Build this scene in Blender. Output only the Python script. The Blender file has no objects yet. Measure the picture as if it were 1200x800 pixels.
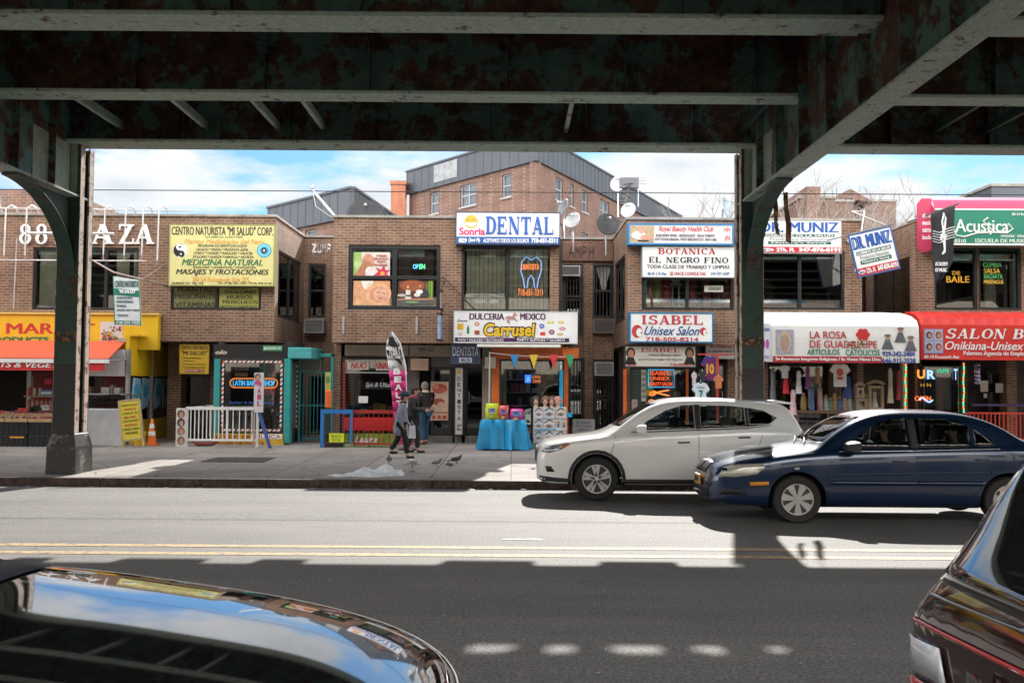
import bpy, bmesh, math, random
from mathutils import Vector, Matrix
from mathutils.bvhtree import BVHTree
R = math.radians
rnd = random.Random(11)
sc = bpy.context.scene
COL = sc.collection
# ------------------------------------------------------------------ camera model (36 mm film, 35 mm lens)
FP = 1167.0
CAMZ = 1.87
_p = math.atan(50 / FP); _r = R(0.40)
_F = Vector((0, math.cos(_p), math.sin(_p)))
_U0 = Vector((0, -math.sin(_p), math.cos(_p))); _R0 = Vector((1, 0, 0))
_RR = _R0 * math.cos(_r) + _U0 * math.sin(_r)
_UU = _U0 * math.cos(_r) - _R0 * math.sin(_r)
def W(px, py, D):
    d = _F + _RR * ((px - 600) / FP) - _UU * ((py - 400) / FP)
    t = D / d.y
    return d.x * t, CAMZ + d.z * t
def rect(px0, py0, px1, py1, D):
    cx, cy = (px0 + px1) / 2, (py0 + py1) / 2
    return W(px0, cy, D)[0], W(px1, cy, D)[0], W(cx, py1, D)[1], W(cx, py0, D)[1]
KERB = 18.4
def gz(Y):
    if Y < 13: return 0.0
    if Y < KERB: return -0.06 * (Y - 13) / (KERB - 13)
    return 0.09 + (Y - KERB) * 0.0111
def G(px, py):                     # the point of the ground seen there
    D = 20.0
    for _ in range(30):
        x, z = W(px, py, D)
        D *= (CAMZ - gz(D)) / max(1e-3, CAMZ - z)
    return W(px, py, D)[0], D, gz(D)
cam = bpy.data.objects.new('camera', bpy.data.cameras.new('camera')); COL.objects.link(cam)
cam.matrix_world = Matrix(((_RR.x, _UU.x, -_F.x, 0), (_RR.y, _UU.y, -_F.y, 0), (_RR.z, _UU.z, -_F.z, CAMZ), (0, 0, 0, 1)))
cam.data.sensor_width = 36; cam.data.lens = 35.0; cam.data.clip_end = 3000; cam.data.clip_start = 0.05
sc.camera = cam
# ------------------------------------------------------------------ materials
_M = {}
def nodes(name):
    m = bpy.data.materials.new(name); m.use_nodes = True
    nt = m.node_tree; nt.nodes.clear()
    o = nt.nodes.new('ShaderNodeOutputMaterial'); b = nt.nodes.new('ShaderNodeBsdfPrincipled')
    nt.links.new(b.outputs[0], o.inputs[0])
    return m, nt, b, o
def N(nt, t, **k):
    n = nt.nodes.new(t)
    for a, v in k.items():
        if a.startswith('i_'): n.inputs[a[2:].replace('_', ' ')].default_value = v
        else: setattr(n, a, v)
    return n
def c4(c): return (c[0], c[1], c[2], 1)
def mix(nt, fac, a, b, mode='MIX'):
    n = nt.nodes.new('ShaderNodeMix'); n.data_type = 'RGBA'; n.blend_type = mode
    for i, v in ((0, fac), (6, a), (7, b)):
        if isinstance(v, (tuple, list)): n.inputs[i].default_value = c4(v)
        elif isinstance(v, (int, float)): n.inputs[i].default_value = v
        else: nt.links.new(v, n.inputs[i])
    return n.outputs[2]
def noise(nt, vec, scale, detail=4, rough=.6):
    n = N(nt, 'ShaderNodeTexNoise'); n.inputs['Scale'].default_value = scale
    n.inputs['Detail'].default_value = detail; n.inputs['Roughness'].default_value = rough
    nt.links.new(vec, n.inputs['Vector']); return n.outputs['Fac']
def ramp(nt, fac, lo, hi):
    n = N(nt, 'ShaderNodeMapRange'); n.inputs[1].default_value = lo; n.inputs[2].default_value = hi
    nt.links.new(fac, n.inputs[0]); return n.outputs[0]
def bump(nt, b, h, strength, dist=.01):
    n = N(nt, 'ShaderNodeBump'); n.inputs['Strength'].default_value = strength; n.inputs['Distance'].default_value = dist
    nt.links.new(h, n.inputs['Height']); nt.links.new(n.outputs[0], b.inputs['Normal'])
def pos(nt):
    return N(nt, 'ShaderNodeNewGeometry').outputs['Position']
def mapping(nt, v, scale):
    n = N(nt, 'ShaderNodeMapping'); n.inputs['Scale'].default_value = scale; nt.links.new(v, n.inputs['Vector']); return n.outputs[0]
def mat(col, rough=.6, metal=0, var=.12, scale=5, bmp=.0, coat=0, emit=0, key=None):
    k = key or ('m', tuple(round(c, 3) for c in col), rough, metal, var, scale, bmp, coat, emit)
    if k in _M: return _M[k]
    m, nt, b, o = nodes('paint')
    b.inputs['Roughness'].default_value = rough; b.inputs['Metallic'].default_value = metal
    b.inputs['Coat Weight'].default_value = coat; b.inputs['Coat Roughness'].default_value = .03
    if var:
        p = N(nt, 'ShaderNodeTexCoord').outputs['Object']
        f = noise(nt, p, scale, 5, .65)
        f2 = ramp(nt, f, .3, .7)
        lo = [max(0, c * (1 - var)) for c in col]; hi = [min(1, c * (1 + var * .7)) for c in col]
        c = mix(nt, f2, tuple(lo), tuple(hi)); nt.links.new(c, b.inputs['Base Color'])
        if bmp: bump(nt, b, noise(nt, p, scale * 6, 4), bmp)
    else: b.inputs['Base Color'].default_value = c4(col)
    if emit:
        b.inputs['Emission Color'].default_value = c4(col); b.inputs['Emission Strength'].default_value = emit
    _M[k] = m; return m
def glass(tint=(.8, .83, .82), refl=.06, key='glass'):
    k = ('g', tint, refl)
    if k in _M: return _M[k]
    m = bpy.data.materials.new('window_glass'); m.use_nodes = True; nt = m.node_tree; nt.nodes.clear()
    o = nt.nodes.new('ShaderNodeOutputMaterial'); t = nt.nodes.new('ShaderNodeBsdfTransparent'); g = nt.nodes.new('ShaderNodeBsdfGlossy')
    t.inputs[0].default_value = c4(tint); g.inputs['Roughness'].default_value = .02
    fr = N(nt, 'ShaderNodeFresnel'); fr.inputs[0].default_value = 1.5
    a = N(nt, 'ShaderNodeMath', operation='MULTIPLY_ADD'); a.inputs[1].default_value = 1.0; a.inputs[2].default_value = refl; a.use_clamp = True
    nt.links.new(fr.outputs[0], a.inputs[0])
    x = nt.nodes.new('ShaderNodeMixShader'); nt.links.new(a.outputs[0], x.inputs[0]); nt.links.new(t.outputs[0], x.inputs[1]); nt.links.new(g.outputs[0], x.inputs[2])
    nt.links.new(x.outputs[0], o.inputs[0]); _M[k] = m; return m
def brick(c1, c2, mortar=(.30, .27, .24), key='brick', grime=.35, sc_=1.0):
    if key in _M: return _M[key]
    m, nt, b, o = nodes(key)
    p = pos(nt); s = N(nt, 'ShaderNodeSeparateXYZ'); nt.links.new(p, s.inputs[0])
    a = N(nt, 'ShaderNodeMath', operation='ADD'); nt.links.new(s.outputs[0], a.inputs[0]); nt.links.new(s.outputs[1], a.inputs[1])
    c = N(nt, 'ShaderNodeCombineXYZ'); nt.links.new(a.outputs[0], c.inputs[0]); nt.links.new(s.outputs[2], c.inputs[1])
    t = N(nt, 'ShaderNodeTexBrick'); nt.links.new(c.outputs[0], t.inputs['Vector'])
    t.inputs['Color1'].default_value = c4(c1); t.inputs['Color2'].default_value = c4(c2); t.inputs['Mortar'].default_value = c4(mortar)
    t.inputs['Scale'].default_value = sc_; t.inputs['Brick Width'].default_value = .215; t.inputs['Row Height'].default_value = .078
    t.inputs['Mortar Size'].default_value = .009; t.inputs['Bias'].default_value = -.1; t.offset = .5
    n1 = ramp(nt, noise(nt, p, .9, 6, .7), .35, .68)
    n2 = ramp(nt, noise(nt, mapping(nt, p, (3, 3, .35)), 1.2, 5, .6), .5, .75)
    col = mix(nt, n1, t.outputs[0], mix(nt, .75, t.outputs[0], (1 - grime * .9, 1 - grime, 1 - grime), 'MULTIPLY'))
    col = mix(nt, n2, col, mix(nt, .6, col, (.5, .46, .42), 'MULTIPLY'))
    f3 = ramp(nt, noise(nt, mapping(nt, p, (1, 1, 2.4)), 5.0, 2, .5), .60, .70)
    col = mix(nt, f3, col, mix(nt, .55, col, (1.5, 1.35, 1.25), 'MULTIPLY'))
    nt.links.new(col, b.inputs['Base Color']); b.inputs['Roughness'].default_value = .85
    bump(nt, b, t.outputs['Fac'], -.5, .008)
    _M[key] = m; return m
def steel(key, green=(.055, .10, .08), rust=(.06, .025, .014), amt=.5, scale=1.6, pale=None, rough=.6):
    if key in _M: return _M[key]
    m, nt, b, o = nodes(key)
    p = pos(nt)
    f = noise(nt, p, scale, 9, .72); f = ramp(nt, f, .62 - amt * .3, .66 - amt * .3)
    g = noise(nt, p, scale * 4.5, 6, .7)
    gc = mix(nt, ramp(nt, g, .35, .7), tuple(v * .72 for v in green), tuple(v * 1.2 for v in green))
    rc = mix(nt, ramp(nt, g, .4, .62), tuple(v * .35 for v in rust), tuple(v * 1.6 for v in rust))
    col = mix(nt, f, gc, rc)
    st = ramp(nt, noise(nt, mapping(nt, p, (6, 6, .4)), 1.5, 4, .6), .55, .8)
    col = mix(nt, st, col, mix(nt, .5, col, (.7, .45, .3), 'MULTIPLY'))
    if pale:
        f2 = ramp(nt, noise(nt, p, scale * 2.3, 8, .75), .64, .67); col = mix(nt, f2, col, pale)
    nt.links.new(col, b.inputs['Base Color']); b.inputs['Roughness'].default_value = rough
    bump(nt, b, f, -.6, .006)
    _M[key] = m; return m
# ------------------------------------------------------------------ mesh builder
_TX = {}
def text_geo(s, bold=0, shear=0, sp=1.0, small=False):
    k = (s, bold, shear, sp)
    if k in _TX: return _TX[k]
    cu = bpy.data.curves.new('t', 'FONT'); cu.body = s; cu.offset = bold; cu.shear = shear; cu.space_character = sp
    cu.resolution_u = 3; cu.extrude = .5
    ob = bpy.data.objects.new('t', cu); me = bpy.data.meshes.new_from_object(ob)
    vs = [v.co.copy() for v in me.vertices]; fs = [tuple(p.vertices) for p in me.polygons]
    bpy.data.objects.remove(ob); bpy.data.meshes.remove(me); bpy.data.curves.remove(cu)
    x0 = min(v.x for v in vs); x1 = max(v.x for v in vs); y0 = min(v.y for v in vs); y1 = max(v.y for v in vs)
    vs = [((v.x - x0) / max(1e-6, x1 - x0), (v.y - y0) / max(1e-6, y1 - y0), v.z) for v in vs]
    _TX[k] = (vs, fs); return _TX[k]
def _arc(cx, cy, rx, ry, a0, a1, T, t, n=12):
    out = []
    for i in range(n + 1):
        a = R(a0 + (a1 - a0) * i / n); w = t + (T - t) * abs(math.cos(a))
        out.append((cx + rx * math.cos(a), cy + ry * math.sin(a), cx + (rx - w) * math.cos(a), cy + (ry - w * .8) * math.sin(a)))
    return [[(a[0], a[1]), (b[0], b[1]), (b[2], b[3]), (a[2], a[3])] for a, b in zip(out, out[1:])]
def _v(x, T, y0=0, y1=1, s0=1, s1=1, t=.09):
    r = [[(x, y0), (x + T, y0), (x + T, y1), (x, y1)]]
    if s0: r.append([(x - .07, y0), (x + T + .07, y0), (x + T + .07, y0 + t), (x - .07, y0 + t)])
    if s1: r.append([(x - .07, y1 - t), (x + T + .07, y1 - t), (x + T + .07, y1), (x - .07, y1)])
    return r
def _h(x0, x1, y, t=.09): return [[(x0, y), (x1, y), (x1, y + t), (x0, y + t)]]
def _d(x0, y0, x1, y1, w): return [[(x0, y0), (x0 + w, y0), (x1 + w, y1), (x1, y1)]]
T_ = .24
GL = {
 'A': lambda: _d(.08, 0, .42, 1, .10) + _d(.70, 0, .36, 1, T_) + _h(.25, .72, .28) + _h(0, .28, 0) + _h(.62, 1.0, 0),
 'B': lambda: _v(.07, T_) + _arc(.5, .75, .34, .25, -90, 90, T_, .09) + _arc(.52, .28, .40, .28, -90, 90, T_, .09) + _h(.3, .55, 0) + _h(.3, .55, .47) + _h(.3, .5, .91),
 'C': lambda: _arc(.52, .5, .5, .5, 50, 310, T_, .09) + _v(.78, .09, .62, .98, 0, 0),
 'D': lambda: _v(.07, T_) + _arc(.45, .5, .5, .5, -90, 90, T_ + .02, .09) + _h(.3, .47, 0) + _h(.3, .47, .91),
 'E': lambda: _v(.07, T_) + _h(.3, .85, 0) + _h(.3, .82, .91) + _h(.3, .62, .46) + _v(.78, .08, 0, .27, 0, 0) + _v(.75, .08, .73, 1, 0, 0) + _v(.55, .07, .35, .66, 0, 0),
 'F': lambda: _v(.07, T_) + _h(.3, .82, .91) + _h(.3, .62, .46) + _v(.75, .08, .70, 1, 0, 0) + _v(.55, .07, .35, .66, 0, 0),
 'G': lambda: _arc(.52, .5, .5, .5, 50, 330, T_, .09) + _v(.7, T_ * .9, 0.02, .45, 0, 1) + _v(.80, .08, .64, .98, 0, 0),
 'I': lambda: _v(.14, T_),
 'L': lambda: _v(.07, T_) + _h(.3, .85, 0) + _v(.78, .08, 0, .30, 0, 0),
 'M': lambda: _v(.07, .10) + _v(.78, T_) + _d(.42, 0, .10, 1, T_) + _d(.44, 0, .78, 1, .10),
 'N': lambda: _v(.10, .09, 0, 1, 1, 0) + _v(.84, .09, 0, 1, 0, 1) + _d(.68, 0, .05, 1, T_ + .02) + _h(0, .3, .91),
 'O': lambda: _arc(.5, .5, .5, .5, 0, 360, T_, .09, 26),
 'P': lambda: _v(.07, T_) + _arc(.5, .73, .38, .27, -90, 90, T_, .09) + _h(.3, .52, .46) + _h(.3, .5, .91),
 'R': lambda: _v(.07, T_) + _arc(.5, .74, .36, .26, -90, 90, T_, .09) + _h(.3, .52, .48) + _h(.3, .5, .91) + _d(.70, 0, .42, .5, T_) + _h(.66, 1.0, 0),
 'S': lambda: _arc(.48, .74, .38, .27, 20, 270, .2, .10) + _arc(.48, .27, .42, .29, -160, 90, .22, .10) + _v(.74, .08, .7, .98, 0, 0) + _v(.05, .08, .02, .3, 0, 0),
 'T': lambda: _v(.36, T_, 0, 1, 1, 0) + _h(.02, .94, .91) + _v(.02, .08, .68, 1, 0, 0) + _v(.86, .08, .68, 1, 0, 0),
 'Z': lambda: _h(.05, .9, 0) + _h(.05, .9, .91) + _d(.05, 0, .62, 1, T_) + _v(.83, .08, 0, .28, 0, 0) + _v(.05, .08, .72, 1, 0, 0),
 '8': lambda: _arc(.48, .75, .34, .26, 0, 360, .18, .09, 20) + _arc(.48, .28, .40, .30, 0, 360, .2, .09, 20),
}
GW = {'I': .52, 'N': 1.02, 'M': 1.1, 'O': 1.0, 'A': 1.0}
class MB:
    def __init__(s): s.v = []; s.f = []; s.mi = []; s.m = 0
    def add(s, vs, fs):
        n = len(s.v); s.v += [tuple(v) for v in vs]
        for f in fs: s.f.append(tuple(i + n for i in f)); s.mi.append(s.m)
        return s
    def box(s, x0, x1, y0, y1, z0, z1):
        return s.add([(x0, y0, z0), (x1, y0, z0), (x1, y1, z0), (x0, y1, z0), (x0, y0, z1), (x1, y0, z1), (x1, y1, z1), (x0, y1, z1)],
                     [(0, 3, 2, 1), (4, 5, 6, 7), (0, 1, 5, 4), (1, 2, 6, 5), (2, 3, 7, 6), (3, 0, 4, 7)])
    def pb(s, px0, py0, px1, py1, D, th=.05):
        x0, x1, z0, z1 = rect(px0, py0, px1, py1, D); return s.box(x0, x1, D, D + th, z0, z1)
    def quad(s, a, b, c, d): return s.add([a, b, c, d], [(0, 1, 2, 3)])
    def beam(s, a, b, w, h=None):
        a = Vector(a); b = Vector(b); h = h or w; d = (b - a).normalized()
        up = Vector((0, 0, 1)) if abs(d.z) < .95 else Vector((0, 1, 0))
        r = d.cross(up).normalized(); u = r.cross(d).normalized()
        vs = []
        for p in (a, b):
            for i, j in ((-1, -1), (1, -1), (1, 1), (-1, 1)): vs.append(p + r * (w / 2 * i) + u * (h / 2 * j))
        return s.add(vs, [(0, 3, 2, 1), (4, 5, 6, 7), (0, 1, 5, 4), (1, 2, 6, 5), (2, 3, 7, 6), (3, 0, 4, 7)])
    def tube(s, pts, r, n=6, r1=None, cap=True):
        pts = [Vector(p) for p in pts]; m = len(pts); prev = None; vs = []
        for i, p in enumerate(pts):
            d = (pts[min(i + 1, m - 1)] - pts[max(i - 1, 0)]).normalized()
            if prev is None:
                a = Vector((0, 0, 1)) if abs(d.z) < .9 else Vector((1, 0, 0)); u = d.cross(a).normalized()
            else: u = (prev - d * prev.dot(d)).normalized()
            prev = u; w = d.cross(u)
            rr = r[i] if isinstance(r, (list, tuple)) else (r if r1 is None else r + (r1 - r) * i / (m - 1))
            for k in range(n):
                a = 2 * math.pi * k / n; vs.append(p + (u * math.cos(a) + w * math.sin(a)) * rr)
        fs = [(i * n + k, i * n + (k + 1) % n, (i + 1) * n + (k + 1) % n, (i + 1) * n + k) for i in range(m - 1) for k in range(n)]
        if cap: fs += [tuple(range(n))[::-1], tuple((m - 1) * n + k for k in range(n))]
        return s.add(vs, fs)
    def prism(s, poly, y0, y1, ax='y'):
        n = len(poly)
        def P(u, v, y): return (u, y, v) if ax == 'y' else ((y, u, v) if ax == 'x' else (u, v, y))
        vs = [P(u, v, y0) for u, v in poly] + [P(u, v, y1) for u, v in poly]
        return s.add(vs, [tuple(range(n)), tuple(range(2 * n - 1, n - 1, -1))] + [(i, i + n, (i + 1) % n + n, (i + 1) % n) for i in range(n)])
    def ell(s, cx, cz, rx, rz, y, th=.004, n=20, a0=0, a1=360):
        pts = [(cx + rx * math.cos(R(a0 + (a1 - a0) * i / n)), cz + rz * math.sin(R(a0 + (a1 - a0) * i / n))) for i in range(n if a1 - a0 == 360 else n + 1)]
        return s.prism(pts, y - th, y)
    def lathe(s, prof, c=(0, 0, 0), ax='z', n=20, cap=True):
        m = len(prof); vs = []
        for r, h in prof:
            for k in range(n):
                a = 2 * math.pi * k / n; x, y = r * math.cos(a), r * math.sin(a)
                q = (x, y, h) if ax == 'z' else ((x, h, y) if ax == 'y' else (h, x, y))
                vs.append((q[0] + c[0], q[1] + c[1], q[2] + c[2]))
        fs = [(i * n + k, i * n + (k + 1) % n, (i + 1) * n + (k + 1) % n, (i + 1) * n + k) for i in range(m - 1) for k in range(n)]
        if cap and prof[0][0] > 1e-5: fs.append(tuple(range(n))[::-1])
        if cap and prof[-1][0] > 1e-5: fs.append(tuple((m - 1) * n + k for k in range(n)))
        return s.add(vs, fs)
    def ball(s, c, r, n=10, m=7):
        if not isinstance(r, (tuple, list)): r = (r, r, r)
        vs = []
        for i in range(m + 1):
            th = math.pi * i / m
            for k in range(n):
                a = 2 * math.pi * k / n
                vs.append((c[0] + r[0] * math.sin(th) * math.cos(a), c[1] + r[1] * math.sin(th) * math.sin(a), c[2] + r[2] * math.cos(th)))
        return s.add(vs, [(i * n + k, (i + 1) * n + k, (i + 1) * n + (k + 1) % n, i * n + (k + 1) % n) for i in range(m) for k in range(n)])
    def text(s, t, x0, x1, z0, z1, y, th=.006, bold=0, shear=0, sp=1.0):
        if bold > .0 and any(q in t for q in 'MNWAmw'):
            d = max(.012, min(.055, bold * .95)) * (z1 - z0)
            for k in (-1, 1): vs, fs = text_geo(t, 0, shear, sp); s.add([(x0 + d + k * d + a * (x1 - x0 - 2 * d), y - th / 2 - b * th - .0006 * (k + 1), z0 + c * (z1 - z0)) for a, c, b in vs], fs)
            bold = 0; y -= .0005
        vs, fs = text_geo(t, bold, shear, sp)
        return s.add([(x0 + a * (x1 - x0), y - th / 2 - b * th, z0 + c * (z1 - z0)) for a, c, b in vs], fs)
    def ptext(s, t, px0, py0, px1, py1, D, th=.006, **k):
        x0, x1, z0, z1 = rect(px0, py0, px1, py1, D); return s.text(t, x0, x1, z0, z1, D, th, **k)
    def serif(s, t, x0, x1, z0, z1, y, th=.01, shear=0, gap=.12):
        tot = sum((GW.get(c, .94) if c != ' ' else .5) + gap for c in t) - gap
        k = (x1 - x0) / tot; x = x0; h = z1 - z0; q = 0
        for c in t:
            w = GW.get(c, .94) if c != ' ' else .5
            if c in GL:
                for poly in GL[c]():
                    q += 1
                    s.prism([(x + a * k + shear * b * h, z0 + b * h) for a, b in poly], y - th - .0004 * (q % 9), y)
            x += (w + gap) * k
        return s
    def pserif(s, t, px0, py0, px1, py1, D, **k):
        x0, x1, z0, z1 = rect(px0, py0, px1, py1, D); return s.serif(t, x0, x1, z0, z1, D, **k)
    def xf(s, M): s.v = [tuple(M @ Vector(v)) for v in s.v]; return s
    def build(s, name, m, parent=None, smooth=None, bevel=0, kind=None):
        me = bpy.data.meshes.new(name)
        o0 = ORG.get(parent.name, Vector((0, 0, 0))) if parent else Vector((0, 0, 0))
        me.from_pydata([(v[0] - o0.x, v[1] - o0.y, v[2] - o0.z) for v in s.v], [], s.f)
        ms = m if isinstance(m, (list, tuple)) else [m]
        for x in ms: me.materials.append(x)
        if len(ms) > 1: me.polygons.foreach_set('material_index', s.mi)
        if smooth: me.shade_smooth(); me.set_sharp_from_angle(angle=R(smooth))
        o = bpy.data.objects.new(name, me); COL.objects.link(o)
        if parent: o.parent = parent
        ORG[o.name] = o0
        if bevel:
            b = o.modifiers.new('bevel', 'BEVEL'); b.width = bevel; b.segments = 2; b.limit_method = 'ANGLE'; b.harden_normals = False
        if kind: o['kind'] = kind
        return o
ORG = {}
def thing(name, label, cat, loc=(0, 0, 0), group=None):
    o = bpy.data.objects.new(name, None); COL.objects.link(o); o.location = loc; o.empty_display_size = .2
    o['label'] = label; o['category'] = cat
    if group: o['group'] = group
    ORG[o.name] = Vector(loc); return o
def tag(o, label, cat, group=None, kind=None):
    o['label'] = label; o['category'] = cat
    if group: o['group'] = group
    if kind: o['kind'] = kind
    return o
def dup(root, loc=None, rotz=None, label=None):
    r = root.copy(); COL.objects.link(r); ORG[r.name] = ORG.get(root.name, Vector((0, 0, 0)))
    if loc is not None: r.location = loc
    if rotz is not None: r.rotation_euler = (0, 0, rotz)
    if label: r['label'] = label
    for ch in [c for c in bpy.data.objects if c.parent == root]:
        c = ch.copy(); COL.objects.link(c); c.parent = r
        for g in [q for q in bpy.data.objects if q.parent == ch]:
            d = g.copy(); COL.objects.link(d); d.parent = c
    return r
# colours
WHT = (.78, .78, .76); BLK = (.012, .012, .013); REDC = (.50, .02, .02); BLU = (.015, .10, .42); GRN = (.01, .16, .07)
mWHT = mat(WHT, .45, var=.08); mBLK = mat(BLK, .4); mFRAME = mat((.022, .022, .024), .35); mRED = mat(REDC, .45); mBLU = mat(BLU, .45); mGRN = mat(GRN, .45)
mALU = mat((.45, .46, .47), .35, .6); mGLASS = glass(); mDARKGL = glass((.45, .48, .48), .06)
BR = brick((.255, .128, .070), (.145, .074, .043), key='brown_brick', mortar=(.31, .265, .21), grime=.5)
BRL = brick((.33, .165, .105), (.245, .12, .078), key='red_brick', mortar=(.33, .29, .25))
BRB = brick((.23, .12, .085), (.15, .08, .058), key='far_brick', mortar=(.28, .22, .18), grime=.4, sc_=.62)
CONC = mat((.36, .34, .31), .9, var=.3, scale=3, bmp=.3)
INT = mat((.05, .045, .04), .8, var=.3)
# ------------------------------------------------------------------ world and sun
SUN = Vector((.228, 1.0, .71)).normalized()
el = math.asin(SUN.z); az = math.atan2(SUN.x, SUN.y)
w = bpy.data.worlds.new('World'); sc.world = w; w.use_nodes = True; nt = w.node_tree; nt.nodes.clear()
wo = nt.nodes.new('ShaderNodeOutputWorld'); bg = nt.nodes.new('ShaderNodeBackground'); nt.links.new(bg.outputs[0], wo.inputs[0])
sky = N(nt, 'ShaderNodeTexSky'); sky.sky_type = 'NISHITA'; sky.sun_disc = False; sky.sun_elevation = el; sky.sun_rotation = az
sky.air_density = 1.0; sky.dust_density = .4; sky.ozone_density = 2.0
tc = N(nt, 'ShaderNodeTexCoord').outputs['Generated']
sp = N(nt, 'ShaderNodeSeparateXYZ'); nt.links.new(tc, sp.inputs[0])
zz = N(nt, 'ShaderNodeMath', operation='ADD'); nt.links.new(sp.outputs[2], zz.inputs[0]); zz.inputs[1].default_value = .16
zm = N(nt, 'ShaderNodeMath', operation='MAXIMUM'); nt.links.new(zz.outputs[0], zm.inputs[0]); zm.inputs[1].default_value = .05
dv = N(nt, 'ShaderNodeVectorMath', operation='DIVIDE'); nt.links.new(tc, dv.inputs[0])
cb = N(nt, 'ShaderNodeCombineXYZ'); [nt.links.new(zm.outputs[0], cb.inputs[i]) for i in range(3)]; nt.links.new(cb.outputs[0], dv.inputs[1])
off = N(nt, 'ShaderNodeVectorMath', operation='ADD'); nt.links.new(dv.outputs[0], off.inputs[0]); off.inputs[1].default_value = (3.1, 7.4, 0.3)
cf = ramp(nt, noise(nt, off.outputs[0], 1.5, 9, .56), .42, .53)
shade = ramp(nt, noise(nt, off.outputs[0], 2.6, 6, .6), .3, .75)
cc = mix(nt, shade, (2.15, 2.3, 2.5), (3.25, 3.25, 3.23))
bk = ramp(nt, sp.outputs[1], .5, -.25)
cc = mix(nt, bk, cc, mix(nt, 1.0, cc, (7.5, 7.1, 6.7), 'MULTIPLY'))  # clouds behind the camera brightened, added as fill for the shaded facade
skyb = mix(nt, 1.0, sky.outputs[0], (.20, .31, .40), 'MULTIPLY')
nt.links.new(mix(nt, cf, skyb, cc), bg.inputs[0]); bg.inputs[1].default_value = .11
sun = bpy.data.objects.new('sun', bpy.data.lights.new('sun', 'SUN')); COL.objects.link(sun)
sun.data.energy = 3.15; sun.data.angle = R(.55); sun.data.color = (1, .955, .89)
sun.rotation_euler = SUN.to_track_quat('Z', 'Y').to_euler(); sun.location = (10, 40, 40)
vs_ = sc.view_settings; vs_.view_transform = 'Standard'; vs_.look = 'None'; vs_.gamma = 1; vs_.exposure = 1.75; vs_.use_curve_mapping = False
# ------------------------------------------------------------------ ground
def asphalt():
    m, nt, b, o = nodes('asphalt'); p = pos(nt)
    f = noise(nt, p, 38, 4, .8); g = noise(nt, p, .55, 6, .65)
    v = N(nt, 'ShaderNodeTexVoronoi'); v.inputs['Scale'].default_value = 42; nt.links.new(p, v.inputs['Vector'])
    c = mix(nt, ramp(nt, f, .38, .62), (.062, .06, .058), (.205, .198, .188))
    c = mix(nt, ramp(nt, g, .35, .7), c, mix(nt, .8, c, (.78, .78, .79), 'MULTIPLY'))
    st = ramp(nt, noise(nt, mapping(nt, p, (.12, 2.2, 1)), 1.4, 5, .6), .42, .62)
    c = mix(nt, st, c, mix(nt, .6, c, (1.25, 1.22, 1.18), 'MULTIPLY'))
    oil = ramp(nt, noise(nt, mapping(nt, p, (.5, 1.3, 1)), 1.1, 7, .7), .56, .72); c = mix(nt, oil, c, mix(nt, .7, c, (.6, .6, .61), 'MULTIPLY'))
    sp_ = ramp(nt, noise(nt, p, 23, 2, .5), .72, .745); c = mix(nt, sp_, c, (.42, .42, .42))
    lane = N(nt, 'ShaderNodeTexWave', wave_type='BANDS', bands_direction='Y'); lane.inputs['Scale'].default_value = .17; lane.inputs['Distortion'].default_value = 1.2; lane.inputs['Detail Scale'].default_value = .3; nt.links.new(p, lane.inputs['Vector']); c = mix(nt, lane.outputs['Fac'], c, mix(nt, .35, c, (.72, .72, .72), 'MULTIPLY'))
    ck = N(nt, 'ShaderNodeTexVoronoi', feature='DISTANCE_TO_EDGE'); ck.inputs['Scale'].default_value = .33
    wv = N(nt, 'ShaderNodeVectorMath', operation='ADD'); nz = N(nt, 'ShaderNodeTexNoise'); nz.inputs['Scale'].default_value = 1.6; nt.links.new(p, nz.inputs['Vector'])
    nt.links.new(p, wv.inputs[0]); nt.links.new(nz.outputs['Color'], wv.inputs[1]); nt.links.new(wv.outputs[0], ck.inputs['Vector'])
    kf = ramp(nt, ck.outputs['Distance'], .003, .0); c = mix(nt, kf, c, mix(nt, 1.0, c, (.7, .7, .7), 'MULTIPLY'))
    nt.links.new(c, b.inputs['Base Color']); b.inputs['Roughness'].default_value = .82
    bump(nt, b, f, .5, .006); return m
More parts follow.
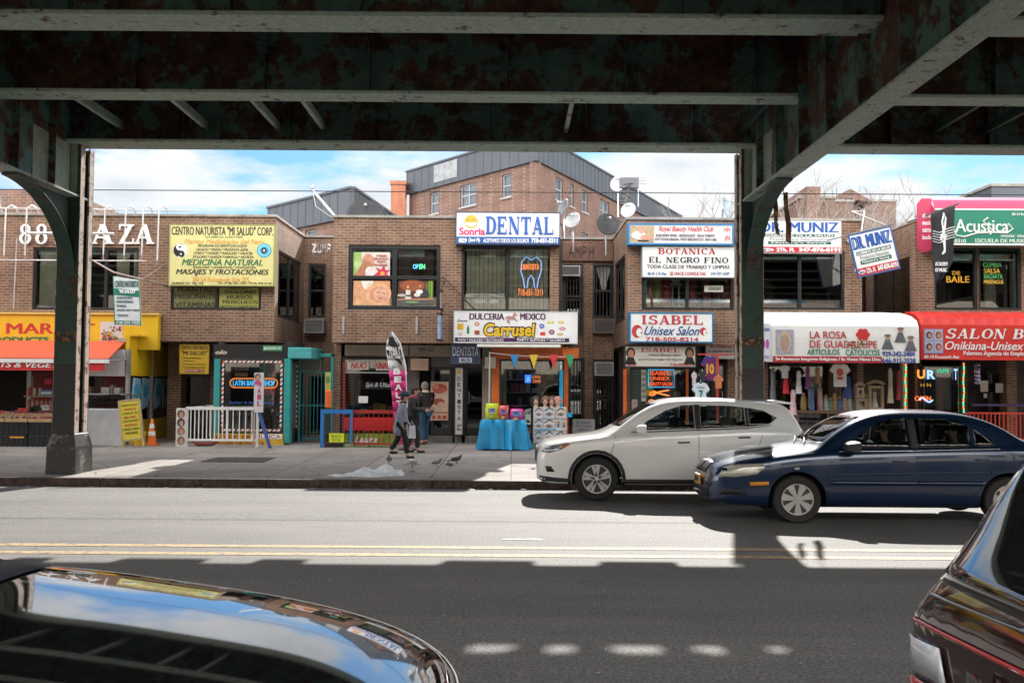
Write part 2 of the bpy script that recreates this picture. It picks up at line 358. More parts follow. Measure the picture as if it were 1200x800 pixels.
def paving():
    m, nt, b, o = nodes('paving'); p = pos(nt)
    f = noise(nt, p, 45, 3, .7); g = noise(nt, p, .8, 7, .7)
    t = N(nt, 'ShaderNodeTexBrick'); nt.links.new(p, t.inputs['Vector']); t.offset = 0.0
    t.inputs['Scale'].default_value = 1; t.inputs['Brick Width'].default_value = 1.52; t.inputs['Row Height'].default_value = 1.52; t.inputs['Mortar Size'].default_value = .011
    t.inputs['Color1'].default_value = (.30, .268, .24, 1); t.inputs['Color2'].default_value = (.235, .212, .19, 1); t.inputs['Mortar'].default_value = (.07, .065, .06, 1)
    c = mix(nt, ramp(nt, g, .35, .65), t.outputs[0], mix(nt, .8, t.outputs[0], (.66, .65, .65), 'MULTIPLY'))
    c = mix(nt, ramp(nt, f, .35, .7), mix(nt, .5, c, (.8, .8, .8), 'MULTIPLY'), c)
    gum = ramp(nt, noise(nt, p, 7.5, 2, .4), .72, .735); c = mix(nt, gum, c, (.09, .085, .08))
    ck = N(nt, 'ShaderNodeTexVoronoi', feature='DISTANCE_TO_EDGE'); ck.inputs['Scale'].default_value = .4
    nz = N(nt, 'ShaderNodeTexNoise'); nz.inputs['Scale'].default_value = 1.1; nt.links.new(p, nz.inputs['Vector'])
    wv = N(nt, 'ShaderNodeVectorMath', operation='ADD'); nt.links.new(p, wv.inputs[0]); nt.links.new(nz.outputs['Color'], wv.inputs[1]); nt.links.new(wv.outputs[0], ck.inputs['Vector'])
    c = mix(nt, ramp(nt, ck.outputs['Distance'], .007, .002), c, (.07, .065, .06))
    nt.links.new(c, b.inputs['Base Color']); b.inputs['Roughness'].default_value = .88; bump(nt, b, f, .35, .006); return m
mASPH = asphalt(); mPAVE = paving()
MB().quad((-600, -300, -.12), (600, -300, -.12), (600, 900, -.12), (-600, 900, -.12)).build('ground', mat((.12, .115, .1), .95, var=.4, scale=.3), kind='structure')
mb = MB(); ys = [1.4, 3, 6, 9, 11, 13, 14.5, 16, 17.4, KERB]
zr = lambda y: -.05 + .05 * min(1, (y - 1.4) / 5) if y < 6.4 else gz(y) if y < KERB else -.06
for a, b_ in zip(ys, ys[1:]):
    for i in range(-8, 8): mb.quad((i * 12, a, zr(a)), (i * 12 + 12, a, zr(a)), (i * 12 + 12, b_, zr(b_)), (i * 12, b_, zr(b_)))
mb.build('road', mASPH, kind='structure')
mb = MB()
for i in range(-8, 8): mb.quad((i * 12, KERB + .16, gz(KERB + .16)), (i * 12 + 12, KERB + .16, gz(KERB + .16)), (i * 12 + 12, 36, gz(36)), (i * 12, 36, gz(36)))
mb.build('sidewalk', mPAVE, kind='structure')
MB().box(-96, 96, -8, 1.24, -.08, .10).build('near_sidewalk', mPAVE, kind='structure')
mKERB = steel('kerb_steel', green=(.10, .085, .075), rust=(.06, .035, .025), amt=.75, scale=2.2, rough=.7)
mb = MB()
x = -96.0
while x < 96:
    L = 3.05; mb.box(x + .006, x + L - .006, KERB, KERB + .165, -.12, gz(KERB) + .004); x += L
mb.build('kerb', mKERB, kind='structure', bevel=.012)
MB().box(-96, 96, 1.235, 1.4, -.12, .104).build('near_kerb', mKERB, kind='structure', bevel=.012)
# double yellow line
mb = MB()
for py in (641.5, 650.5):
    x_, y_, z_ = G(540, py)
    for i in range(-8, 8): mb.quad((i * 12, y_ - .085, .004), (i * 12 + 12, y_ - .085, .004), (i * 12 + 12, y_ + .085, .004), (i * 12, y_ + .085, .004))
def worn(key, col, under=(.12, .12, .12), amt=.5):
    m, nt, b, o = nodes(key); p = pos(nt)
    f = ramp(nt, noise(nt, p, 9, 8, .75), amt, amt + .12)
    nt.links.new(mix(nt, f, col, under), b.inputs['Base Color']); b.inputs['Roughness'].default_value = .75; return m
mb.build('yellow_road_marking', worn('yellow_paint', (.40, .27, .12), amt=.48), kind='structure')
mb = MB()
for px, py, w_ in ((613, 632, .26),):
    x_, y_, z_ = G(px, py); mb.quad((x_ - w_, y_ - .05, z_ + .005), (x_ + w_, y_ - .06, z_ + .005), (x_ + w_ * .8, y_ + .06, z_ + .005), (x_ - w_ * .9, y_ + .04, z_ + .005))
mb.build('white_road_marking', worn('white_paint', (.5, .5, .48), amt=.46), kind='structure')
mb = MB(); x_, y_, z_ = G(281, 538.5)
for i in range(11): mb.box(x_ - .68, x_ + .68, y_ - .62 + i * .115, y_ - .62 + i * .115 + .075, z_ - .02, z_ + .012)
for i in range(9): mb.box(x_ - .68 + i * .16, x_ - .66 + i * .16, y_ - .60, y_ + .62, z_ - .02, z_ + .0085)
tag(mb.build('sidewalk_grate', mat((.10, .09, .085), .6, .5, var=.4)), 'dark iron ventilation grate set in the sidewalk before the white railing', 'grate')
# ------------------------------------------------------------------ elevated railway
mSTW = steel('girder_web_paint', green=(.075, .155, .135), rust=(.065, .028, .016), amt=.5, scale=1.3, pale=(.17, .14, .12))
mSTF = steel('bounce_lit_flange_paint', green=(.34, .43, .37), rust=(.07, .04, .028), amt=.12, scale=3.5)  # paler than the webs: bounce light from the road put into the colour
mSTC = steel('column_paint', green=(.03, .062, .048), rust=(.05, .028, .018), amt=.2, scale=2.2)
mSTP = steel('pale_panel_paint', green=(.30, .36, .28), rust=(.20, .10, .05), amt=.12, scale=3.0)
mEDGE = steel('sunlit_rusty_edge_paint', green=(.50, .40, .33), rust=(.14, .05, .03), amt=.3, scale=5)  # pale tone paints sunlight onto the column edges, rust patches over it
mCGF = steel('cross_flange_paint', green=(.36, .43, .38), rust=(.10, .06, .04), amt=.16, scale=6)
VX0, VX1 = -48.0, 52.0
via = thing('elevated_railway', 'dark green rusting riveted steel elevated railway spanning the street overhead', 'elevated railway', (0, 11, 0))
ZB = 6.46
def zof(py, D, px=600): return W(px, py, D)[1]
GIRD = [(19.25, 18.82, 19.50), (15.82, 15.56, 16.07), (12.55, 12.22, 12.86), (9.2, 8.9, 9.5), (6.0, 5.7, 6.3), (2.75, 2.45, 3.05)]
for gi, (yw, ya, yb) in enumerate(GIRD):
    mb = MB(); mb.box(VX0, VX1, yw - .012, yw + .012, ZB + .05, 8.0)
    x = VX0 + .7 + gi * .37
    k = 0
    while x < VX1:
        d = .17; mb.box(x, x + .02, yw - d - .012, yw - .012, ZB + .05, 8.0)
        mb.box(x - .09, x + .0, yw - .03, yw - .012, ZB + .05, 8.0)
        if k % 4 == 1: mb.box(x + .22, x + .52, yw - .032, yw - .012, ZB + .05, 7.98)
        x += (1.9, 2.05, 1.65, 2.2)[k % 4]; k += 1
    for x in [VX0 + .2 * i for i in range(int((VX1 - VX0) / .2))]:
        if abs(x) < 16 and gi < 3: mb.add([(x, yw - .032, ZB + .11), (x + .026, yw - .02, ZB + .11), (x, yw - .02, ZB + .136), (x - .026, yw - .02, ZB + .11), (x, yw - .02, ZB + .084)], [(0, 1, 2), (0, 2, 3), (0, 3, 4), (0, 4, 1)])
    mb.build('girder', mSTW, via)
    mb = MB(); mb.box(VX0, VX1, ya, yb, ZB, ZB + .035); mb.box(VX0, VX1, yw - .13, yw - .013, ZB + .036, ZB + .05); mb.box(VX0, VX1, ya + .02, yb - .02, ZB - .014, ZB - .001)
    mb.build('girder_flange', mSTF, via, bevel=.004)
# deck with the row of gaps that lets five spots of sun through
mb = MB(); mDECK = mat((.045, .036, .03), .9, var=.5, scale=3)
spots = []
for px, w_ in ((577, .175), (657, .11), (745, .19), (829, .115), (914, .10)):
    gx, gy, _ = G(px, 758.5); spots.append((gx + 8.05 / .71 * .228, gy + 8.05 / .71, w_))
ysp = spots[0][1]
mb.box(VX0, VX1, 1.9, ysp - .16, 8.0, 8.12); mb.box(VX0, VX1, ysp + .16, 19.7, 8.0, 8.12)
xs = VX0
for gx, gy, w_ in spots: mb.box(xs, gx - w_, ysp - .16, ysp + .16, 8.0, 8.12); xs = gx + w_
mb.box(xs, VX1, ysp - .16, ysp + .16, 8.0, 8.12)
mb.build('deck', mDECK, via)
mb = MB()
for i in range(-40, 60): mb.box(i * .62, i * .62 + .2, 3, ysp - .3, 7.86, 8.0)
mb.build('track_ties', mDECK, via)
mb = MB()
for px, py, L in ((190, 661.5, .9), (335, 661, .5), (582, 661, .95), (760, 663, .8), (30, 661, .4)):  # boxes added out of sight behind the girder to notch its shadow edge
    gx, gy, _ = G(px, py); X = gx + 6.4 / .71 * .228
    MB().box(X - L / 2, X + L / 2, 19.27, 20.0, 6.63, 6.95).build('shadow_box', mSTW, via, bevel=.01)
# struts between the stringers
for px, px2 in ((-60, None), (60, 0), (143, 0), (243, 0), (327, 0), (380, 0), (663, 0), (868, 0), (1090, 0), (1150, 0)):
    X, z = W(px, 151, 19.2)
    mb = MB(); mb.beam((X, 16.1, 6.80), (X, 19.2, 6.80), .075, .075); mb.beam((X, 16.1, 6.86), (X, 19.2, 6.86), .02, .16)
    mb.build('lateral_strut', mSTF if px not in (868, 1090, 1150) else mSTC, via)
def rivets(mb, pts, r=.018):
    for x, y, z in pts: mb.add([(x - r, y - r, z), (x + r, y - r, z), (x + r, y + r, z), (x - r, y + r, z), (x, y, z - r * .8)], [(0, 1, 4), (1, 2, 4), (2, 3, 4), (3, 0, 4)])
def bent(X, yc=19.45, ynear=2.9, bracket=True):
    # cross girder
    zb = 5.42
    mb = MB(); mb.box(X - .012, X + .012, ynear, yc - .05, zb + .04, 8.0)
    y = ynear + .4
    while y < yc - .3:
        for s in (-1, 1): mb.box(*sorted((X + s * .012, X + s * .15)), y, y + .02, zb + .04, 7.9)
        y += 1.35
    mb.build('cross_girder', mSTW, via)
    mb = MB(); hw = .19; mb.box(X - hw, X + hw, ynear, yc + .1, zb, zb + .035)
    n = int((yc - ynear) / .17)
    rivets(mb, [(X + s, ynear + .17 * i, zb) for i in range(n) for s in (-.13, .13)]); mb.build('cross_girder_flange', mCGF, via)
    # column: two channels back to back
    col = MB(); y0, y1 = yc - .36, yc + .26; hw = .205
    for a, b_ in ((y0, y0 + .03), (y1 - .03, y1)): col.box(X - hw, X + hw, a, b_, .85, 6.46)
    col.box(X - .02, X + .02, y0 + .03, y1 - .03, .85, 6.46)
    zz_ = 1.0
    while zz_ < 6:
        for s in (-.15, -.05, .05, .15):
            r = .016; xx = X + s
            col.add([(xx - r, y0, zz_), (xx, y0, zz_ - r), (xx + r, y0, zz_), (xx, y0, zz_ + r), (xx, y0 - r * .8, zz_)], [(0, 1, 4), (1, 2, 4), (2, 3, 4), (3, 0, 4)])
        zz_ += .16
    c = col.build('column', mSTC, via)
    e = MB()
    for s in (-1, 1):
        a, b_ = sorted((X + s * (hw - .03), X + s * (hw + .004)))
        e.box(a, b_, y0 + .031, y0 + .20, .86, 6.45); e.box(a, b_, y1 - .20, y1 - .031, .86, 6.45)
        e.box(min(X + s * hw, X + s * (hw + .012)), max(X + s * hw, X + s * (hw + .012)), y0 - .001, y0 + .03, .86, 6.45)
    e.build('column_edge', mEDGE, c)
    b2 = MB(); b2.box(X - hw - .003, X + hw + .003, y0 - .006, y0 - .002, .86, 2.2); b2.build('black_paint_band', mat((.02, .019, .02), .5, var=.4), c)
    b3 = MB(); b3.box(X - hw - .002, X + hw + .002, y0 - .007, y0 - .003, 2.62, 2.80)
    b3.build('rust_band', steel('orange_rust', green=(.30, .15, .04), rust=(.03, .02, .015), amt=.6, scale=14), c)
    b4 = MB(); vs = []
    g = gz(yc)
    for (hx, ya, yb, z) in ((.29, y0 - .09, y1 + .09, g - .05), (.28, y0 - .08, y1 + .08, .62), (.235, y0 - .03, y1 + .03, .80), (.215, y0 - .012, y1 + .012, .87)):
        vs += [(X - hx, ya, z), (X + hx, ya, z), (X + hx, yb, z), (X - hx, yb, z)]
    b4.add(vs, [(i * 4 + k, i * 4 + (k + 1) % 4, i * 4 + 4 + (k + 1) % 4, i * 4 + 4 + k) for i in range(3) for k in range(4)] + [(12, 13, 14, 15)])
    b4.build('pedestal', steel('pedestal_paint', green=(.035, .033, .033), rust=(.16, .15, .13), amt=.3, scale=2.6, rough=.45), c, bevel=.02)
    if bracket:
        kb = MB(); pts = []; n = 14
        for i in range(n + 1):
            t = i / n; a = t * math.pi / 2
            pts.append((y0 - 2.5 * (1 - math.cos(a)) * .92, 3.86 + 1.54 * math.sin(a)))
        # curved plate from the column up to the cross girder
        for (u, v), (u2, v2) in zip(pts, pts[1:]):
            kb.add([(X - .14, u, v), (X + .14, u, v), (X + .14, u2, v2), (X - .14, u2, v2), (X - .14, u + .02, v - .03), (X + .14, u + .02, v - .03), (X + .14, u2 + .02, v2 - .03), (X - .14, u2 + .02, v2 - .03)],
                   [(0, 1, 2, 3), (7, 6, 5, 4), (0, 3, 7, 4), (1, 5, 6, 2), (0, 4, 5, 1), (3, 2, 6, 7)])
            kb.quad((X, u, v), (X, u2, v2), (X, y0, v2), (X, y0, v))
        kb.build('knee_bracket', mSTC, via)
    MB().box(X - .15, X + .15, y0 - .016, y0 - .004, 5.5, 6.44).build('gusset_plate', mSTP, via)
    for s in (1, -1):
        q = MB(); a, b_ = sorted((X + s * .013, X + s * .022)); q.box(a, b_, yc - 1.9, yc - .42, 5.48, 6.44); q.build('gusset_plate', mSTP, via)  # pale green paints sunlight onto the side of the cross girder
for XX in (-8.57, 4.62, 18.2, -22.0, 31.6): bent(XX)
def near_col(X):
    mb = MB(); mb.box(X - .2, X + .2, 2.4, 2.43, -.05, 6.4); mb.box(X - .2, X + .2, 2.97, 3.0, -.05, 6.4); mb.box(X - .02, X + .02, 2.43, 2.97, -.05, 6.4); mb.build('column', mSTC, via)
for XX in (18.2, -22.0, 31.6): near_col(XX)
# overhead wire
mb = MB(); pts = []
for i in range(25):
    px = -200 + i * 66; x_, z_ = W(px, 222 + 6.5 * (px / 1200) - 8.4 * 0, 22.5); pts.append((x_, 22.5, z_))
mb.tube(pts, .011, 5); tag(mb.build('overhead_wire', mBLK), 'thin black overhead wire strung straight across the block above the roofs', 'wire')
# ------------------------------------------------------------------ the brick row
YF, YS, YR = 27.6, 28.25, 31.4          # upper wall, shop front, recess wall
ZT = W(500, 256, YF)[1]; ZL = W(500, 402, YF)[1]
XA1 = W(322, 330, YF)[0]; XB0 = W(390, 330, YF)[0]; XB1 = W(655, 330, YF)[0]; XC0 = W(735, 330, YF)[0]; XC1 = W(1010, 330, YF)[0]; XD0 = W(1073, 330, YF)[0]
FL = gz(YS)
def wall(x0, x1, z0, z1, y, th, holes=(), ax='y', face=-1):
    """A wall with openings; ax 'y': runs along x at depth y. ax 'x': runs along y (x0..x1 are depths) at abscissa y."""
    mb = MB(); xs = sorted({x0, x1, *[h[0] for h in holes], *[h[1] for h in holes]}); zs = sorted({z0, z1, *[h[2] for h in holes], *[h[3] for h in holes]})
    P = (lambda u, d, z: (u, y + d, z)) if ax == 'y' else (lambda u, d, z: (y + d, u, z))
    for a, b_ in zip(xs, xs[1:]):
        for c, d in zip(zs, zs[1:]):
            mx, mz = (a + b_) / 2, (c + d) / 2
            if any(h[0] < mx < h[1] and h[2] < mz < h[3] for h in holes): continue
            mb.quad(P(a, 0, c), P(b_, 0, c), P(b_, 0, d), P(a, 0, d)); mb.quad(P(b_, th, c), P(a, th, c), P(a, th, d), P(b_, th, d))
    for a, b_, c, d in list(holes) + [(x0, x1, z0, z1)]:
        mb.quad(P(a, 0, c), P(a, th, c), P(b_, th, c), P(b_, 0, c)); mb.quad(P(a, 0, d), P(b_, 0, d), P(b_, th, d), P(a, th, d))
        mb.quad(P(a, 0, c), P(a, 0, d), P(a, th, d), P(a, th, c)); mb.quad(P(b_, 0, c), P(b_, th, c), P(b_, th, d), P(b_, 0, d))
    return mb
def H(px0, py0, px1, py1, D=YF): x0, x1, z0, z1 = rect(px0, py0, px1, py1, D); return (x0, x1, z0, z1)
CUR = mat((.72, .64, .48), .8, var=.2); DKF = mat((.016, .016, .017), .35)
def blinds(mb, x0, x1, z0, z1, y, n=None):
    n = n or max(3, int((x1 - x0) / .11)); w_ = (x1 - x0) / n
    for i in range(n):
        if rnd.random() < .04: continue
        a = x0 + i * w_; t = rnd.uniform(-.01, .02)
        mb.quad((a + .004, y + t, z0), (a + w_ * .93, y + .035 + t, z0), (a + w_ * .93, y + .035 + t, z1), (a + .004, y + t, z1))
def window(par, h, D=YF, cols=2, rows=1, fw=.07, blind=None, inner=.9, g=None, splits=None, back=None):
    """window part: frame mesh with pane (and blind) as its own sub-parts"""
    x0, x1, z0, z1 = h; y0 = D + .09
    f = MB(); f.box(x0, x0 + fw, y0 - .05, y0 + .07, z0, z1); f.box(x1 - fw, x1, y0 - .05, y0 + .07, z0, z1)
    f.box(x0 + fw, x1 - fw, y0 - .05, y0 + .07, z0, z0 + fw); f.box(x0 + fw, x1 - fw, y0 - .05, y0 + .07, z1 - fw, z1)
    sx = splits or [x0 + (x1 - x0) * i / cols for i in range(1, cols)]
    for s in sx: f.box(s - fw * .6, s + fw * .6, y0 - .04, y0 + .06, z0 + fw, z1 - fw)
    for i in range(1, rows):
        zz_ = z0 + (z1 - z0) * i / rows; xx = [x0 + fw] + [q for s in sx for q in (s - fw * .6, s + fw * .6)] + [x1 - fw]
        for a, b_ in zip(xx[::2], xx[1::2]): f.box(a, b_, y0 - .035, y0 + .055, zz_ - fw * .45, zz_ + fw * .45)
    o = f.build('window', DKF, par, bevel=.006)
    MB().box(x0 + fw * .5, x1 - fw * .5, y0 + .02, y0 + .026, z0 + fw * .5, z1 - fw * .5).build('pane', g or mGLASS, o)
    if blind:
        b_ = MB()
        for a, c in blind: blinds(b_, x0 + (x1 - x0) * a, x0 + (x1 - x0) * c, z0 + .06, z1 - .05, y0 + .08)
        b_.build('blind', CUR, o)
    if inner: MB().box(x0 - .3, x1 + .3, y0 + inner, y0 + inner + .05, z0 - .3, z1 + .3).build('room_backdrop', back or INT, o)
    return o
def window_x(par, y0, y1, z0, z1, X, s=1, cols=2, fw=.07):
    """a window in a wall that runs in depth; s=+1: the wall looks to +x"""
    f = MB(); a, b_ = sorted((X - s * .1, X - s * .02)); xs = [y0 + (y1 - y0) * i / cols for i in range(cols + 1)]
    for i, v in enumerate(xs): f.box(a, b_, v - (fw / 2 if 0 < i < cols else 0) - (fw if i == cols else 0), v + (fw / 2 if 0 < i < cols else 0) + (fw if i == 0 else 0), z0, z1)
    a2, b2 = sorted((X - s * .095, X - s * .025)); f.box(a2, b2, y0, y1, z0 + .001, z0 + fw); f.box(a2, b2, y0, y1, z1 - fw, z1 - .001)
    o = f.build('window', DKF, par); a3, b3 = sorted((X - s * .06, X - s * .066)); MB().box(a3, b3, y0 + .02, y1 - .02, z0 + .02, z1 - .02).build('pane', mDARKGL, o)
    return o
def coping(mb, x0, x1, y0, y1, z): mb.box(x0, x1, y0, y1, z, z + .075)
COPM = mat((.30, .275, .24), .9, var=.35, scale=2.5, bmp=.3)
ROOF = mat((.12, .12, .12), .9, var=.3)
YB = 44.0
def block(name, label, x0, x1, holes, left=None, right=None, gh=()):
    b_ = thing(name, label, 'building', ((x0 + x1) / 2, YF, 0))
    wall(x0, x1, ZL, ZT, YF, .25, holes).build('wall', BR, b_)
    m = MB(); m.box(x0 + .05, x1 - .05, YF + .25, YB, ZL + .003, ZL + .12); m.build('floor_slab', mat((.14, .10, .08), .9, var=.4), b_)
    m = MB(); m.box(x0 + .1, x1 - .1, YF + .25, YB, ZT - .45, ZT - .35); m.build('roof', ROOF, b_)
    MB().box(x0 + .3, x1 - .3, YB, YB + .2, -.1, ZT - .02).build('rear_wall', BR, b_)
    m = MB(); coping(m, x0 - .03, x1 + .03, YF - .05, YF + .32, ZT + .001)
    for s, X in ((1, x1), (-1, x0)):
        a, c = sorted((X + s * .03, X - s * .28)); m.box(a, c, YF + .321, YR + .1, ZT + .002, ZT + .074)
    m.build('coping', COPM, b_, bevel=.012)
    return b_
# openings of the upper storey, in photo pixels
hA = [H(38, 290, 162, 363), H(200, 334, 306, 363)]
hB = [H(408, 287, 516, 363), H(541, 288, 648, 365)]
hC = [H(752, 324, 860, 363), H(886, 294, 990, 363)]
hD = [H(1095, 290, 1146, 363), H(1146.5, 290, 1197, 363), H(1205, 290, 1290, 363)]
bA = block('corner_block', 'brown brick building with white PLAZA letters and yellow natural medicine sign', -34.0, XA1, hA + [(-16.2, -14.4, ZL + 1.0, ZL + 2.7), (-20.2, -18.4, ZL + 1.0, ZL + 2.7)])
bB = block('middle_block', 'brown brick building with the DENTAL sign and massage posters in its window', XB0, XB1, hB)
bC = block('botanica_block', 'brown brick building with statue window, ISABEL signs and DR. MUNIZ signboard', XC0, XC1, hC)
bD = block('music_school_block', 'brown brick building at right end under pink and red awnings', XD0, 34.0, hD)
# side walls into the recesses
sh = (28.55, 30.9, W(340, 372, 29)[1], W(340, 300, 29)[1])
for b_, X, s, hs in ((bA, XA1, 1, [(28.0, 31.0, 3.72, 5.62)]), (bB, XB0, -1, []), (bB, XB1, 1, []), (bC, XC0, -1, [(28.2, 30.9, 3.72, 5.6)]), (bC, XC1, 1, []), (bD, XD0, -1, [(28.0, 30.9, 3.72, 5.55)])):
    wall(YF + .001, YB, ZL + .001, ZT - .001, X - s * .001, -s * .25, hs, 'x').build('side_wall', BR, b_)
    for h in hs: window_x(b_, *h, X, s)
    wall(YS + .2, YB, -.1, ZL, X - s * .3, -s * .2, [], 'x').build('side_wall', BR, b_)
# recess walls
def recess(name, label, x0, x1, up, low, zt=ZT):
    b_ = thing(name, label, 'building', ((x0 + x1) / 2, YR, 0))
    wall(x0, x1, -.1, zt, YR, .25, up + low).build('wall', BR, b_)
    m = MB(); coping(m, x0 + .03, x1 - .03, YR - .06, YR + .3, zt); m.build('coping', COPM, b_)
    MB().box(x0, x1, YR + .25, YB, zt - .4, zt - .3).build('roof', ROOF, b_)
    for h in up + low: window(b_, h, YR, cols=1, rows=2, inner=.6, g=mDARKGL)
    return b_
HR = lambda *a: H(*a, D=YR)
rA = recess('recessed_wing', 'narrow recessed brick bay marked with white ZUMP graffiti', XA1, XB0, [HR(361, 309, 382, 372)], [HR(362, 440, 380, 505)])
rB = recess('recessed_wing', 'recessed brick bay with black AMPH graffiti and two barred window stacks', XB1, XC0, [HR(661, 310, 683, 392), HR(695, 309, 719, 372)], [HR(666, 420, 684, 500), HR(696, 422, 719, 505)])
rC = recess('recessed_wing', 'recessed brick bay behind the hanging DR. MUNIZ panel', XC1, XD0, [HR(1010, 320, 1030, 375), HR(1034, 320, 1052, 375)], [])
for X0, X1, b_ in ((XA1, XB0, rA), (XB1, XC0, rB), (XC1, XD0, rC)):
    pass
# pilaster strips and flat brown lintels in the recess
m = MB(); x0, x1, z0, z1 = HR(684, 309, 694, 500); m.box(x0, x1, YR - .12, YR, z0, z1); m.build('pilaster', BR, rB)
m = MB(); x0, x1, z0, z1 = HR(655, 286, 722, 306); m.box(XB1, XC0 - .02, YR - .14, YR - .002, z0, z1); m.build('lintel', mat((.17, .09, .065), .8, var=.2), rB)
# windows of the upper storey
window(bA, hA[0], cols=2, splits=[W(97, 0, YF)[0], W(131, 0, YF)[0]], blind=[(0.04, .43), (.77, .97)])
window(bA, hA[1], inner=.0)
for h in [(-16.2, -14.4, ZL + 1.0, ZL + 2.7), (-20.2, -18.4, ZL + 1.0, ZL + 2.7)]: window(bA, h)
wB1 = window(bB, hB[0], rows=2, fw=.11, inner=.3, back=mat((.10, .07, .055), .8, var=.5, scale=9))
wB2 = window(bB, hB[1], blind=[(.05, .48), (.52, .95)], inner=.6)
wC1 = window(bC, hC[0], inner=1.0)
wC2 = window(bC, hC[1], inner=1.6, g=mDARKGL)
wD1 = window(bD, hD[0], cols=1); wD2 = window(bD, hD[1], cols=1); window(bD, hD[2])
# flag poles / drain stubs on the wall of the middle block
m = MB(); m.pb(401, 371, 403.5, 391, YF - .04, .04); m.build('wall_bracket', mALU, bB); m = MB(); m.pb(487, 371, 489.5, 391, YF - .04, .04); m.build('wall_bracket', mALU, bB)
# graffiti
def graf(txt, r, D, c, label, cat='graffiti', shear=.3):
    m = MB(); m.ptext(txt, *r, D, th=.003, bold=.0, shear=shear); tag(m.build('graffiti', c), label, cat)
def stroke_word(mb, word, px0, py0, px1, py1, D, r=.018):
    L = {'A': [[(0, 0), (.45, 1), (.8, 0)], [(.15, .4), (.7, .45)]], 'M': [[(0, 0), (.15, 1), (.42, .4), (.7, 1), (.85, 0)]], 'P': [[(.1, 0), (.15, 1), (.7, .85), (.65, .5), (.15, .45)]],
         'H': [[(.1, 0), (.15, 1)], [(.7, 0), (.75, 1)], [(.12, .5), (.75, .55)]], 'Z': [[(0, .9), (.75, 1), (.05, .05), (.85, .12)]], 'U': [[(.1, 1), (.15, .15), (.5, 0), (.75, .2), (.75, 1)]]}
    x0, x1, z0, z1 = rect(px0, py0, px1, py1, D); w_ = (x1 - x0) / len(word)
    for i, ch in enumerate(word):
        for st in L[ch]:
            for (a, b_), (c, d) in zip(st, st[1:]): mb.beam((x0 + (i + a) * w_, D - .004, z0 + b_ * (z1 - z0)), (x0 + (i + c) * w_, D - .004, z0 + d * (z1 - z0)), .006, r * 2)
m = MB(); stroke_word(m, 'AMPH', 666, 288, 697, 302, YR - .15); m.build('graffiti', mat((.03, .025, .03), .7), rB)
m = MB(); stroke_word(m, 'ZUMP', 366, 286, 389, 296, YR, .028); m.build('graffiti', mat((.75, .75, .75), .7), rA)
# ------------------------------------------------------------------ sign kit
def board(name, label, cat, r, D, face=WHT, frame=None, fw=1.6, th=.14, group=None, slant=0):
    px0, py0, px1, py1 = r; x0, x1, z0, z1 = rect(px0, py0, px1, py1, D)
    t = thing(name, label, cat, ((x0 + x1) / 2, D, z0), group=group)
    MB().box(x0, x1, D, D + th, z0, z1).build('panel', mat(face, .4, var=.13, scale=1.6), t)
    if frame:
        w_ = fw * D / FP; f = MB(); f.box(x0 - .003, x0 + w_, D - .012, D + th + .004, z0 - .003, z1 + .003); f.box(x1 - w_, x1 + .003, D - .012, D + th + .004, z0 - .003, z1 + .003)
        f.box(x0 + w_, x1 - w_, D - .012, D + th + .003, z0 - .003, z0 + w_); f.box(x0 + w_, x1 - w_, D - .012, D + th + .003, z1 - w_, z1 + .003)
        f.build('frame', mat(frame, .4), t)
    return t
def lett(t, D, col, items, name='lettering', th=.008, emit=0):
    m = MB()
    for it in items:
        s, px0, py0, px1, py1 = it[:5]; k = dict(it[5]) if len(it) > 5 else {}
        if k.pop('serif', 0): m.pserif(s, px0, py0, px1, py1, D, **k)
        else: m.ptext(s, px0, py0, px1, py1, D, th, **k)
    return m.build(name, mat(col, .45, var=.05) if not emit else mat(col, .5, var=0, emit=emit * .5), t)
BD = {'bold': .018}
def band(t, D, col, r, name='band', th=.006): m = MB(); m.pb(*r, D - th, th); return m.build(name, mat(col, .45, var=.05), t)
# 88 PLAZA
t = thing('wall_letters', 'large white 88 PLAZA serif letters on the brick behind the left steel column', 'letters', (-12, YF, 5.7))
for s, a, c in (('8', 22, 38), ('8', 41, 57), ('P', 66, 84), ('L', 89, 104), ('A', 107, 134), ('Z', 139, 158), ('A', 158, 181)):
    m = MB(); m.pserif(s, a, 263, c, 286, YF - .03, th=.05); m.build('letter', mWHT, t)
t = thing('pipe_light_frame', 'white bent conduit frame over the 88 PLAZA letters and window', 'pipe frame', (-12, YF, 5))
m = MB()
for px in (-32, 2, 20, 44, 110, 134, 158, 178, 196):
    x_, z_ = W(px, 250, YF); zb_ = W(px, 306 if px < 190 else 312, YF)[1]
    m.tube([(x_, YF + .05, z_ + .02), (x_, YF - .1, z_ + .14), (x_, YF - .35, z_ + .16), (x_ - .05, YF - .52, z_ + .05), (x_ - .07, YF - .52, zb_ + .1), (x_ - .11, YF - .4, zb_)], .022, 6)
z_ = W(60, 307, YF)[1]; m.tube([(-17, YF - .41, z_), (W(178, 307, YF)[0], YF - .41, z_)], .02, 6); z2 = W(60, 276, YF)[1]; m.tube([(W(47, 0, YF)[0], YF - .46, z2), (W(148, 0, YF)[0], YF - .46, z2)], .04, 6)
m.tube([(-17, YF - .3, ZT + .17), (W(235, 0, YF)[0], YF - .3, ZT + .12)], .018, 6)
m.tube([(W(36, 0, YF)[0], YF - .4, W(36, 282, YF)[1]), (W(27, 0, YF)[0], YF - .05, W(27, 362, YF)[1])], .018, 6)
m.build('pipe_light_frame_tube', mat((.55, .54, .52), .4, .2, var=.25), t)
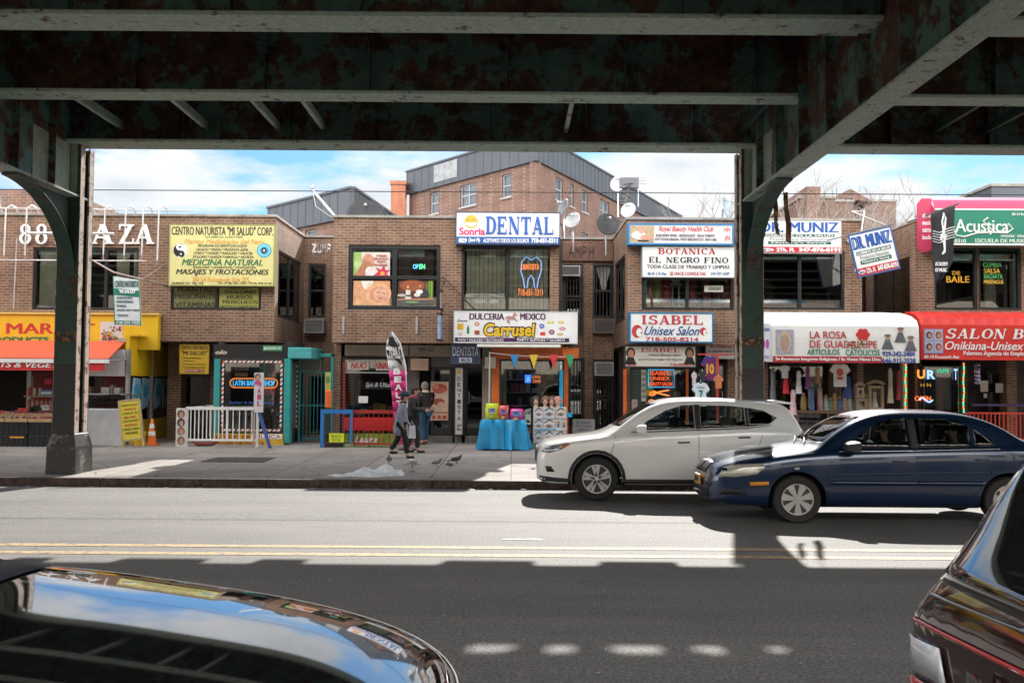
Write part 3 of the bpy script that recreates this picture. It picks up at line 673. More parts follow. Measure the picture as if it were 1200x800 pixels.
# MI SALUD board
D = 27.3
t = board('yellow_signboard', 'pale yellow CENTRO NATURISTA signboard with yin yang circle and blue eye', 'sign', (198, 263, 321.5, 335), D, (.64, .58, .24), (.30, .30, .12), 1.0, .26)
lett(t, D, (.02, .025, .02), [('CENTRO NATURISTA "MI SALUD" CORP.', 201, 265.5, 320, 275.5, dict(serif=0, bold=.015)), ('MASAJES Y FROTACIONES', 206, 315.5, 315, 323.5, dict(bold=.03, shear=.25)),
  ('PROGRAMA DE DESINTOXICACION', 232, 286.5, 289, 289.5), ('HIGADO * RINON * PROSTATA ASMA', 230, 290.8, 291, 294), ('UTERO * OVARIO * PARALISIS * CANCER', 227, 295, 296, 298.2), ('DOLORES * HUESOS * NERVIOS * ARTRITIS', 226, 299.5, 297, 302.6), ('SEXOLOGIA * HOMEOPATIA * ACUPUNTURA', 226, 312, 300, 314.4), ('QUEENS NY  TEL 718', 201, 330.5, 238, 333.6), ('Tel. (718) 255-1035 / (718) 505-3135', 255, 330.5, 318, 333.6)])
lett(t, D, (.02, .16, .06), [('MEDICINA NATURAL', 213, 303.8, 308, 311, dict(bold=.035, shear=.25)), ('QUEENS CENTER', 240, 276.6, 285, 279)])
lett(t, D, (.70, .36, .08), [('Plantas Medicinales del Peru', 216, 280.3, 309, 285.6, dict(bold=.01, shear=.25)), ('88-24 Roosevelt Ave 2FL', 226, 324.8, 293, 330, dict(bold=.03))])
m = MB(); x0, x1, z0, z1 = rect(203, 285.5, 219.5, 301.5, D); cx, cz, r_ = (x0 + x1) / 2, (z0 + z1) / 2, (x1 - x0) / 2
m.ell(cx, cz, r_, r_, D, .004, 28); m.m = 1; m.ell(cx, cz, r_ * .97, r_ * .97, D - .004, .002, 20, 70, 250); m.ell(cx + r_ * .16, cz - r_ * .48, r_ * .47, r_ * .47, D - .006, .0015); m.ell(cx, cz + r_ * .5, r_ * .13, r_ * .13, D - .008, .002)
m.m = 0; m.ell(cx - r_ * .14, cz + r_ * .48, r_ * .46, r_ * .46, D - .007, .001); m.ell(cx + r_ * .1, cz - r_ * .5, r_ * .13, r_ * .13, D - .008, .002); m.m = 1; m.ell(cx - r_ * .14, cz + r_ * .5, r_ * .12, r_ * .12, D - .009, .002)
m.build('yin_yang_emblem', [mWHT, mBLK], t)
m = MB(); x0, x1, z0, z1 = rect(301, 285, 318, 302, D); cx, cz, r_ = (x0 + x1) / 2, (z0 + z1) / 2, (x1 - x0) / 2
for i, (k, mm) in enumerate(((1, 0), (.82, 1), (.62, 0), (.38, 2), (.14, 3))): m.m = mm; m.ell(cx, cz, r_ * k, r_ * k, D - .001 - .003 * i, .003, 24)
m.build('eye_emblem', [mat((.05, .35, .5), .4), mat((.25, .6, .7), .4), mBLK, mWHT], t)
# window posters under it
t = thing('window_poster', 'yellow-green PLANTAS MEDICINALES VITAMINAS poster in window below big yellow board', 'poster', (W(225, 350, YF)[0], YF, 4)); D = 27.66
MB().pb(203, 337, 252, 361.5, D, .02).build('poster_sheet', mat((.17, .17, .05), .5, var=.2), t)
lett(t, D, BLK, [('PLANTAS', 208, 335.8, 249, 342, BD), ('MEDICINALES', 205, 344.5, 252, 350, BD), ('VITAMINAS', 205, 354, 252, 360.5, BD)])
t = thing('window_poster', 'yellow-green ALIVIO DOLORES HUESOS MUSCULOS poster in window below big board', 'poster', (W(280, 350, YF)[0], YF, 4))
MB().pb(257, 337, 303, 361.5, D, .02).build('poster_sheet', mat((.34, .33, .07), .5, var=.15), t)
lett(t, D, BLK, [('ALIVIO', 268, 335.8, 290, 339, BD), ('DOLORES', 264, 339.8, 300, 344, BD), ('HUESOS', 266, 346, 296, 350.3, BD), ('MUSCULOS', 261, 351.8, 302, 355.8, BD), ('METODO NATURAL', 258, 358, 302, 361.2, BD)])
# ------------------------------------------------------------------ middle block signs
D = 27.2
t = board('dental_signboard', 'white and blue DENTAL lightbox with smiling yellow face on the roofline', 'sign', (534, 248.5, 656.5, 286.5), D, WHT, (.03, .045, .09), 1.0, .4)
band(t, D, (.01, .09, .33), (535, 277.5, 655.5, 285.8))
lett(t, D, (.015, .10, .42), [('DENTAL', 569.5, 254, 649.5, 274.5, dict(serif=1, th=.03))])
lett(t, D, (.60, .03, .15), [('Sonria', 538, 266.5, 568.5, 275.5, dict(bold=.03))])
lett(t, D - .007, WHT, [('8829', 537.5, 279, 547, 284.5, dict(bold=.05)), ('(2nd Fl)', 549, 279, 562.5, 284.5, dict(bold=.04)), ('ACEPTAMOS TODOS LOS SEGUROS', 566, 279.5, 620, 284.3, dict(bold=.03, shear=.2)), ('718-651-3311', 622.5, 278.8, 653.5, 284.8, dict(bold=.06))])
m = MB(); x0, x1, z0, z1 = rect(544, 252, 560, 267.5, D); cx, cz, r_ = (x0 + x1) / 2, (z0 + z1) / 2, (x1 - x0) / 2
m.ell(cx, cz, r_, r_, D, .004, 26); m.m = 1; m.ell(cx, cz - r_ * .12, r_ * .82, r_ * .62, D - .005, .003, 16, 180, 360); m.m = 2
for s in (-1, 1): m.ell(cx + s * r_ * .38, cz + r_ * .28, r_ * .2, r_ * .06, D - .005, .003, 10)
for i in range(-2, 3): m.box(cx + i * r_ * .27 - .004, cx + i * r_ * .27 + .004, D - .011, D - .0085, cz - r_ * .62, cz - r_ * .14)
m.build('smiling_face', [mat((.75, .42, .04), .4), mWHT, mat((.25, .15, .04), .5)], t)
# dulceria
D = 27.15
t = board('candy_shop_signboard', 'white DULCERIA MEXICO candy shop signboard with yellow script and small sweets', 'sign', (531.5, 364.5, 677, 402.3), D, WHT, (.45, .46, .45), .7, .36)
lett(t, D, (.07, .01, .07), [('DULCERIA', 550, 367, 591, 374.5, dict(bold=.05)), ('MEXICO', 609.5, 367, 639.5, 374.5, dict(bold=.05)), ('Evans', 536, 374, 548, 377, dict(shear=.3))])
m = MB(); m.ptext('Carrusel', 566, 377.5, 628, 395.5, D - .006, .01, bold=.085, shear=.1); m.build('script_outline', mat((.05, .012, .02), .4), t)
m = MB(); m.ptext('Carrusel', 567.3, 379, 626.8, 394, D - .018, .008, bold=.03, shear=.1); m.build('script_lettering', mat((.75, .48, .03), .4), t)
band(t, D, (.06, .01, .08), (533, 395.8, 667, 400.5)); lett(t, D - .007, WHT, [('PAN * DULCES * BOTANAS', 537, 396.6, 590, 399.8, BD), ('PARTY SUPPLIES * GLOBOS', 606, 396.6, 662, 399.8, BD)])
IC = [(536, 379, 543, 386, (.65, .42, .02)), (547, 381, 550, 391, (.02, .22, .08)), (556, 377, 562, 382, (.45, .2, .1)), (556, 387, 562, 392, (.3, .08, .03)), (537, 389, 542, 393, (.55, .35, .3)), (632, 379, 638, 385, (.08, .12, .4)), (641, 376, 650, 379, (.5, .5, .05)), (654, 376, 661, 379, (.65, .4, .05)), (633, 389, 639, 393, (.6, .05, .06)), (643, 386, 650, 392, (.2, .05, .12)), (655, 383, 663, 387, (.6, .2, .25)), (653, 390, 660, 393, (.4, .3, .05)), (541, 369, 543, 371, (.4, .7, .8))]
m = MB(); mats = []
for i, (a, b_, c, d, col) in enumerate(IC):
    m.m = len(mats); mats.append(mat(col, .4)); x0, x1, z0, z1 = rect(a, b_, c, d, D)
    if i in (0, 3, 8): m.box(x0, x1, D - .005, D, z0, z1)
    elif i == 1: m.prism([(x0, z0), (x1, z0), (x1, z0 + (z1 - z0) * .6), ((x0 + x1) / 2 + .01, z1), ((x0 + x1) / 2 - .01, z1), (x0, z0 + (z1 - z0) * .6)], D - .005, D)
    else: m.ell((x0 + x1) / 2, (z0 + z1) / 2, (x1 - x0) / 2, (z1 - z0) / 2, D, .005, 10); m.m = len(mats); mats.append(mat([min(1, v * 1.6 + .2) for v in col], .4)); m.ell((x0 + x1) / 2, (z0 + z1) / 2, (x1 - x0) / 3.6, (z1 - z0) / 3.6, D - .0055, .003, 8)
m.build('sweets_pictures', mats, t)
m = MB(); x0, x1, z0, z1 = rect(592, 366, 607, 380, D)
hp = [(.1, .1), (.2, .5), (.1, .55), (.0, .3), (.05, .6), (.25, .72), (.55, .68), (.68, .95), (.78, 1), (.8, .92), (.95, .8), (.9, .72), (.78, .78), (.74, .55), (.95, .35), (.9, .2), (.84, .34), (.64, .42), (.36, .42), (.3, .3), (.34, .08), (.26, .05), (.22, .3)]
for (a, b_), (c, d) in zip(hp, hp[1:] + hp[:1]): pass
m.prism([(x0 + a * (x1 - x0), z0 + b_ * (z1 - z0)) for a, b_ in hp], D - .012, D - .006); m.build('carousel_horse_picture', mat((.45, .22, .2), .5, var=.4, scale=20), t)
# neon tooth + blinds window lettering
D = 27.64
t = thing('tooth_neon', 'blue neon tooth outline with orange DENTISTA lettering hanging in the blinds window', 'neon sign', (W(622, 340, D)[0], D, 4.2))
m = MB(); x0, x1, z0, z1 = rect(608, 301, 637, 338, D); tp = [(.12, .85), (.3, 1), (.5, .9), (.72, 1), (.9, .85), (.9, .55), (.8, .3), (.74, .02), (.64, .03), (.6, .3), (.5, .42), (.38, .3), (.34, .03), (.24, .02), (.18, .3), (.08, .55), (.12, .85)]
m.tube([(x0 + a * (x1 - x0), D, z0 + b_ * (z1 - z0)) for a, b_ in tp], .014, 5); m.build('tooth_tube', mat((.16, .26, .5), .4, emit=.35, var=0), t)
lett(t, D, (.9, .22, .05), [('DENTISTA', 611, 309.5, 632, 316, dict(bold=.02)), ('718-651-3311', 607, 338.5, 636, 346.5, dict(bold=0))], emit=.3)
t = thing('window_lettering', 'faint white opening hours lettered on the left pane under DENTAL', 'lettering', (W(570, 350, D)[0], D, 4))
lett(t, D, (.45, .45, .4), [('ABIERTO LOS DOMINGOS', 545, 344, 591, 348.5), ('10AM - 4PM', 556, 351, 583, 356)])
# massage posters
def poster(label, r, D, bgc, shapes, name='window_poster', txt=None, tcol=None, group=None):
    x0, x1, z0, z1 = rect(*r, D); t = thing(name, label, 'poster', ((x0 + x1) / 2, D, z0), group=group); MB().box(x0, x1, D, D + .01, z0, z1).build('poster_sheet', mat(bgc, .35, var=.18, scale=4), t)
    m = MB(); mats = []
    for i, (k, a, b_, c, d, col) in enumerate(shapes):
        m.m = len(mats); mats.append(mat(col, .4, var=.3, scale=7)); X = lambda u: x0 + u * (x1 - x0); Z = lambda v: z0 + v * (z1 - z0); y = D - .001 - .0012 * i
        if k == 'e': m.ell(X(a), Z(b_), c * (x1 - x0), d * (z1 - z0), y, .001, 18)
        elif k == 'r': m.box(X(a), X(c), y - .001, y, Z(b_), Z(d))
        else: m.prism([(X(u), Z(v)) for u, v in a], y - .001, y)
    if shapes: m.build('printed_picture', mats, t)
    if txt: lett(t, D - .002 - .0014 * len(shapes), tcol, txt)
    return t
SK = (.55, .26, .16); SK2 = (.42, .18, .10); D = 27.685
poster('massage poster with pink lily and bare foot, upper left pane of black window', (414, 295.5, 457, 324.5), D, (.66, .62, .55),
 [('r', 0, 0, .22, 1, (.30, .48, .12)), ('e', .12, .5, .1, .2, (.45, .6, .25)), ('e', .40, .62, .17, .32, SK), ('p', [(.0, .0), (.3, .0), (.52, .5), (.3, .75), (.16, .35)], 0, 0, 0, SK2), ('e', .45, .2, .12, .22, (.72, .66, .62)), ('p', [(.55, .05), (.68, .22), (.6, .4), (.76, .3), (.84, .5), (.88, .28), (1, .3), (.92, .14), (1, .0), (.7, .02)], 0, 0, 0, (.62, .03, .08)), ('e', .8, .15, .06, .08, (.7, .35, .05))],
 txt=[('STRESS', 441, 298.5, 453, 300.8, BD), ('RELIEVING', 438, 302, 455, 304.4, BD), ('FOOT', 442, 305.5, 452, 307.8, BD), ('MASSAGE', 438, 309, 454, 311.4, BD)], tcol=(.5, .02, .03))
poster('orange massage poster with towel and resting face, lower left pane', (414, 329, 457, 357.5), D, (.62, .30, .14),
 [('p', [(0, .0), (.35, .0), (.5, .35), (.4, .9), (.25, 1), (0, 1)], 0, 0, 0, (.66, .34, .18)), ('p', [(.2, 1), (.55, 1), (.5, .7), (.3, .65)], 0, 0, 0, (.7, .66, .6)), ('e', .68, .48, .36, .44, (.72, .4, .22)), ('e', .70, .44, .26, .33, (.6, .28, .17)), ('e', .74, .44, .19, .27, (.68, .38, .26)), ('e', .68, .53, .05, .02, (.15, .05, .03)), ('e', .82, .5, .05, .02, (.15, .05, .03)), ('e', .74, .28, .06, .03, (.5, .08, .07)), ('p', [(0, 0), (1, 0), (1, .08), (.5, .14), (0, .2)], 0, 0, 0, (.68, .38, .2))])
poster('massage poster with candles, white orchids and green bamboo, lower right pane', (466.5, 329, 508, 357.5), D, (.10, .035, .02),
 [('e', .4, .8, .35, .25, (.30, .08, .03)), ('r', 0, .0, 1, .26, (.09, .09, .085)), ('p', [(0, .26), (1, .3), (1, .22), (0, .2)], 0, 0, 0, (.45, .22, .12)), ('r', .86, .3, .9, 1, (.15, .35, .04)), ('r', .92, .3, .97, 1, (.2, .42, .05)), ('r', .79, .35, .82, .9, (.12, .3, .04)), ('e', .72, .5, .16, .07, (.03, .03, .03)), ('e', .72, .4, .18, .07, (.05, .05, .05)), ('e', .72, .6, .12, .05, (.04, .04, .04)), ('r', .22, .42, .35, .62, (.7, .66, .58)), ('e', .28, .3, .1, .06, (.6, .6, .55)), ('e', .28, .74, .02, .06, (.9, .5, .1)), ('e', .6, .55, .1, .09, (.7, .68, .66)), ('e', .54, .42, .09, .08, (.68, .66, .62)), ('e', .1, .4, .12, .06, (.5, .48, .42)), ('e', .62, .78, .02, .05, (.9, .5, .1)), ('e', .4, .12, .2, .05, (.2, .3, .15))])
t = thing('open_neon', 'small OPEN neon board hanging in the upper right pane beside massage poster', 'neon sign', (W(490, 312, D)[0], D, 5)); MB().pb(482, 307, 500, 317.5, D + .03, .03).build('board', mBLK, t)
lett(t, D + .028, (.1, .4, .9), [('OP', 484, 309.5, 490.5, 315, BD)], emit=1.0); lett(t, D + .028, (.1, .8, .3), [('EN', 491.5, 309.5, 498, 315, BD)], emit=1.0)
m = MB(); blinds(m, *rect(467, 295, 508, 325, 27.8)[:2], *rect(467, 295, 508, 325, 27.8)[2:], 27.8, 11); m.build('brown_curtain', mat((.20, .12, .10), .8, var=.4), wB1)
# ------------------------------------------------------------------ botanica block signs
D = 27.2
t = board('beauty_club_signboard', 'long white and blue framed Royal Beauty Health Club sign above BOTANICA', 'sign', (736, 262, 860, 287), D, (.68, .66, .64), (.02, .18, .38), 2.0, .36)
MB().pb(738.5, 264.5, 766.5, 284, D - .006, .006).build('spa_picture', mat((.45, .33, .2), .5, var=.4, scale=8), t)
m = MB(); m.m = 0; x0, x1, z0, z1 = rect(739, 265, 766, 284, D); m.ell(x0 + .22, z0 + .2, .2, .12, D - .007, .002); m.m = 1; m.ell(x0 + .3, z0 + .32, .08, .09, D - .010, .002); m.ell(x0 + .42, z0 + .14, .16, .07, D - .010, .002); m.m = 2; m.box(x0 + .2, x0 + .5, D - .013, D - .01, z0 + .02, z0 + .06)
m.build('spa_figures', [mat((.7, .65, .6), .5), mat((.6, .3, .22), .5), mBLK], t)
lett(t, D, (.50, .03, .03), [('Royal Beauty Health Club', 772, 265, 836, 273, dict(shear=.3, bold=.012)), ('HH', 848, 266, 856, 272, dict(shear=.2)), ('SPA', 849, 276, 856, 282, dict(shear=.2))])
lett(t, D, (.06, .02, .10), [('RUSH BODY WORK   REFLEXOLOGY   RELAX THERAPY', 769, 274.5, 838, 277.5, BD), ('HOT STONE HEALING  FOOT REFLEXOLOGY  SKIN CARE', 768, 279, 840, 282, BD)])
D = 27.3
t = board('botanica_signboard', 'large white BOTANICA EL NEGRO FINO sign in red and black serif letters', 'sign', (752.5, 288.5, 861, 325), D, WHT, (.35, .35, .34), .5, .26)
lett(t, D, (.42, .015, .02), [('BOTANICA', 771.5, 290.8, 838.5, 298, dict(serif=1, th=.008))])
lett(t, D, BLK, [('EL NEGRO FINO', 760.5, 301.3, 853.5, 308, dict(serif=1, th=.008))])
lett(t, D, (.03, .03, .03), [('TODA CLASE DE TRABAJO Y LIMPIAS', 758, 310.5, 855, 316, BD)])
lett(t, D, (.02, .15, .35), [('88-18  2 FL Piso', 759, 318.8, 781, 322.3, BD), ('347-737-3587', 833, 318.8, 855, 322.3, BD)])
lett(t, D, (.45, .02, .03), [('SE HACE CONSULTAS', 785, 318.6, 827, 322.5, BD)])
D = 27.15
t = board('salon_signboard', 'upper blue framed ISABEL Unisex Salon sign with telephone number', 'sign', (737.5, 366, 836, 401.5), D, WHT, (.02, .16, .32), 1.6, .3)
lett(t, D, (.45, .03, .05), [('ISABEL', 751.5, 369.5, 824.5, 380, dict(serif=1, th=.01)), ('718-505-8214', 757, 395, 818.5, 400, dict(bold=.02))])
lett(t, D, (.01, .07, .22), [('Unisex Salon', 755, 382, 820, 392.8, dict(shear=.45, bold=.012))])
m = MB()
for px in (748.5, 826):
    x0, x1, z0, z1 = rect(px - 7, 381, px + 6, 397, D); cx, cz = (x0 + x1) / 2, (z0 + z1) / 2; s = 1 if px < 800 else .6
    m.m = 0; m.ell(cx - .03, cz + .02, .15 * s, .18 * s, D, .004); m.m = 1; m.ell(cx + .03 * s, cz - .01, .085 * s, .12 * s, D - .005, .003); m.m = 0; m.ell(cx + .08 * s, cz - .02, .03 * s, .015, D - .009, .002)
m.build('head_emblem', [mat((.5, .04, .04), .5), mWHT], t)
D = 27.35
t = board('salon_lower_signboard', 'lower dark framed cream ISABEL sign with two portrait heads', 'sign', (732, 405, 816, 430.5), D, (.60, .56, .48), (.03, .03, .03), 1.3, .2)
lett(t, D, (.40, .03, .03), [('ISABEL', 751, 407.5, 797, 412.5, dict(serif=1, th=.006)), ('88-20', 735, 425, 745, 428.5, BD), ('718-505-8214', 785, 425.5, 814, 428.8, BD)])
lett(t, D, (.05, .05, .05), [('Unisex Beauty Salon', 760, 414, 798, 418, dict(shear=.4)), ('Hair Cut * Perm * Color * Highlights * Facial * Waxing * Nails', 748, 420, 800, 422.5)])
def head(m, cx, cz, s, y, mats=(0, 1, 2)):
    m.m = mats[0]; m.ell(cx, cz, .11 * s, .13 * s, y, .003); m.m = mats[1]; m.ell(cx + .01, cz - .03 * s, .07 * s, .10 * s, y - .004, .002); m.m = mats[2]; m.prism([(cx - .14 * s, cz - .28 * s), (cx + .14 * s, cz - .28 * s), (cx + .07 * s, cz - .11 * s), (cx - .07 * s, cz - .11 * s)], y - .008, y - .006)
m = MB()
for px in (739, 808): x_, z_ = W(px, 413, D); head(m, x_, z_, 1.15, D)
m.build('portrait_heads', [mBLK, mat(SK2, .5), mBLK], t)
t = board('botanica_lower_signboard', 'small white BOTANICA sign over the football shirts', 'sign', (827, 403, 861, 420.5), 27.9, (.60, .60, .57), (.2, .2, .2), .5, .1)
lett(t, 27.9, (.45, .03, .03), [('BOTANICA', 832, 404.5, 857, 408, dict(bold=.05))]); lett(t, 27.9, (.05, .05, .05), [('EL NEGRO FINO', 830, 410, 858.5, 413, BD), ('TRABAJOS Y LIMPIAS', 832, 415, 852, 417.5)])
D = 27.3
t = board('doctor_signboard', 'wide white and red DR. MUNIZ sign fixed flat on the wall beside right column', 'sign', (888.5, 258.5, 986, 296.5), D, WHT, (.4, .4, .4), .5, .26)
def muniz(t, r, D):
    X = lambda u: r[0] + (r[2] - r[0]) * u; Y = lambda v: r[1] + (r[3] - r[1]) * v
    lett(t, D, (.01, .08, .33), [('DR. MUNIZ', X(.02), Y(.05), X(.97), Y(.36), dict(bold=.07))])
    band(t, D, (.02, .11, .07), (X(.07), Y(.41), X(.92), Y(.50)), 'green_bar'); band(t, D, (.02, .11, .07), (X(.12), Y(.64), X(.88), Y(.73)), 'green_bar'); band(t, D, (.50, .015, .03), (X(0.006), Y(.81), X(.994), Y(.99)), 'red_band')
    lett(t, D - .007, WHT, [('GABINETE DE LA SALUD', X(.09), Y(.425), X(.90), Y(.49), dict(bold=.04)), ("Nature's Savvy", X(.16), Y(.65), X(.83), Y(.725), dict(bold=.03)), ('2Th. Fl.', X(.22), Y(.84), X(.44), Y(.96), dict(bold=.04)), ('347-876-0191', X(.49), Y(.835), X(.985), Y(.965), dict(bold=.05))])
    lett(t, D, (.25, .27, .26), [('Productos Naturales', X(.14), Y(.52), X(.84), Y(.62))])
    m = MB(); x0, x1, z0, z1 = rect(X(.02), Y(.85), X(.19), Y(.95), D); m.ell((x0 + x1) / 2, (z0 + z1) / 2, (x1 - x0) / 2, (z1 - z0) / 2, D - .007, .003); m.build('number_oval', mWHT, t); lett(t, D - .011, (.01, .08, .3), [('88-16', X(.05), Y(.87), X(.16), Y(.93), BD)])
muniz(t, (888.5, 258.5, 986, 296.5), D)
# the hanging tilted copy, turned about its base
D = 26.2
t = board('hanging_doctor_panel', 'tilted blue edged DR. MUNIZ panel hanging from a pole over the recess', 'hanging sign', (1005, 270, 1056, 321), D, WHT, (.02, .10, .30), 1.2, .05)
muniz(t, (1006, 271, 1055, 320), D)
pm = MB(); x_, z_ = W(1003, 272, D); x2, z2 = W(1058, 268, D); pm.tube([(x_ - .5, D + .02, z_ + .04), (x2 + .05, D + .02, z2 + .0)], .022, 6); pm.build('pole', mat((.2, .2, .2), .4, .4), t)
t.rotation_euler = (0, R(-13), 0); t.location.z += .02
# statues behind glass
def statue(x, y, z, h, cols, label, parent=None):
    t = thing('statue', label, 'statue', (x, y, z), 'religious statues in the BOTANICA window')
    m = MB(); m.lathe([(.11, 0), (.12, .03), (.09, .06)], (x, y, z), n=12); m.build('base', mat((.25, .18, .1), .5), t)
    m = MB(); m.lathe([(.095 * h / .8, .06), (.105 * h / .8, .25 * h), (.085 * h / .8, .5 * h), (.10 * h / .8, .68 * h), (.06 * h / .8, .78 * h), (.03, .8 * h)], (x, y, z), n=12); m.tube([(x - .09, y - .03, z + .66 * h), (x - .06, y - .12, z + .5 * h), (x, y - .13, z + .55 * h)], .028, 6); m.tube([(x + .09, y - .03, z + .66 * h), (x + .07, y - .12, z + .52 * h), (x + .02, y - .13, z + .56 * h)], .028, 6)
    m.build('robe', mat(cols[0], .5), t)
    m = MB(); m.lathe([(.112 * h / .8, .1), (.118 * h / .8, .3 * h), (.112 * h / .8, .66 * h), (.05, .80 * h), (.055, .9 * h)], (x, y + .03, z), n=12); m.build('mantle', mat(cols[1], .5), t)
    m = MB(); m.ball((x, y - .02, z + .88 * h), (.045, .05, .06)); m.build('head', mat((.5, .3, .2), .5), t)
    return t
yst = 27.95; zst = W(800, 360, yst)[1]
MB().pb(752, 359.5, 860, 362, 27.8, .5).build('window_shelf', mat((.12, .1, .08), .6), bC)
for px, h, cols, lab in ((758, .75, ((.5, .4, .35), (.35, .3, .3)), 'pale robed praying statue at the left end of the BOTANICA window'), (769.5, 1.05, ((.5, .42, .22), (.42, .32, .12)), 'tall gold mantled statue near left end of the BOTANICA window'),
   (781, .95, ((.45, .05, .05), (.4, .04, .03)), 'bright red robed statue beside the tall gold one'), (811, .95, ((.40, .06, .06), (.28, .03, .03)), 'red robed statue just right of the window mullion'), (827.5, 1.0, ((.35, .08, .05), (.3, .05, .04)), 'brown-red statue below the small white card'),
   (841, .95, ((.12, .08, .05), (.35, .04, .04)), 'dark robed statue with red cloak below the card edge'), (852, .85, ((.45, .04, .05), (.45, .4, .38)), 'red and white statue closest to the steel column')):
    statue(W(px, 350, yst)[0], yst, zst + .02, h, cols, lab)
t = thing('column_ornament', 'white arched ornament standing between the statues of the window', 'ornament', (W(792, 0, yst)[0], yst, zst)); x_ = W(792, 350, yst)[0]
m = MB(); [m.tube([(x_ + s, yst, zst + .02), (x_ + s, yst, zst + .62)], .03, 8) for s in (-.09, .09)]; m.box(x_ - .16, x_ + .16, yst - .06, yst + .06, zst + .62, zst + .68); m.box(x_ - .16, x_ + .16, yst - .06, yst + .06, zst, zst + .03); m.ball((x_, yst, zst + .78), (.13, .06, .1)); m.build('ornament_body', mat((.45, .46, .44), .5), t)
t = thing('address_card', 'small white address card with an arrow taped inside the statue window', 'card', (W(836, 338, 27.7)[0], 27.7, 4)); MB().pb(825.5, 334.5, 847.5, 342, 27.66, .01).build('card_sheet', mat((.62, .60, .5), .6), t); lett(t, 27.655, (.1, .1, .1), [('BOTANICA 88-18', 831, 336.5, 845, 340)])
# things behind the DR MUNIZ window
t = thing('lighthouse_lamp', 'cream tower shaped lantern standing in window below DR. MUNIZ sign', 'lantern', (W(899, 340, 28)[0], 28, 4))
x_, z_ = W(899.5, 362, 28.0); m = MB(); m.lathe([(.16, 0), (.16, .55), (.24, .56), (.1, .8), (.0, .85)], (x_, 28.0, z_), n=4); m.build('lantern_body', mat((.38, .33, .24), .6), t)
poster('framed dark tangled picture leaning in right corner of the DR. MUNIZ window', (969, 338.5, 986.5, 361), 27.83, (.45, .40, .30), [('e', .5, .5, .33, .38, (.35, .30, .22)), ('e', .4, .6, .22, .2, (.04, .03, .03)), ('e', .6, .35, .16, .22, (.05, .03, .03)), ('e', .52, .62, .1, .1, (.4, .3, .2)), ('e', .35, .3, .08, .07, (.3, .05, .05))], name='framed_picture')
t = thing('potted_plant', 'dry brown potted plant in the window left of framed picture', 'plant', (W(952, 0, 28)[0], 28, 4)); x_, z_ = W(952, 362, 28.1); m = MB(); m.lathe([(.1, 0), (.14, .2), (.13, .2)], (x_, 28.1, z_), n=12); m.build('pot', mat((.2, .1, .06), .7), t)
m = MB()
for i in range(40):
    a, e_ = rnd.uniform(0, 6.3), rnd.uniform(.3, 1.4); l = rnd.uniform(.15, .35); m.ell(x_ + l * math.cos(a) * math.cos(e_), z_ + .2 + l * math.sin(e_), .035, .022, 28.1 + l * math.sin(a) * .5 * math.cos(e_), .004, 6)
m.build('foliage', mat((.2, .13, .06), .8, var=.5), t)
# ------------------------------------------------------------------ shop fronts
mSHOP = mat((.02, .02, .02), .4, var=.3); mTEAL = mat((.03, .30, .29), .45, var=.2); mORG = mat((.62, .13, .02), .45, var=.2); mBEI = mat((.30, .25, .19), .7, var=.2)
GOODC = [(.45, .06, .05), (.5, .4, .08), (.08, .2, .4), (.5, .5, .46), (.1, .3, .12), (.4, .2, .1), (.35, .1, .3), (.5, .25, .05)]
gMAT = [mat(c, .5, var=.2) for c in GOODC]
def shop(par, r, D=YS, g=None, depth=2.6, frame=mSHOP, cols=1, base=None, fw=.08, dark=INT, goods=0):
    """glazed front: frame part with pane; a dark room with walls, and shelves of goods behind it"""
    x0, x1, z0, z1 = rect(*r, D); f = MB()
    f.box(x0, x0 + fw, D, D + .1, z0, z1); f.box(x1 - fw, x1, D, D + .1, z0, z1); f.box(x0 + fw, x1 - fw, D + .002, D + .098, z1 - fw, z1); f.box(x0 + fw, x1 - fw, D + .002, D + .098, z0, z0 + fw)
    for i in range(1, cols): xx = x0 + (x1 - x0) * i / cols; f.box(xx - fw / 2, xx + fw / 2, D + .004, D + .096, z0 + fw, z1 - fw)
    o = f.build('shop_window', frame, par, bevel=.008)
    MB().box(x0 + fw / 2, x1 - fw / 2, D + .05, D + .057, z0 + fw / 2, z1 - fw / 2).build('pane', g or mGLASS, o)
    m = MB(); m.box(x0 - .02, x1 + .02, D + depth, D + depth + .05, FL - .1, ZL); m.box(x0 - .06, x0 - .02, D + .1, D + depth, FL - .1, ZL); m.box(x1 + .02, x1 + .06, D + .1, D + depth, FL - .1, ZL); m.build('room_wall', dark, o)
    if goods:
        m = MB()
        for k in range(goods):
            zz_ = z0 + .12 + (z1 - z0 - .3) * k / goods; y = D + .7 + .35 * (k % 2)
            m.m = 3; m.box(x0 + .1, x1 - .1, y, y + .3, zz_ - .02, zz_); x = x0 + .14
            while x < x1 - .25:
                w_ = rnd.uniform(.06, .2); h = rnd.uniform(.1, .30); m.m = rnd.randrange(8)
                if rnd.random() < .8: m.box(x, x + w_, y + rnd.uniform(0, .06), y + .22, zz_, zz_ + h)
                x += w_ + rnd.uniform(.01, .06)
        m.build('shelf_stock', gMAT, o, kind='stuff')
    return o
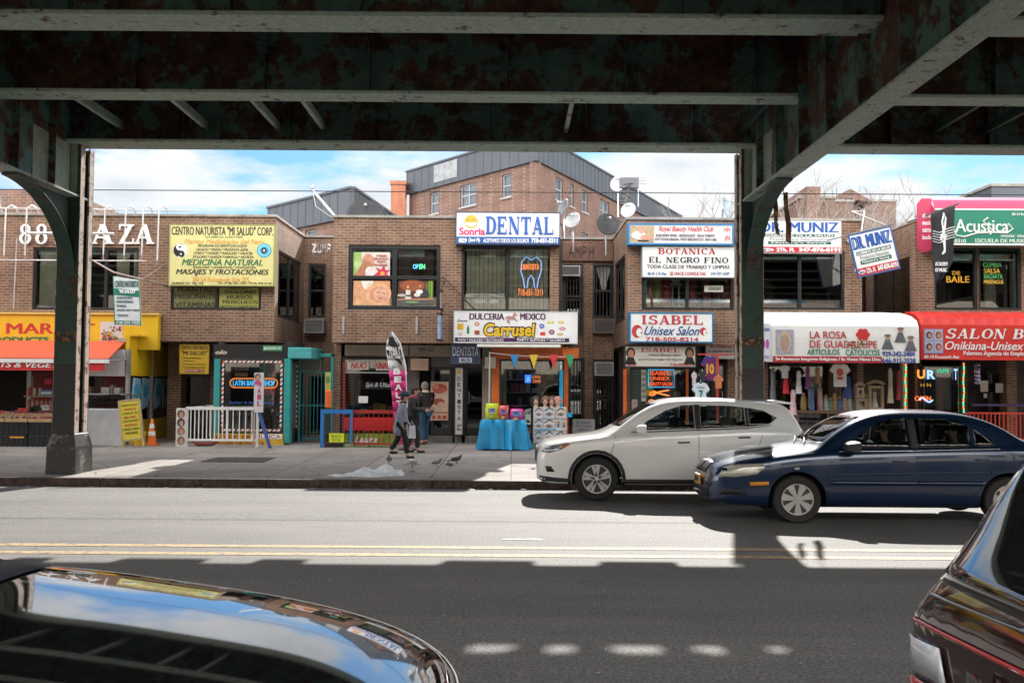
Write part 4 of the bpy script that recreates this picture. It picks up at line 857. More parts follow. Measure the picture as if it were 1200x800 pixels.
def door(par, r, D, mt=mSHOP, g=mDARKGL, mid=True, handle=1):
    x0, x1, z0, z1 = rect(*r, D); f = MB(); w_ = .09
    f.box(x0, x0 + w_, D, D + .06, z0, z1); f.box(x1 - w_, x1, D, D + .06, z0, z1); f.box(x0 + w_, x1 - w_, D + .001, D + .059, z1 - w_, z1); f.box(x0 + w_, x1 - w_, D + .001, D + .059, z0, z0 + .22)
    if mid: f.box(x0 + w_, x1 - w_, D + .002, D + .058, z0 + .95, z0 + 1.03)
    o = f.build('door', mt, par, bevel=.006); MB().box(x0 + w_ / 2, x1 - w_ / 2, D + .03, D + .036, z0 + .1, z1 - .04).build('pane', g, o)
    h = MB(); xx = x0 + .14 if handle < 0 else x1 - .14; h.tube([(xx, D - .05, z0 + .9), (xx, D - .05, z0 + 1.25)], .012, 6); h.box(xx - .01, xx + .01, D - .05, D + .01, z0 + .9, z0 + .92); h.box(xx - .01, xx + .01, D - .05, D + .01, z0 + 1.23, z0 + 1.25); h.build('handle', mALU, o)
    return o
def pier(par, px0, px1, D=YS, th=.5, m_=BR, top=None, name='pier'):
    x0, x1 = W(px0, 460, D)[0], W(px1, 460, D)[0]; return MB().box(x0, x1, D, D + th, -.1, top or ZL).build(name, m_, par)
# ---- under block A: mi salud doorway, barber shop
pier(bA, 196, 212, 28.9); 
door(bA, (214, 438, 246, 514), 29.3); pier(bA, 246, 256, 28.6)
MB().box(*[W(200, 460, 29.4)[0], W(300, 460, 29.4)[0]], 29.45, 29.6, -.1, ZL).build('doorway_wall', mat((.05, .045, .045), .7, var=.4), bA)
m = MB(); m.pb(236, 440, 252, 500, 28.9, .04); m.build('dark_poster_panel', mat((.03, .028, .026), .4, var=.6, scale=6), bA)
t = board('herbalist_sign', 'hanging yellow CENTRO NATURISTA MI SALUD sign beside the barber shop', 'sign', (210, 403, 245, 438), 27.75, (.60, .38, .02), (.3, .2, .02), .6, .06)
lett(t, 27.75, (.05, .03, .01), [('CENTRO NATURISTA', 211.5, 405.5, 243.5, 409.5, dict(bold=.02)), ('"MI SALUD"', 213, 411, 243, 416, dict(bold=.03, shear=.2)), ('* Plantas Medicinales', 213, 418, 236, 420.3), ('* Masajes', 213, 421.8, 228, 424), ('* Limpias y Rezos', 214, 425.5, 241, 427.6), ('* Consultas Gratis', 214, 429, 240, 431)])
band(t, 27.75, (.4, .02, .02), (217, 432.5, 239, 436)); lett(t, 27.742, WHT, [('88-24 ROOSEVELT  2 FL', 218, 433.3, 238, 435.3)])
# ground signs
D = 27.1
bs = thing('barber_shop', 'teal and black LATIN BARBER SHOP front with striped window border', 'shop front', (W(295, 520, D)[0], D, FL))
MB().pb(250, 403.5, 336, 420, D + .02, .5).build('fascia', mBLK, bs)
m = MB(); m.pb(250, 420, 257, 524, D + .03, .3); m.build('teal_post', mTEAL, bs); m = MB(); m.pb(332.5, 420, 339.5, 519, D - .02, .3); m.build('teal_post', mTEAL, bs)
o = shop(bs, (257, 420, 333, 508), D, depth=2.2, goods=0, fw=.05)
m = MB(); r_ = rect(259.5, 422.5, 330.5, 505, D - .005); x0, x1, z0, z1 = r_; w_ = .055; k = 0
for (a, b_, c, d, hor) in ((x0, x1, z1 - w_, z1, 1), (x0, x1, z0, z0 + w_, 1), (x0, x0 + w_, z0 + w_, z1 - w_, 0), (x1 - w_, x1, z0 + w_, z1 - w_, 0)):
    n = int(((b_ - a) if hor else (d - c)) / .06)
    for i in range(n):
        m.m = i % 4 if i % 4 < 3 else 1; L = ((b_ - a) if hor else (d - c)) / n
        if hor: u = a + L * i; m.add([(u, D - .005, c), (u + L, D - .005, c), (min(u + L * 1.6, b_), D - .005, d), (min(u + L * .6, b_), D - .005, d)], [(0, 1, 2, 3)])
        else: u = c + L * i; m.add([(a, D - .005, u), (b_, D - .005, min(u + L * .6, d)), (b_, D - .005, min(u + L * 1.6, d)), (a, D - .005, u + L)], [(0, 1, 2, 3)])
m.build('striped_border', [mat((.6, .12, .04), .5), mat((.7, .7, .68), .5), mat((.03, .035, .06), .5)], bs)
t = thing('barber_neon', 'orange ringed LATIN BARBER SHOP neon sign in the striped window', 'neon sign', (W(297, 450, D)[0], D, 1.9))
m = MB(); x0, x1, z0, z1 = rect(269.5, 443.5, 325, 454, D + .1); r_ = (z1 - z0) / 2; zc = (z0 + z1) / 2
m.tube([(x0 + r_ - r_ * math.sin(R(a)), D + .1, zc + r_ * math.cos(R(a))) for a in range(0, 181, 20)] + [(x1 - r_ + r_ * math.sin(R(a)), D + .1, zc - r_ * math.cos(R(a))) for a in range(0, 181, 20)] + [(x0 + r_, D + .1, z1)], .022, 5)
m.build('ring_tube', mat((.9, .25, .05), .4, var=0, emit=.4), t); lett(t, D + .1, (.10, .5, .9), [('LATIN BARBER SHOP', 273, 445.5, 322, 452, dict(bold=.02))], emit=1.2)
m = MB(); m.pb(308, 455, 323.5, 463, D + .12, .01); m.build('pink_notice', mat((.75, .04, .18), .5), bs); m = MB()
for r_ in ((275, 429, 291, 434, ), (275, 436.5, 290, 441), (314, 437, 324, 442)): m.pb(*r_, D + .12, .01)
m.build('price_notice', mat((.6, .5, .42), .5, var=.3, scale=30), bs)
m = MB(); m.ptext('HAIR CUTS', 276, 429.6, 290, 433.6, D + .115, bold=.03); m.build('notice_lettering', mRED, bs)
m = MB(); m.ptext('Barber & Style   Shaves', 269, 470, 322, 474, D + .04); m.build('window_lettering', mat((.05, .12, .4), .5), bs)
lett(bs, D + .02, (.55, .45, .35), [('olo', 252, 410, 266, 415, dict(bold=.04, shear=.3))], th=.004)
MB().pb(308, 405, 330.5, 411, D, .02).build('green_address_plate', mat((.05, .3, .14), .5), bs); lett(bs, D, WHT, [('88-24 ROOSEVELT AVE', 309.5, 406.5, 329, 409.5, BD)])
MB().pb(250, 508, 332.5, 524.5, D - .02, .3).build('base_panel', mat((.60, .36, .03), .5, var=.2), bs)
m = MB(); m.pb(294, 508.5, 330, 514, D - .028, .008); m.build('white_strip', mWHT, bs)
lett(bs, D - .02, (.30, .05, .02), [('ESTUDIO DE', 251, 509.5, 293, 514, dict(bold=.03)), ('CLASES DE MUSICA', 252, 517, 310, 520.5, dict(bold=.03)), ('MUSICA', 299, 509, 329, 513.4, dict(bold=.03))])
# angled return with striped side pane, teal canopy box, gate
m = MB(); xa = W(339.5, 0, D)[0]; m.box(xa - .05, xa + .0, D + .3, D + 1.5, FL - .1, ZL); m.build('side_panel', mSHOP, bs)
m = MB(); m.pb(340, 425, 348, 501, 27.9, .04); m.build('side_pane', mat((.18, .18, .18), .25, var=.2), bs)
m = MB(); x0, x1, z0, z1 = rect(339.6, 424, 348.5, 502, 27.9)
for i in range(40):
    m.m = i % 3; u = z0 + (z1 - z0) * i / 40; m.box(x0, x0 + .03, 27.885, 27.9, u, u + (z1 - z0) / 40); m.box(x1 - .03, x1, 27.885, 27.9, u, u + (z1 - z0) / 40)
m.build('side_stripe', [mat((.6, .12, .04), .5), mat((.7, .7, .68), .5), mBLK], bs)
m = MB(); x0, x1, z0, z1 = rect(337, 407, 365, 420, 27.1); m.box(x0, x1, 27.1, 28.9, z0, z1); tag(m.build('canopy_box', mat((.06, .33, .33), .5, var=.2), bevel=.02), 'teal boxed canopy over the corner of the barber shop', 'canopy')
MB().pb(339, 420, 352, 524, 28.4, .1).build('dark_return_wall', mat((.05, .035, .03), .6, var=.4), bs)
def gate(name, label, r, D, mt, n, cat='gate', horiz=(0.0, .5, 1.0), rad=.012):
    x0, x1, z0, z1 = rect(*r, D); t = thing(name, label, cat, ((x0 + x1) / 2, D, z0)); m = MB()
    for i in range(n + 1): xx = x0 + (x1 - x0) * i / n; m.box(xx - rad, xx + rad, D - rad, D + rad, z0, z1)
    m.build('bar', mt, t); m = MB()
    for h in horiz: zz_ = z0 + (z1 - z0) * h; m.box(x0 - .02, x1 + .02, D - .022, D + .022, zz_ - .022, zz_ + .022)
    m.build('rail', mt, t); return t
gate('security_gate', 'teal barred security gate in the passage right of the barber shop', (351, 436, 389, 514), 28.3, mat((.03, .22, .21), .5, var=.3), 9)
m = MB(); x0, x1, z0, z1 = rect(350, 414, 391, 418, 28.2); m.box(x0, x1, 28.2, 28.28, z0, z1); m.box(x0, x0 + .06, 28.2, 28.28, FL, z1); m.box(x1 - .08, x1, 28.2, 28.28, FL, z1); tag(m.build('gate_frame', mTEAL, bevel=.01), 'teal painted frame around the barred passage gate', 'gate frame')
def aircon(r, D, label, c=(.5, .5, .47)):
    x0, x1, z0, z1 = rect(*r, D); t = thing('air_conditioner', label, 'air conditioner', ((x0 + x1) / 2, D, z0), 'window air conditioners')
    m = MB(); w_ = .035; m.box(x0, x1, D + .03, D + .4, z0, z1); m.build('casing', mat(c, .5, var=.15), t)
    m = MB(); m.box(x0, x0 + w_, D, D + .03, z0, z1); m.box(x1 - w_, x1, D, D + .03, z0, z1); m.box(x0 + w_, x1 - w_, D, D + .03, z0, z0 + w_); m.box(x0 + w_, x1 - w_, D, D + .03, z1 - w_, z1); m.build('front_frame', mat(c, .45, var=.1), t)
    m = MB(); n = 9
    for i in range(n): zz_ = z0 + w_ + (z1 - z0 - 2 * w_) * (i + .3) / n; m.box(x0 + w_, x1 - w_, D + .012, D + .03, zz_, zz_ + .012)
    m.build('grille', mat((.06, .06, .06), .6), t)
aircon((356, 374, 379, 390), 30.9, 'air conditioner under the narrow window left of massage posters', (.35, .33, .31)); aircon((352, 421, 376, 436), 28.6, 'air conditioner above the teal barred gate'); aircon((388, 421.5, 406, 436.5), 28.6, 'air conditioner left of the red lettered shop window')
aircon((651.5, 311, 680, 323), 30.9, 'air conditioner high in recess beside the DENTAL sign'); aircon((695, 374, 720, 390), 31.2, 'air conditioner below curtained recess window', (.22, .18, .16)); aircon((697, 424, 719, 440), 31.0, 'lower air conditioner atop the barred ground floor window'); 
aircon((661, 394, 672, 402), 31.2, 'tiny brown air conditioner behind the candy shop signboard', (.2, .16, .14))
gate('window_bars', 'black bars over the ground floor window behind the painted notice', (695.5, 422, 719.5, 506), 31.2, mBLK, 8, 'window bars', (0, .45, .75, 1)); gate('window_bars', 'black bars over the narrow window beside the candy shop', (665.5, 420, 684.5, 502), 31.2, mBLK, 5, 'window bars', (0, .5, 1))
gate('window_bars', 'black bars over the upper curtained window in the recess', (695, 310, 719, 372), 31.3, mBLK, 6, 'window bars', (0, .5, 1)); gate('window_bars', 'black bars over the tall upper window beside DENTAL sign', (661, 324, 683, 392), 31.3, mBLK, 6, 'window bars', (0, .33, .66, 1))
m = MB(); x0, x1, z0, z1 = rect(699, 312, 716, 340, 31.48); m.prism([(x0, z1), (x1, z1), ((x0 + x1) / 2 + .05, z0), ((x0 + x1) / 2 - .05, z0)], 31.5, 31.52); m.build('lace_curtain', mat((.4, .4, .38), .8, var=.3), rB)
# wall behind/between shops of block B
MB().box(XB0, XB1, YS + .12, YS + .3, -.1, ZL).build('ground_wall', mat((.035, .03, .028), .8, var=.4), bB) if False else None
pier(bB, 390, 399); pier(bB, 478, 491, m_=mat((.10, .08, .07), .7, var=.3)); pier(bB, 565, 576, m_=mBEI)
MB().pb(404, 404, 478, 417, YS - .1, .5).build('beige_fascia', mBEI, bB); MB().pb(479, 404.5, 528, 418, YS - .06, .5).build('beige_fascia', mBEI, bB); lett(bB, YS - .06, (.06, .05, .04), [('88-22', 491, 407, 508, 411.5, BD)])
b1 = shop(bB, (400, 418, 478, 520), YS, depth=2.4, goods=3, cols=1)
m = MB(); m.pb(407, 424, 432, 433, YS - .02, .01); m.pb(440.5, 423, 457, 434, YS - .02, .01); m.build('window_banner', mat((.55, .5, .46), .5), bB); lett(bB, YS - .02, (.5, .03, .03), [('NUO', 411, 425, 430, 431.5, dict(bold=.04, shear=.2)), ('UNAS', 441, 424.5, 456, 432, dict(bold=.04))])
m = MB(); x0, x1, z0, z1 = rect(401.5, 420, 404.5, 520, YS - .03); [m.box(x0, x1, YS - .03, YS - .02, z0 + i * .09, z0 + i * .09 + .05) for i in range(int((z1 - z0) / .09))]; m.build('red_dotted_strip', mat((.5, .05, .05), .5), bB)
m = MB(); m.pb(420, 464, 431, 472, YS - .02, .01); m.build('notice', mWHT, bB)
m = MB(); m.pb(404, 436, 478, 437.2, YS - .015, .015); m.build('glazing_bar', mALU, bB)
m = MB(); m.ptext('Spa & Uñas', 428, 448, 458, 455, YS + .02, bold=.02, shear=.3); m.build('window_lettering', mat((.4, .4, .4), .5), bB)
# lit doorway with food poster, dentist door and sign strip
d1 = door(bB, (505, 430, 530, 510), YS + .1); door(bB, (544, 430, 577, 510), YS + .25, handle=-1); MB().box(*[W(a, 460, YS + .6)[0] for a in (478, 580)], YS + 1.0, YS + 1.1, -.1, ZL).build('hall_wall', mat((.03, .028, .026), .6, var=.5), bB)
m = MB(); x0, x1, z0, z1 = rect(482, 509.5, 580, 520, YS + .02); m.box(x0, x1, YS + .02, YS + 1.0, FL - .1, W(530, 510.5, YS + .02)[1]); m.build('door_step', mat((.12, .115, .11), .85, var=.3), bB)
pier(bB, 531, 533, YS + .02, .2, mSHOP); pier(bB, 541.5, 545, YS + .02, .2, mSHOP)
m = MB(); m.pb(505, 419, 579, 430, YS + .05, .1); m.build('transom', mat((.05, .05, .055), .3), bB)
poster('beige food poster with red dishes on the black door', (504.5, 447, 525.5, 492.5), YS + .05, (.50, .34, .24), [('e', .5, .82, .42, .13, (.35, .06, .05)), ('e', .3, .86, .15, .06, (.5, .2, .1)), ('e', .65, .78, .2, .07, (.45, .08, .06)), ('e', .45, .48, .35, .09, (.25, .06, .04)), ('e', .6, .42, .2, .06, (.5, .3, .2)), ('r', .1, .05, .28, .13, (.4, .05, .03)), ('r', .4, .05, .58, .13, (.4, .05, .03)), ('r', .7, .05, .88, .13, (.4, .05, .03)), ('r', 0, .2, 1, .22, (.4, .1, .06))], name='door_poster')
D = YS - .1
t = board('vertical_dentist_sign', 'narrow white vertical strip lettered DENTISTA between the two black doors', 'sign', (533.5, 431, 542, 509), D, (.60, .60, .58), (.3, .3, .3), .4, .05)
lett(t, D, (.03, .03, .04), [(c, 536, 441.5 + i * 6.6, 540, 446.3 + i * 6.6, BD) for i, c in enumerate('DENTISTA')] + [('2nd', 535.5, 496, 540.5, 499.5, BD), ('Piso', 535.5, 501, 540.5, 504.5, BD)])
MB().pb(535.5, 432.5, 540, 438, D - .006, .006).build('yellow_picture', mat((.6, .4, .05), .5), t)
D = 27.5
t = board('dentist_signboard', 'dark blue DENTISTA sign over the black doors with number 88-20', 'sign', (528.5, 404, 562.5, 426), D, (.035, .05, .12), (.1, .1, .12), .5, .15)
lett(t, D, (.6, .62, .66), [('DENTISTA', 530.5, 406.5, 561, 417, dict(bold=.0))]); MB().pb(538, 419, 553, 424.8, D - .006, .006).build('number_plate', mat((.6, .62, .66), .5), t); lett(t, D - .007, (.03, .04, .1), [('88-20', 540, 420, 551, 424, BD)])
# small box over the door + vertical blade signs
m = MB(); x0, x1, z0, z1 = rect(481, 420, 502, 434, 27.9); m.box(x0, x1, 27.9, 28.6, z0, z1); tag(m.build('wooden_meter_box', mat((.28, .18, .12), .7, var=.3), bevel=.01), 'brown utility box on the wall above the doorway queue', 'box')
for nm, lab, r, c in (('blade_sign', 'upper thin colourful blade sign right of the massage posters', (514.5, 342, 518, 362), (.4, .3, .3)), ('blade_sign', 'lower blue and white blade sign hanging on black bracket', (511.5, 369, 518, 398), (.25, .35, .5))):
    x0, x1, z0, z1 = rect(*r, 27.1); t = thing(nm, lab, 'sign', ((x0 + x1) / 2, 27, z0)); m = MB(); m.box(x0 + .05, x1 - .02, 26.75, 27.35, z0, z1); m.build('panel', mat(c, .4, var=.5, scale=6), t)
    m = MB(); m.box(x0 + .02, x1 + .03, 26.72, 27.38, z1, z1 + .03); m.box(x0 + .02, x1 + .03, 26.72, 27.38, z0 - .03, z0); m.tube([(x1 + .02, 26.75, z1 + .05), (x1 + .02, 27.6, z1 + .35)], .015, 5); m.build('bracket', mBLK, t)
m = MB(); x1_, z1_ = W(517, 322, 27.3); x2_, z2_ = W(560, 366, 27.2); m.tube([(x1_, 27.5, z1_), (x2_, 27.2, z2_)], .012, 5); tag(m.build('sign_cable', mBLK), 'thin black stay cable running down to the candy shop board', 'cable')
# ---- candy shop
cs = thing('candy_shop', 'orange framed candy shop front under the white DULCERIA board', 'shop front', (W(622, 520, YS)[0], YS, FL)); D = 27.9
m = MB(); m.pb(576, 421, 585, 517, D, .12); m.pb(661, 421, 666, 519, D, .12); m.pb(576, 406.5, 666.2, 421, D - .01, .14); m.build('orange_frame', mORG, cs, bevel=.01)
m = MB(); x0, x1, z0, z1 = rect(659, 408, 677.5, 420, 27.5); m.box(x0, x1, 27.3, 27.5, z0, z1); m.build('orange_fascia_end', mORG, cs, bevel=.01)
shop(cs, (585, 421, 661, 512), D + .05, depth=2.6, goods=5, fw=.05)
m = MB(); m.pb(590, 424, 593.5, 505, D + .2, .05); m.build('inner_post', mat((.4, .38, .3), .6), cs)
m = MB(); x0, x1, z0, z1 = rect(559, 403.5, 657, 407.8, 26.95); m.box(x0, x1, 26.95, 27.06, z0 + .02, z1); tag(m.build('tube_light', mat((.72, .70, .62), .4), bevel=.015), 'long white fluorescent batten under the candy shop board', 'light')
t = thing('store_neon', 'small blue and orange neon panel inside the candy shop window', 'neon sign', (W(625, 445, 28.2)[0], 28.2, 2)); MB().pb(615, 439, 622.5, 448.5, D + .15, .02).build('blue_panel', mat((.03, .15, .6), .4, var=0, emit=.9), t); lett(t, D + .15, (.9, .2, .05), [('OPEN', 623.5, 440, 633.5, 443.5, BD), ('24HR', 624, 444.5, 634, 448.5, BD)], emit=.9)
lett(t, D + .148, (.5, .7, .9), [('A', 617, 441, 621, 447, BD)], emit=.8)
t = thing('bunting', 'string of coloured triangle pennants across the candy shop front', 'bunting', (W(620, 412, 27.0)[0], 27.0, 2.6))
x0, z0 = W(573, 413, 27.0); x1, z1 = W(662, 418, 27.0); m = MB(); m.tube([(x0 + (x1 - x0) * i / 10, 27.0, z0 + (z1 - z0) * i / 10 - .04 * math.sin(i / 10 * 3.14)) for i in range(11)], .006, 4); m.build('string', mWHT, t)
for px, c in ((603, (.03, .22, .5)), (625.5, (.65, .45, .03)), (649, (.6, .04, .04)), (668, (.03, .3, .12))):
    a, za = W(px - 5, 415.5, 27.0); b_, zb_ = W(px + 5, 415.5, 27.0); c_, zc_ = W(px, 432, 27.0); MB().prism([(a, za), (b_, zb_), (c_, zc_)], 26.994, 27.004).build('pennant', mat(c, .6), t)
m = MB(); x0, x1, z0, z1 = rect(655.5, 434, 660, 478, 27.6); m.box(x0, x1, 27.6, 27.66, FL, z1); m.box(x0 - .0, x1 + .25, 27.55, 27.67, W(0, 484, 27.6)[1], W(0, 479, 27.6)[1]); tag(m.build('sky_blue_post', mat((.02, .35, .6), .5), bevel=.008), 'sky blue wooden post beside the eyelash poster display', 'post')
m = MB(); x0, z0 = W(573, 524, 27.3); m.tube([(x0, 27.3, gz(27.3)), (x0, 27.3, W(573, 412, 27.3)[1])], .022, 8); tag(m.build('awning_pole', mat((.5, .48, .42), .5)), 'thin pale pole standing left of the blue table', 'pole')
m = MB(); m.pb(568, 418, 581, 431.5, 27.6, .2); tag(m.build('speaker_box', mat((.42, .36, .26), .7), bevel=.01), 'tan box hung at left corner of the candy shop', 'box')
# blue covered table
x0, x1, z0, z1 = rect(565, 491.5, 614, 529, 25.6); gY = 25.6; gg = gz(gY); zt_ = W(590, 492, gY)[1]
t = thing('display_table', 'table fully draped in creased bright blue plastic sheet before the candy shop', 'table', ((x0 + x1) / 2, gY + .4, gg))
m = MB(); n = 88; ring = []
for lev, (zz_, ex) in enumerate(((zt_, -.01), (zt_ - .03, .015), (zt_ - .25, .035), (zt_ - .5, .07), (gg + .03, .09))):
    row = []
    for i in range(n):
        a = i / n * 4; s_ = int(a); f_ = a - s_; c = [(x0, gY), (x1, gY), (x1, gY + .75), (x0, gY + .75), (x0, gY)]
        px_ = c[s_][0] + (c[s_ + 1][0] - c[s_][0]) * f_; py_ = c[s_][1] + (c[s_ + 1][1] - c[s_][1]) * f_; wv = .028 * math.sin(i * .93 + .3 * lev) + .018 * math.sin(i * 1.9) + rnd.uniform(-.006, .006); k = 0 if lev == 0 else 1
        cx, cy = (x0 + x1) / 2, gY + .375; dx, dy = px_ - cx, py_ - cy; l = math.hypot(dx, dy)
        row.append((px_ + dx / l * (ex + wv * k * (1 + lev * .5)), py_ + dy / l * (ex + wv * k * (1 + lev * .5)), zz_ + (rnd.uniform(-.02, .02) if lev == 4 else 0)))
    ring.append(row)
vs = [v for r_ in ring for v in r_]; m.add(vs, [(l * n + i, l * n + (i + 1) % n, (l + 1) * n + (i + 1) % n, (l + 1) * n + i) for l in range(4) for i in range(n)] + [tuple(range(n))])
m.build('plastic_sheet', mat((.01, .27, .52), .32, var=.25, bmp=.5), t, smooth=60)
x0t, x1t = x0, x1
def bag(px0, px1, py0, py1, c, c2, label, txt):
    a, b_, z0, z1 = rect(px0, py0, px1, py1, gY + .25); z0 = zt_ + .005; t = thing('snack_bag', label, 'snack bag', ((a + b_) / 2, gY + .25, z0), 'snack bags on the blue table')
    m = MB(); nx, nz = 6, 7; fr = []; bk = []
    for j in range(nz + 1):
        for i in range(nx + 1):
            u, v = i / nx, j / nz; th = .07 * (math.sin(math.pi * u) ** .6 * math.sin(math.pi * v) ** .6); xx = a + (b_ - a) * (u + (.03 * math.sin(v * 9) if i in (0, nx) else 0)); zz_ = z0 + (z1 - z0) * v
            fr.append((xx, gY + .25 - th, zz_)); bk.append((xx, gY + .255 + th, zz_))
    F = [(j * (nx + 1) + i, j * (nx + 1) + i + 1, (j + 1) * (nx + 1) + i + 1, (j + 1) * (nx + 1) + i) for j in range(nz) for i in range(nx)]
    m.add(fr, F); m.add(bk, [f[::-1] for f in F]); m.build('bag_body', mat(c, .25, var=.2), t, smooth=60)
    m = MB(); cx, cz = (a + b_) / 2, (z0 + z1) / 2; w_ = (b_ - a); m.m = 0; m.ell(cx, cz + .02, w_ * .34, w_ * .22, gY + .165, .004); m.m = 1; m.ell(cx - .02, cz - .12, w_ * .2, w_ * .13, gY + .17, .004); m.m = 2; m.text(txt, cx - w_ * .28, cx + w_ * .28, cz - .02, cz + .08, gY + .158, .004, bold=.04); m.build('printed_label', [mat(c2, .4), mat((.6, .35, .08), .5), mat((.02, .05, .3), .4)], t)
bag(569, 583.5, 472.5, 492, (.50, .60, .02), (.7, .7, .65), 'lime green snack bag at left end of the blue table', 'CHIPS'); bag(584.5, 596, 475, 492, (.62, .10, .10), (.7, .65, .6), 'red and pink snack bag between the green and magenta bags', 'PAPAS'); bag(598, 612.5, 479, 492, (.62, .05, .30), (.2, .5, .65), 'magenta snack bag at right end of the blue table', 'MIX')
# eyelash posters
D = 26.3
t = thing('poster_display', 'stand covered in eye and eyebrow poster sheets behind the white car bonnet', 'display stand', (W(645, 520, D)[0], D, gz(D)))
x0, x1, z0, z1 = rect(625, 477, 664, 518, D); MB().box(x0, x1, D + .01, D + .35, gz(D), z1).build('stand_board', mat((.5, .5, .5), .6), t); m = MB(); m.pb(624, 518.5, 648, 528, D - .02, .3); m.build('wood_base', mat((.3, .16, .06), .6), t); m = MB(); m.pb(624, 521, 648, 524, D - .04, .02); m.build('teal_strip', mTEAL, t)
cells = [(626, 478, 636, 490), (637, 477.5, 650, 490), (651, 478, 663, 490), (626, 491, 636, 504), (637, 491.5, 650, 504), (651, 491.5, 657.5, 504), (658, 493, 664, 504), (626, 505.5, 636, 518), (637, 505.5, 650, 518), (651, 505.5, 663, 518)]
for i, r_ in enumerate(cells):
    a, b_, c, d = rect(*r_, D - .01); o = MB().box(a, b_, D - .012, D, c, d).build('poster_sheet', mat([(.62, .60, .60), (.55, .60, .64), (.62, .56, .5), (.5, .55, .6)][i % 4], .4, var=.15), t)
    m = MB(); cx, cz, w_ = (a + b_) / 2, (c + d) / 2, (b_ - a); m.m = 0
    if i in (5, 6): m.ell(cx, cz + .05, w_ * .36, w_ * .45, D - .013, .002); m.m = 1; m.ell(cx, cz - .02, w_ * .22, w_ * .3, D - .017, .002)
    else:
        m.ell(cx, cz - .03, w_ * .36, w_ * .17, D - .013, .002); m.m = 1; m.ell(cx, cz - .03, w_ * .13, w_ * .13, D - .017, .002); m.m = 2; m.prism([(cx - w_ * .38, cz + .04), (cx, cz + .12), (cx + w_ * .38, cz + .07), (cx + w_ * .36, cz + .10), (cx, cz + .155), (cx - w_ * .4, cz + .07)], D - .016, D - .014)
        if i in (3, 4): m.m = 3; m.box(a, b_, D - .015, D - .013, c, c + .04)
    m.build('eye_print', [mat((.42, .27, .2), .5), mat((.06, .12, .2), .4), mat((.05, .03, .02), .5), mat((.1, .35, .6), .5)], o)
for i, (px, py, c) in enumerate(((628, 476, (.04, .03, .03)), (639, 472.5, (.18, .08, .05)), (646.5, 472, (.12, .07, .05)), (653.5, 471.5, (.45, .2, .16)))):
    x_, z_ = W(px, 477, D + .2); t = thing('wig_head', ['black wigged mannequin head at the left of the poster stand', 'brown curly mannequin head second on the poster stand', 'dark brown mannequin head third on the poster stand', 'pink faced mannequin head at right end of poster stand'][i], 'mannequin head', (x_, D + .2, z_), 'mannequin heads on the poster stand')
    m = MB(); m.lathe([(.06, 0), (.045, .06), (.05, .08)], (x_, D + .2, z1 - .0), n=10); m.ball((x_, D + .19, z1 + .15), (.075, .085, .11)); m.build('face', mat((.5, .3, .22), .5), t)
    m = MB(); m.ball((x_, D + .215, z1 + .185), (.115, .10, .11)); [m.ball((x_ + .1 * math.cos(a), D + .21 + .04 * math.sin(a * 2), z1 + .14 + .09 * math.sin(a)), .045, 6, 4) for a in (0, .8, 1.6, 2.4, 3.1)]; m.build('wig', mat(c, .7), t)
t = thing('notice_board', 'small white hand lettered notice board on the pavement behind the white car', 'board', (W(683, 505, 29)[0], 29, .2)); MB().pb(671, 491, 697, 510, 29, .04).build('panel', mat((.45, .45, .43), .6), t); lett(t, 29, (.05, .08, .2), [('SE VENDE', 675, 493.5, 692, 496.5, BD), ('UNISEX SALON 88-20', 674, 498, 694, 500.3), ('ABIERTO', 676, 502, 690, 504.5)]); m = MB(); m.pb(673, 510, 675, 518, 29.01, .03); m.pb(693, 510, 695, 518, 29.01, .03); m.build('leg', mALU, t)
# ---- salon under ISABEL
pier(bC, 735, 738); ss = shop(bC, (738, 431, 816, 525), YS, depth=2.4, goods=3, fw=.06)
m = MB(); m.pb(730.5, 432, 734.5, 520, YS - .12, .1); m.pb(804, 432, 807, 520, YS - .08, .05); m.build('orange_post', mORG, bC)
t = thing('salon_neon', 'blue ringed orange ISABEL UNISEX BEAUTY SALON neon with scissors', 'neon sign', (W(780, 450, YS)[0], YS, 2)); D = YS - .06
m = MB(); x0, x1, z0, z1 = rect(760, 433, 790, 453.5, D); m.tube([(x0, D, z0), (x1, D, z0), (x1, D, z1), (x0, D, z1), (x0, D, z0)], .014, 5); m.build('ring_tube', mat((.05, .3, .55), .4, var=0, emit=.4), t)
lett(t, D, (.9, .12, .04), [('ISABEL', 762, 434.5, 785, 439.5, BD), ('UNISEX', 762, 441, 785, 445.5, BD), ('BEAUTY SALON', 761, 447.5, 788, 452, BD)], emit=.55)
m = MB()
for pts in ([(765, 463), (772, 459), (784, 457)], [(766, 458), (773, 461), (784, 463.5)]): m.tube([(W(a, b_, D)[0], D, W(a, b_, D)[1]) for a, b_ in pts], .02, 5)
for cx_, cy_ in ((764, 465), (765, 456)): m.tube([(W(cx_ + 3 * math.cos(a), 0, D)[0], D, W(0, cy_ + 2 * math.sin(a), D)[1]) for a in [k * .7 for k in range(10)]], .015, 5)
m.build('scissors_tube', mat((.9, .2, .04), .4, var=0, emit=.5), t)
for r_, c, lab in (((751.5, 433, 757, 470), (.5, .5, .45), 'tall pale price list poster in the ISABEL salon window'), ((757.5, 433, 765.5, 456), (.03, .4, .18), 'green vertical poster in the salon window beside the neon'), ((757.5, 457, 766, 463.5), (.65, .5, .03), 'yellow card taped beneath the green vertical poster'), ((740.5, 468, 747, 480), (.55, .4, .42), 'small pink card low in the salon window')):
    poster(lab, r_, YS - .02, c, [('r', .1, .1 + .18 * k, .9, .2 + .18 * k, tuple(v * .5 for v in c)) for k in range(5)])
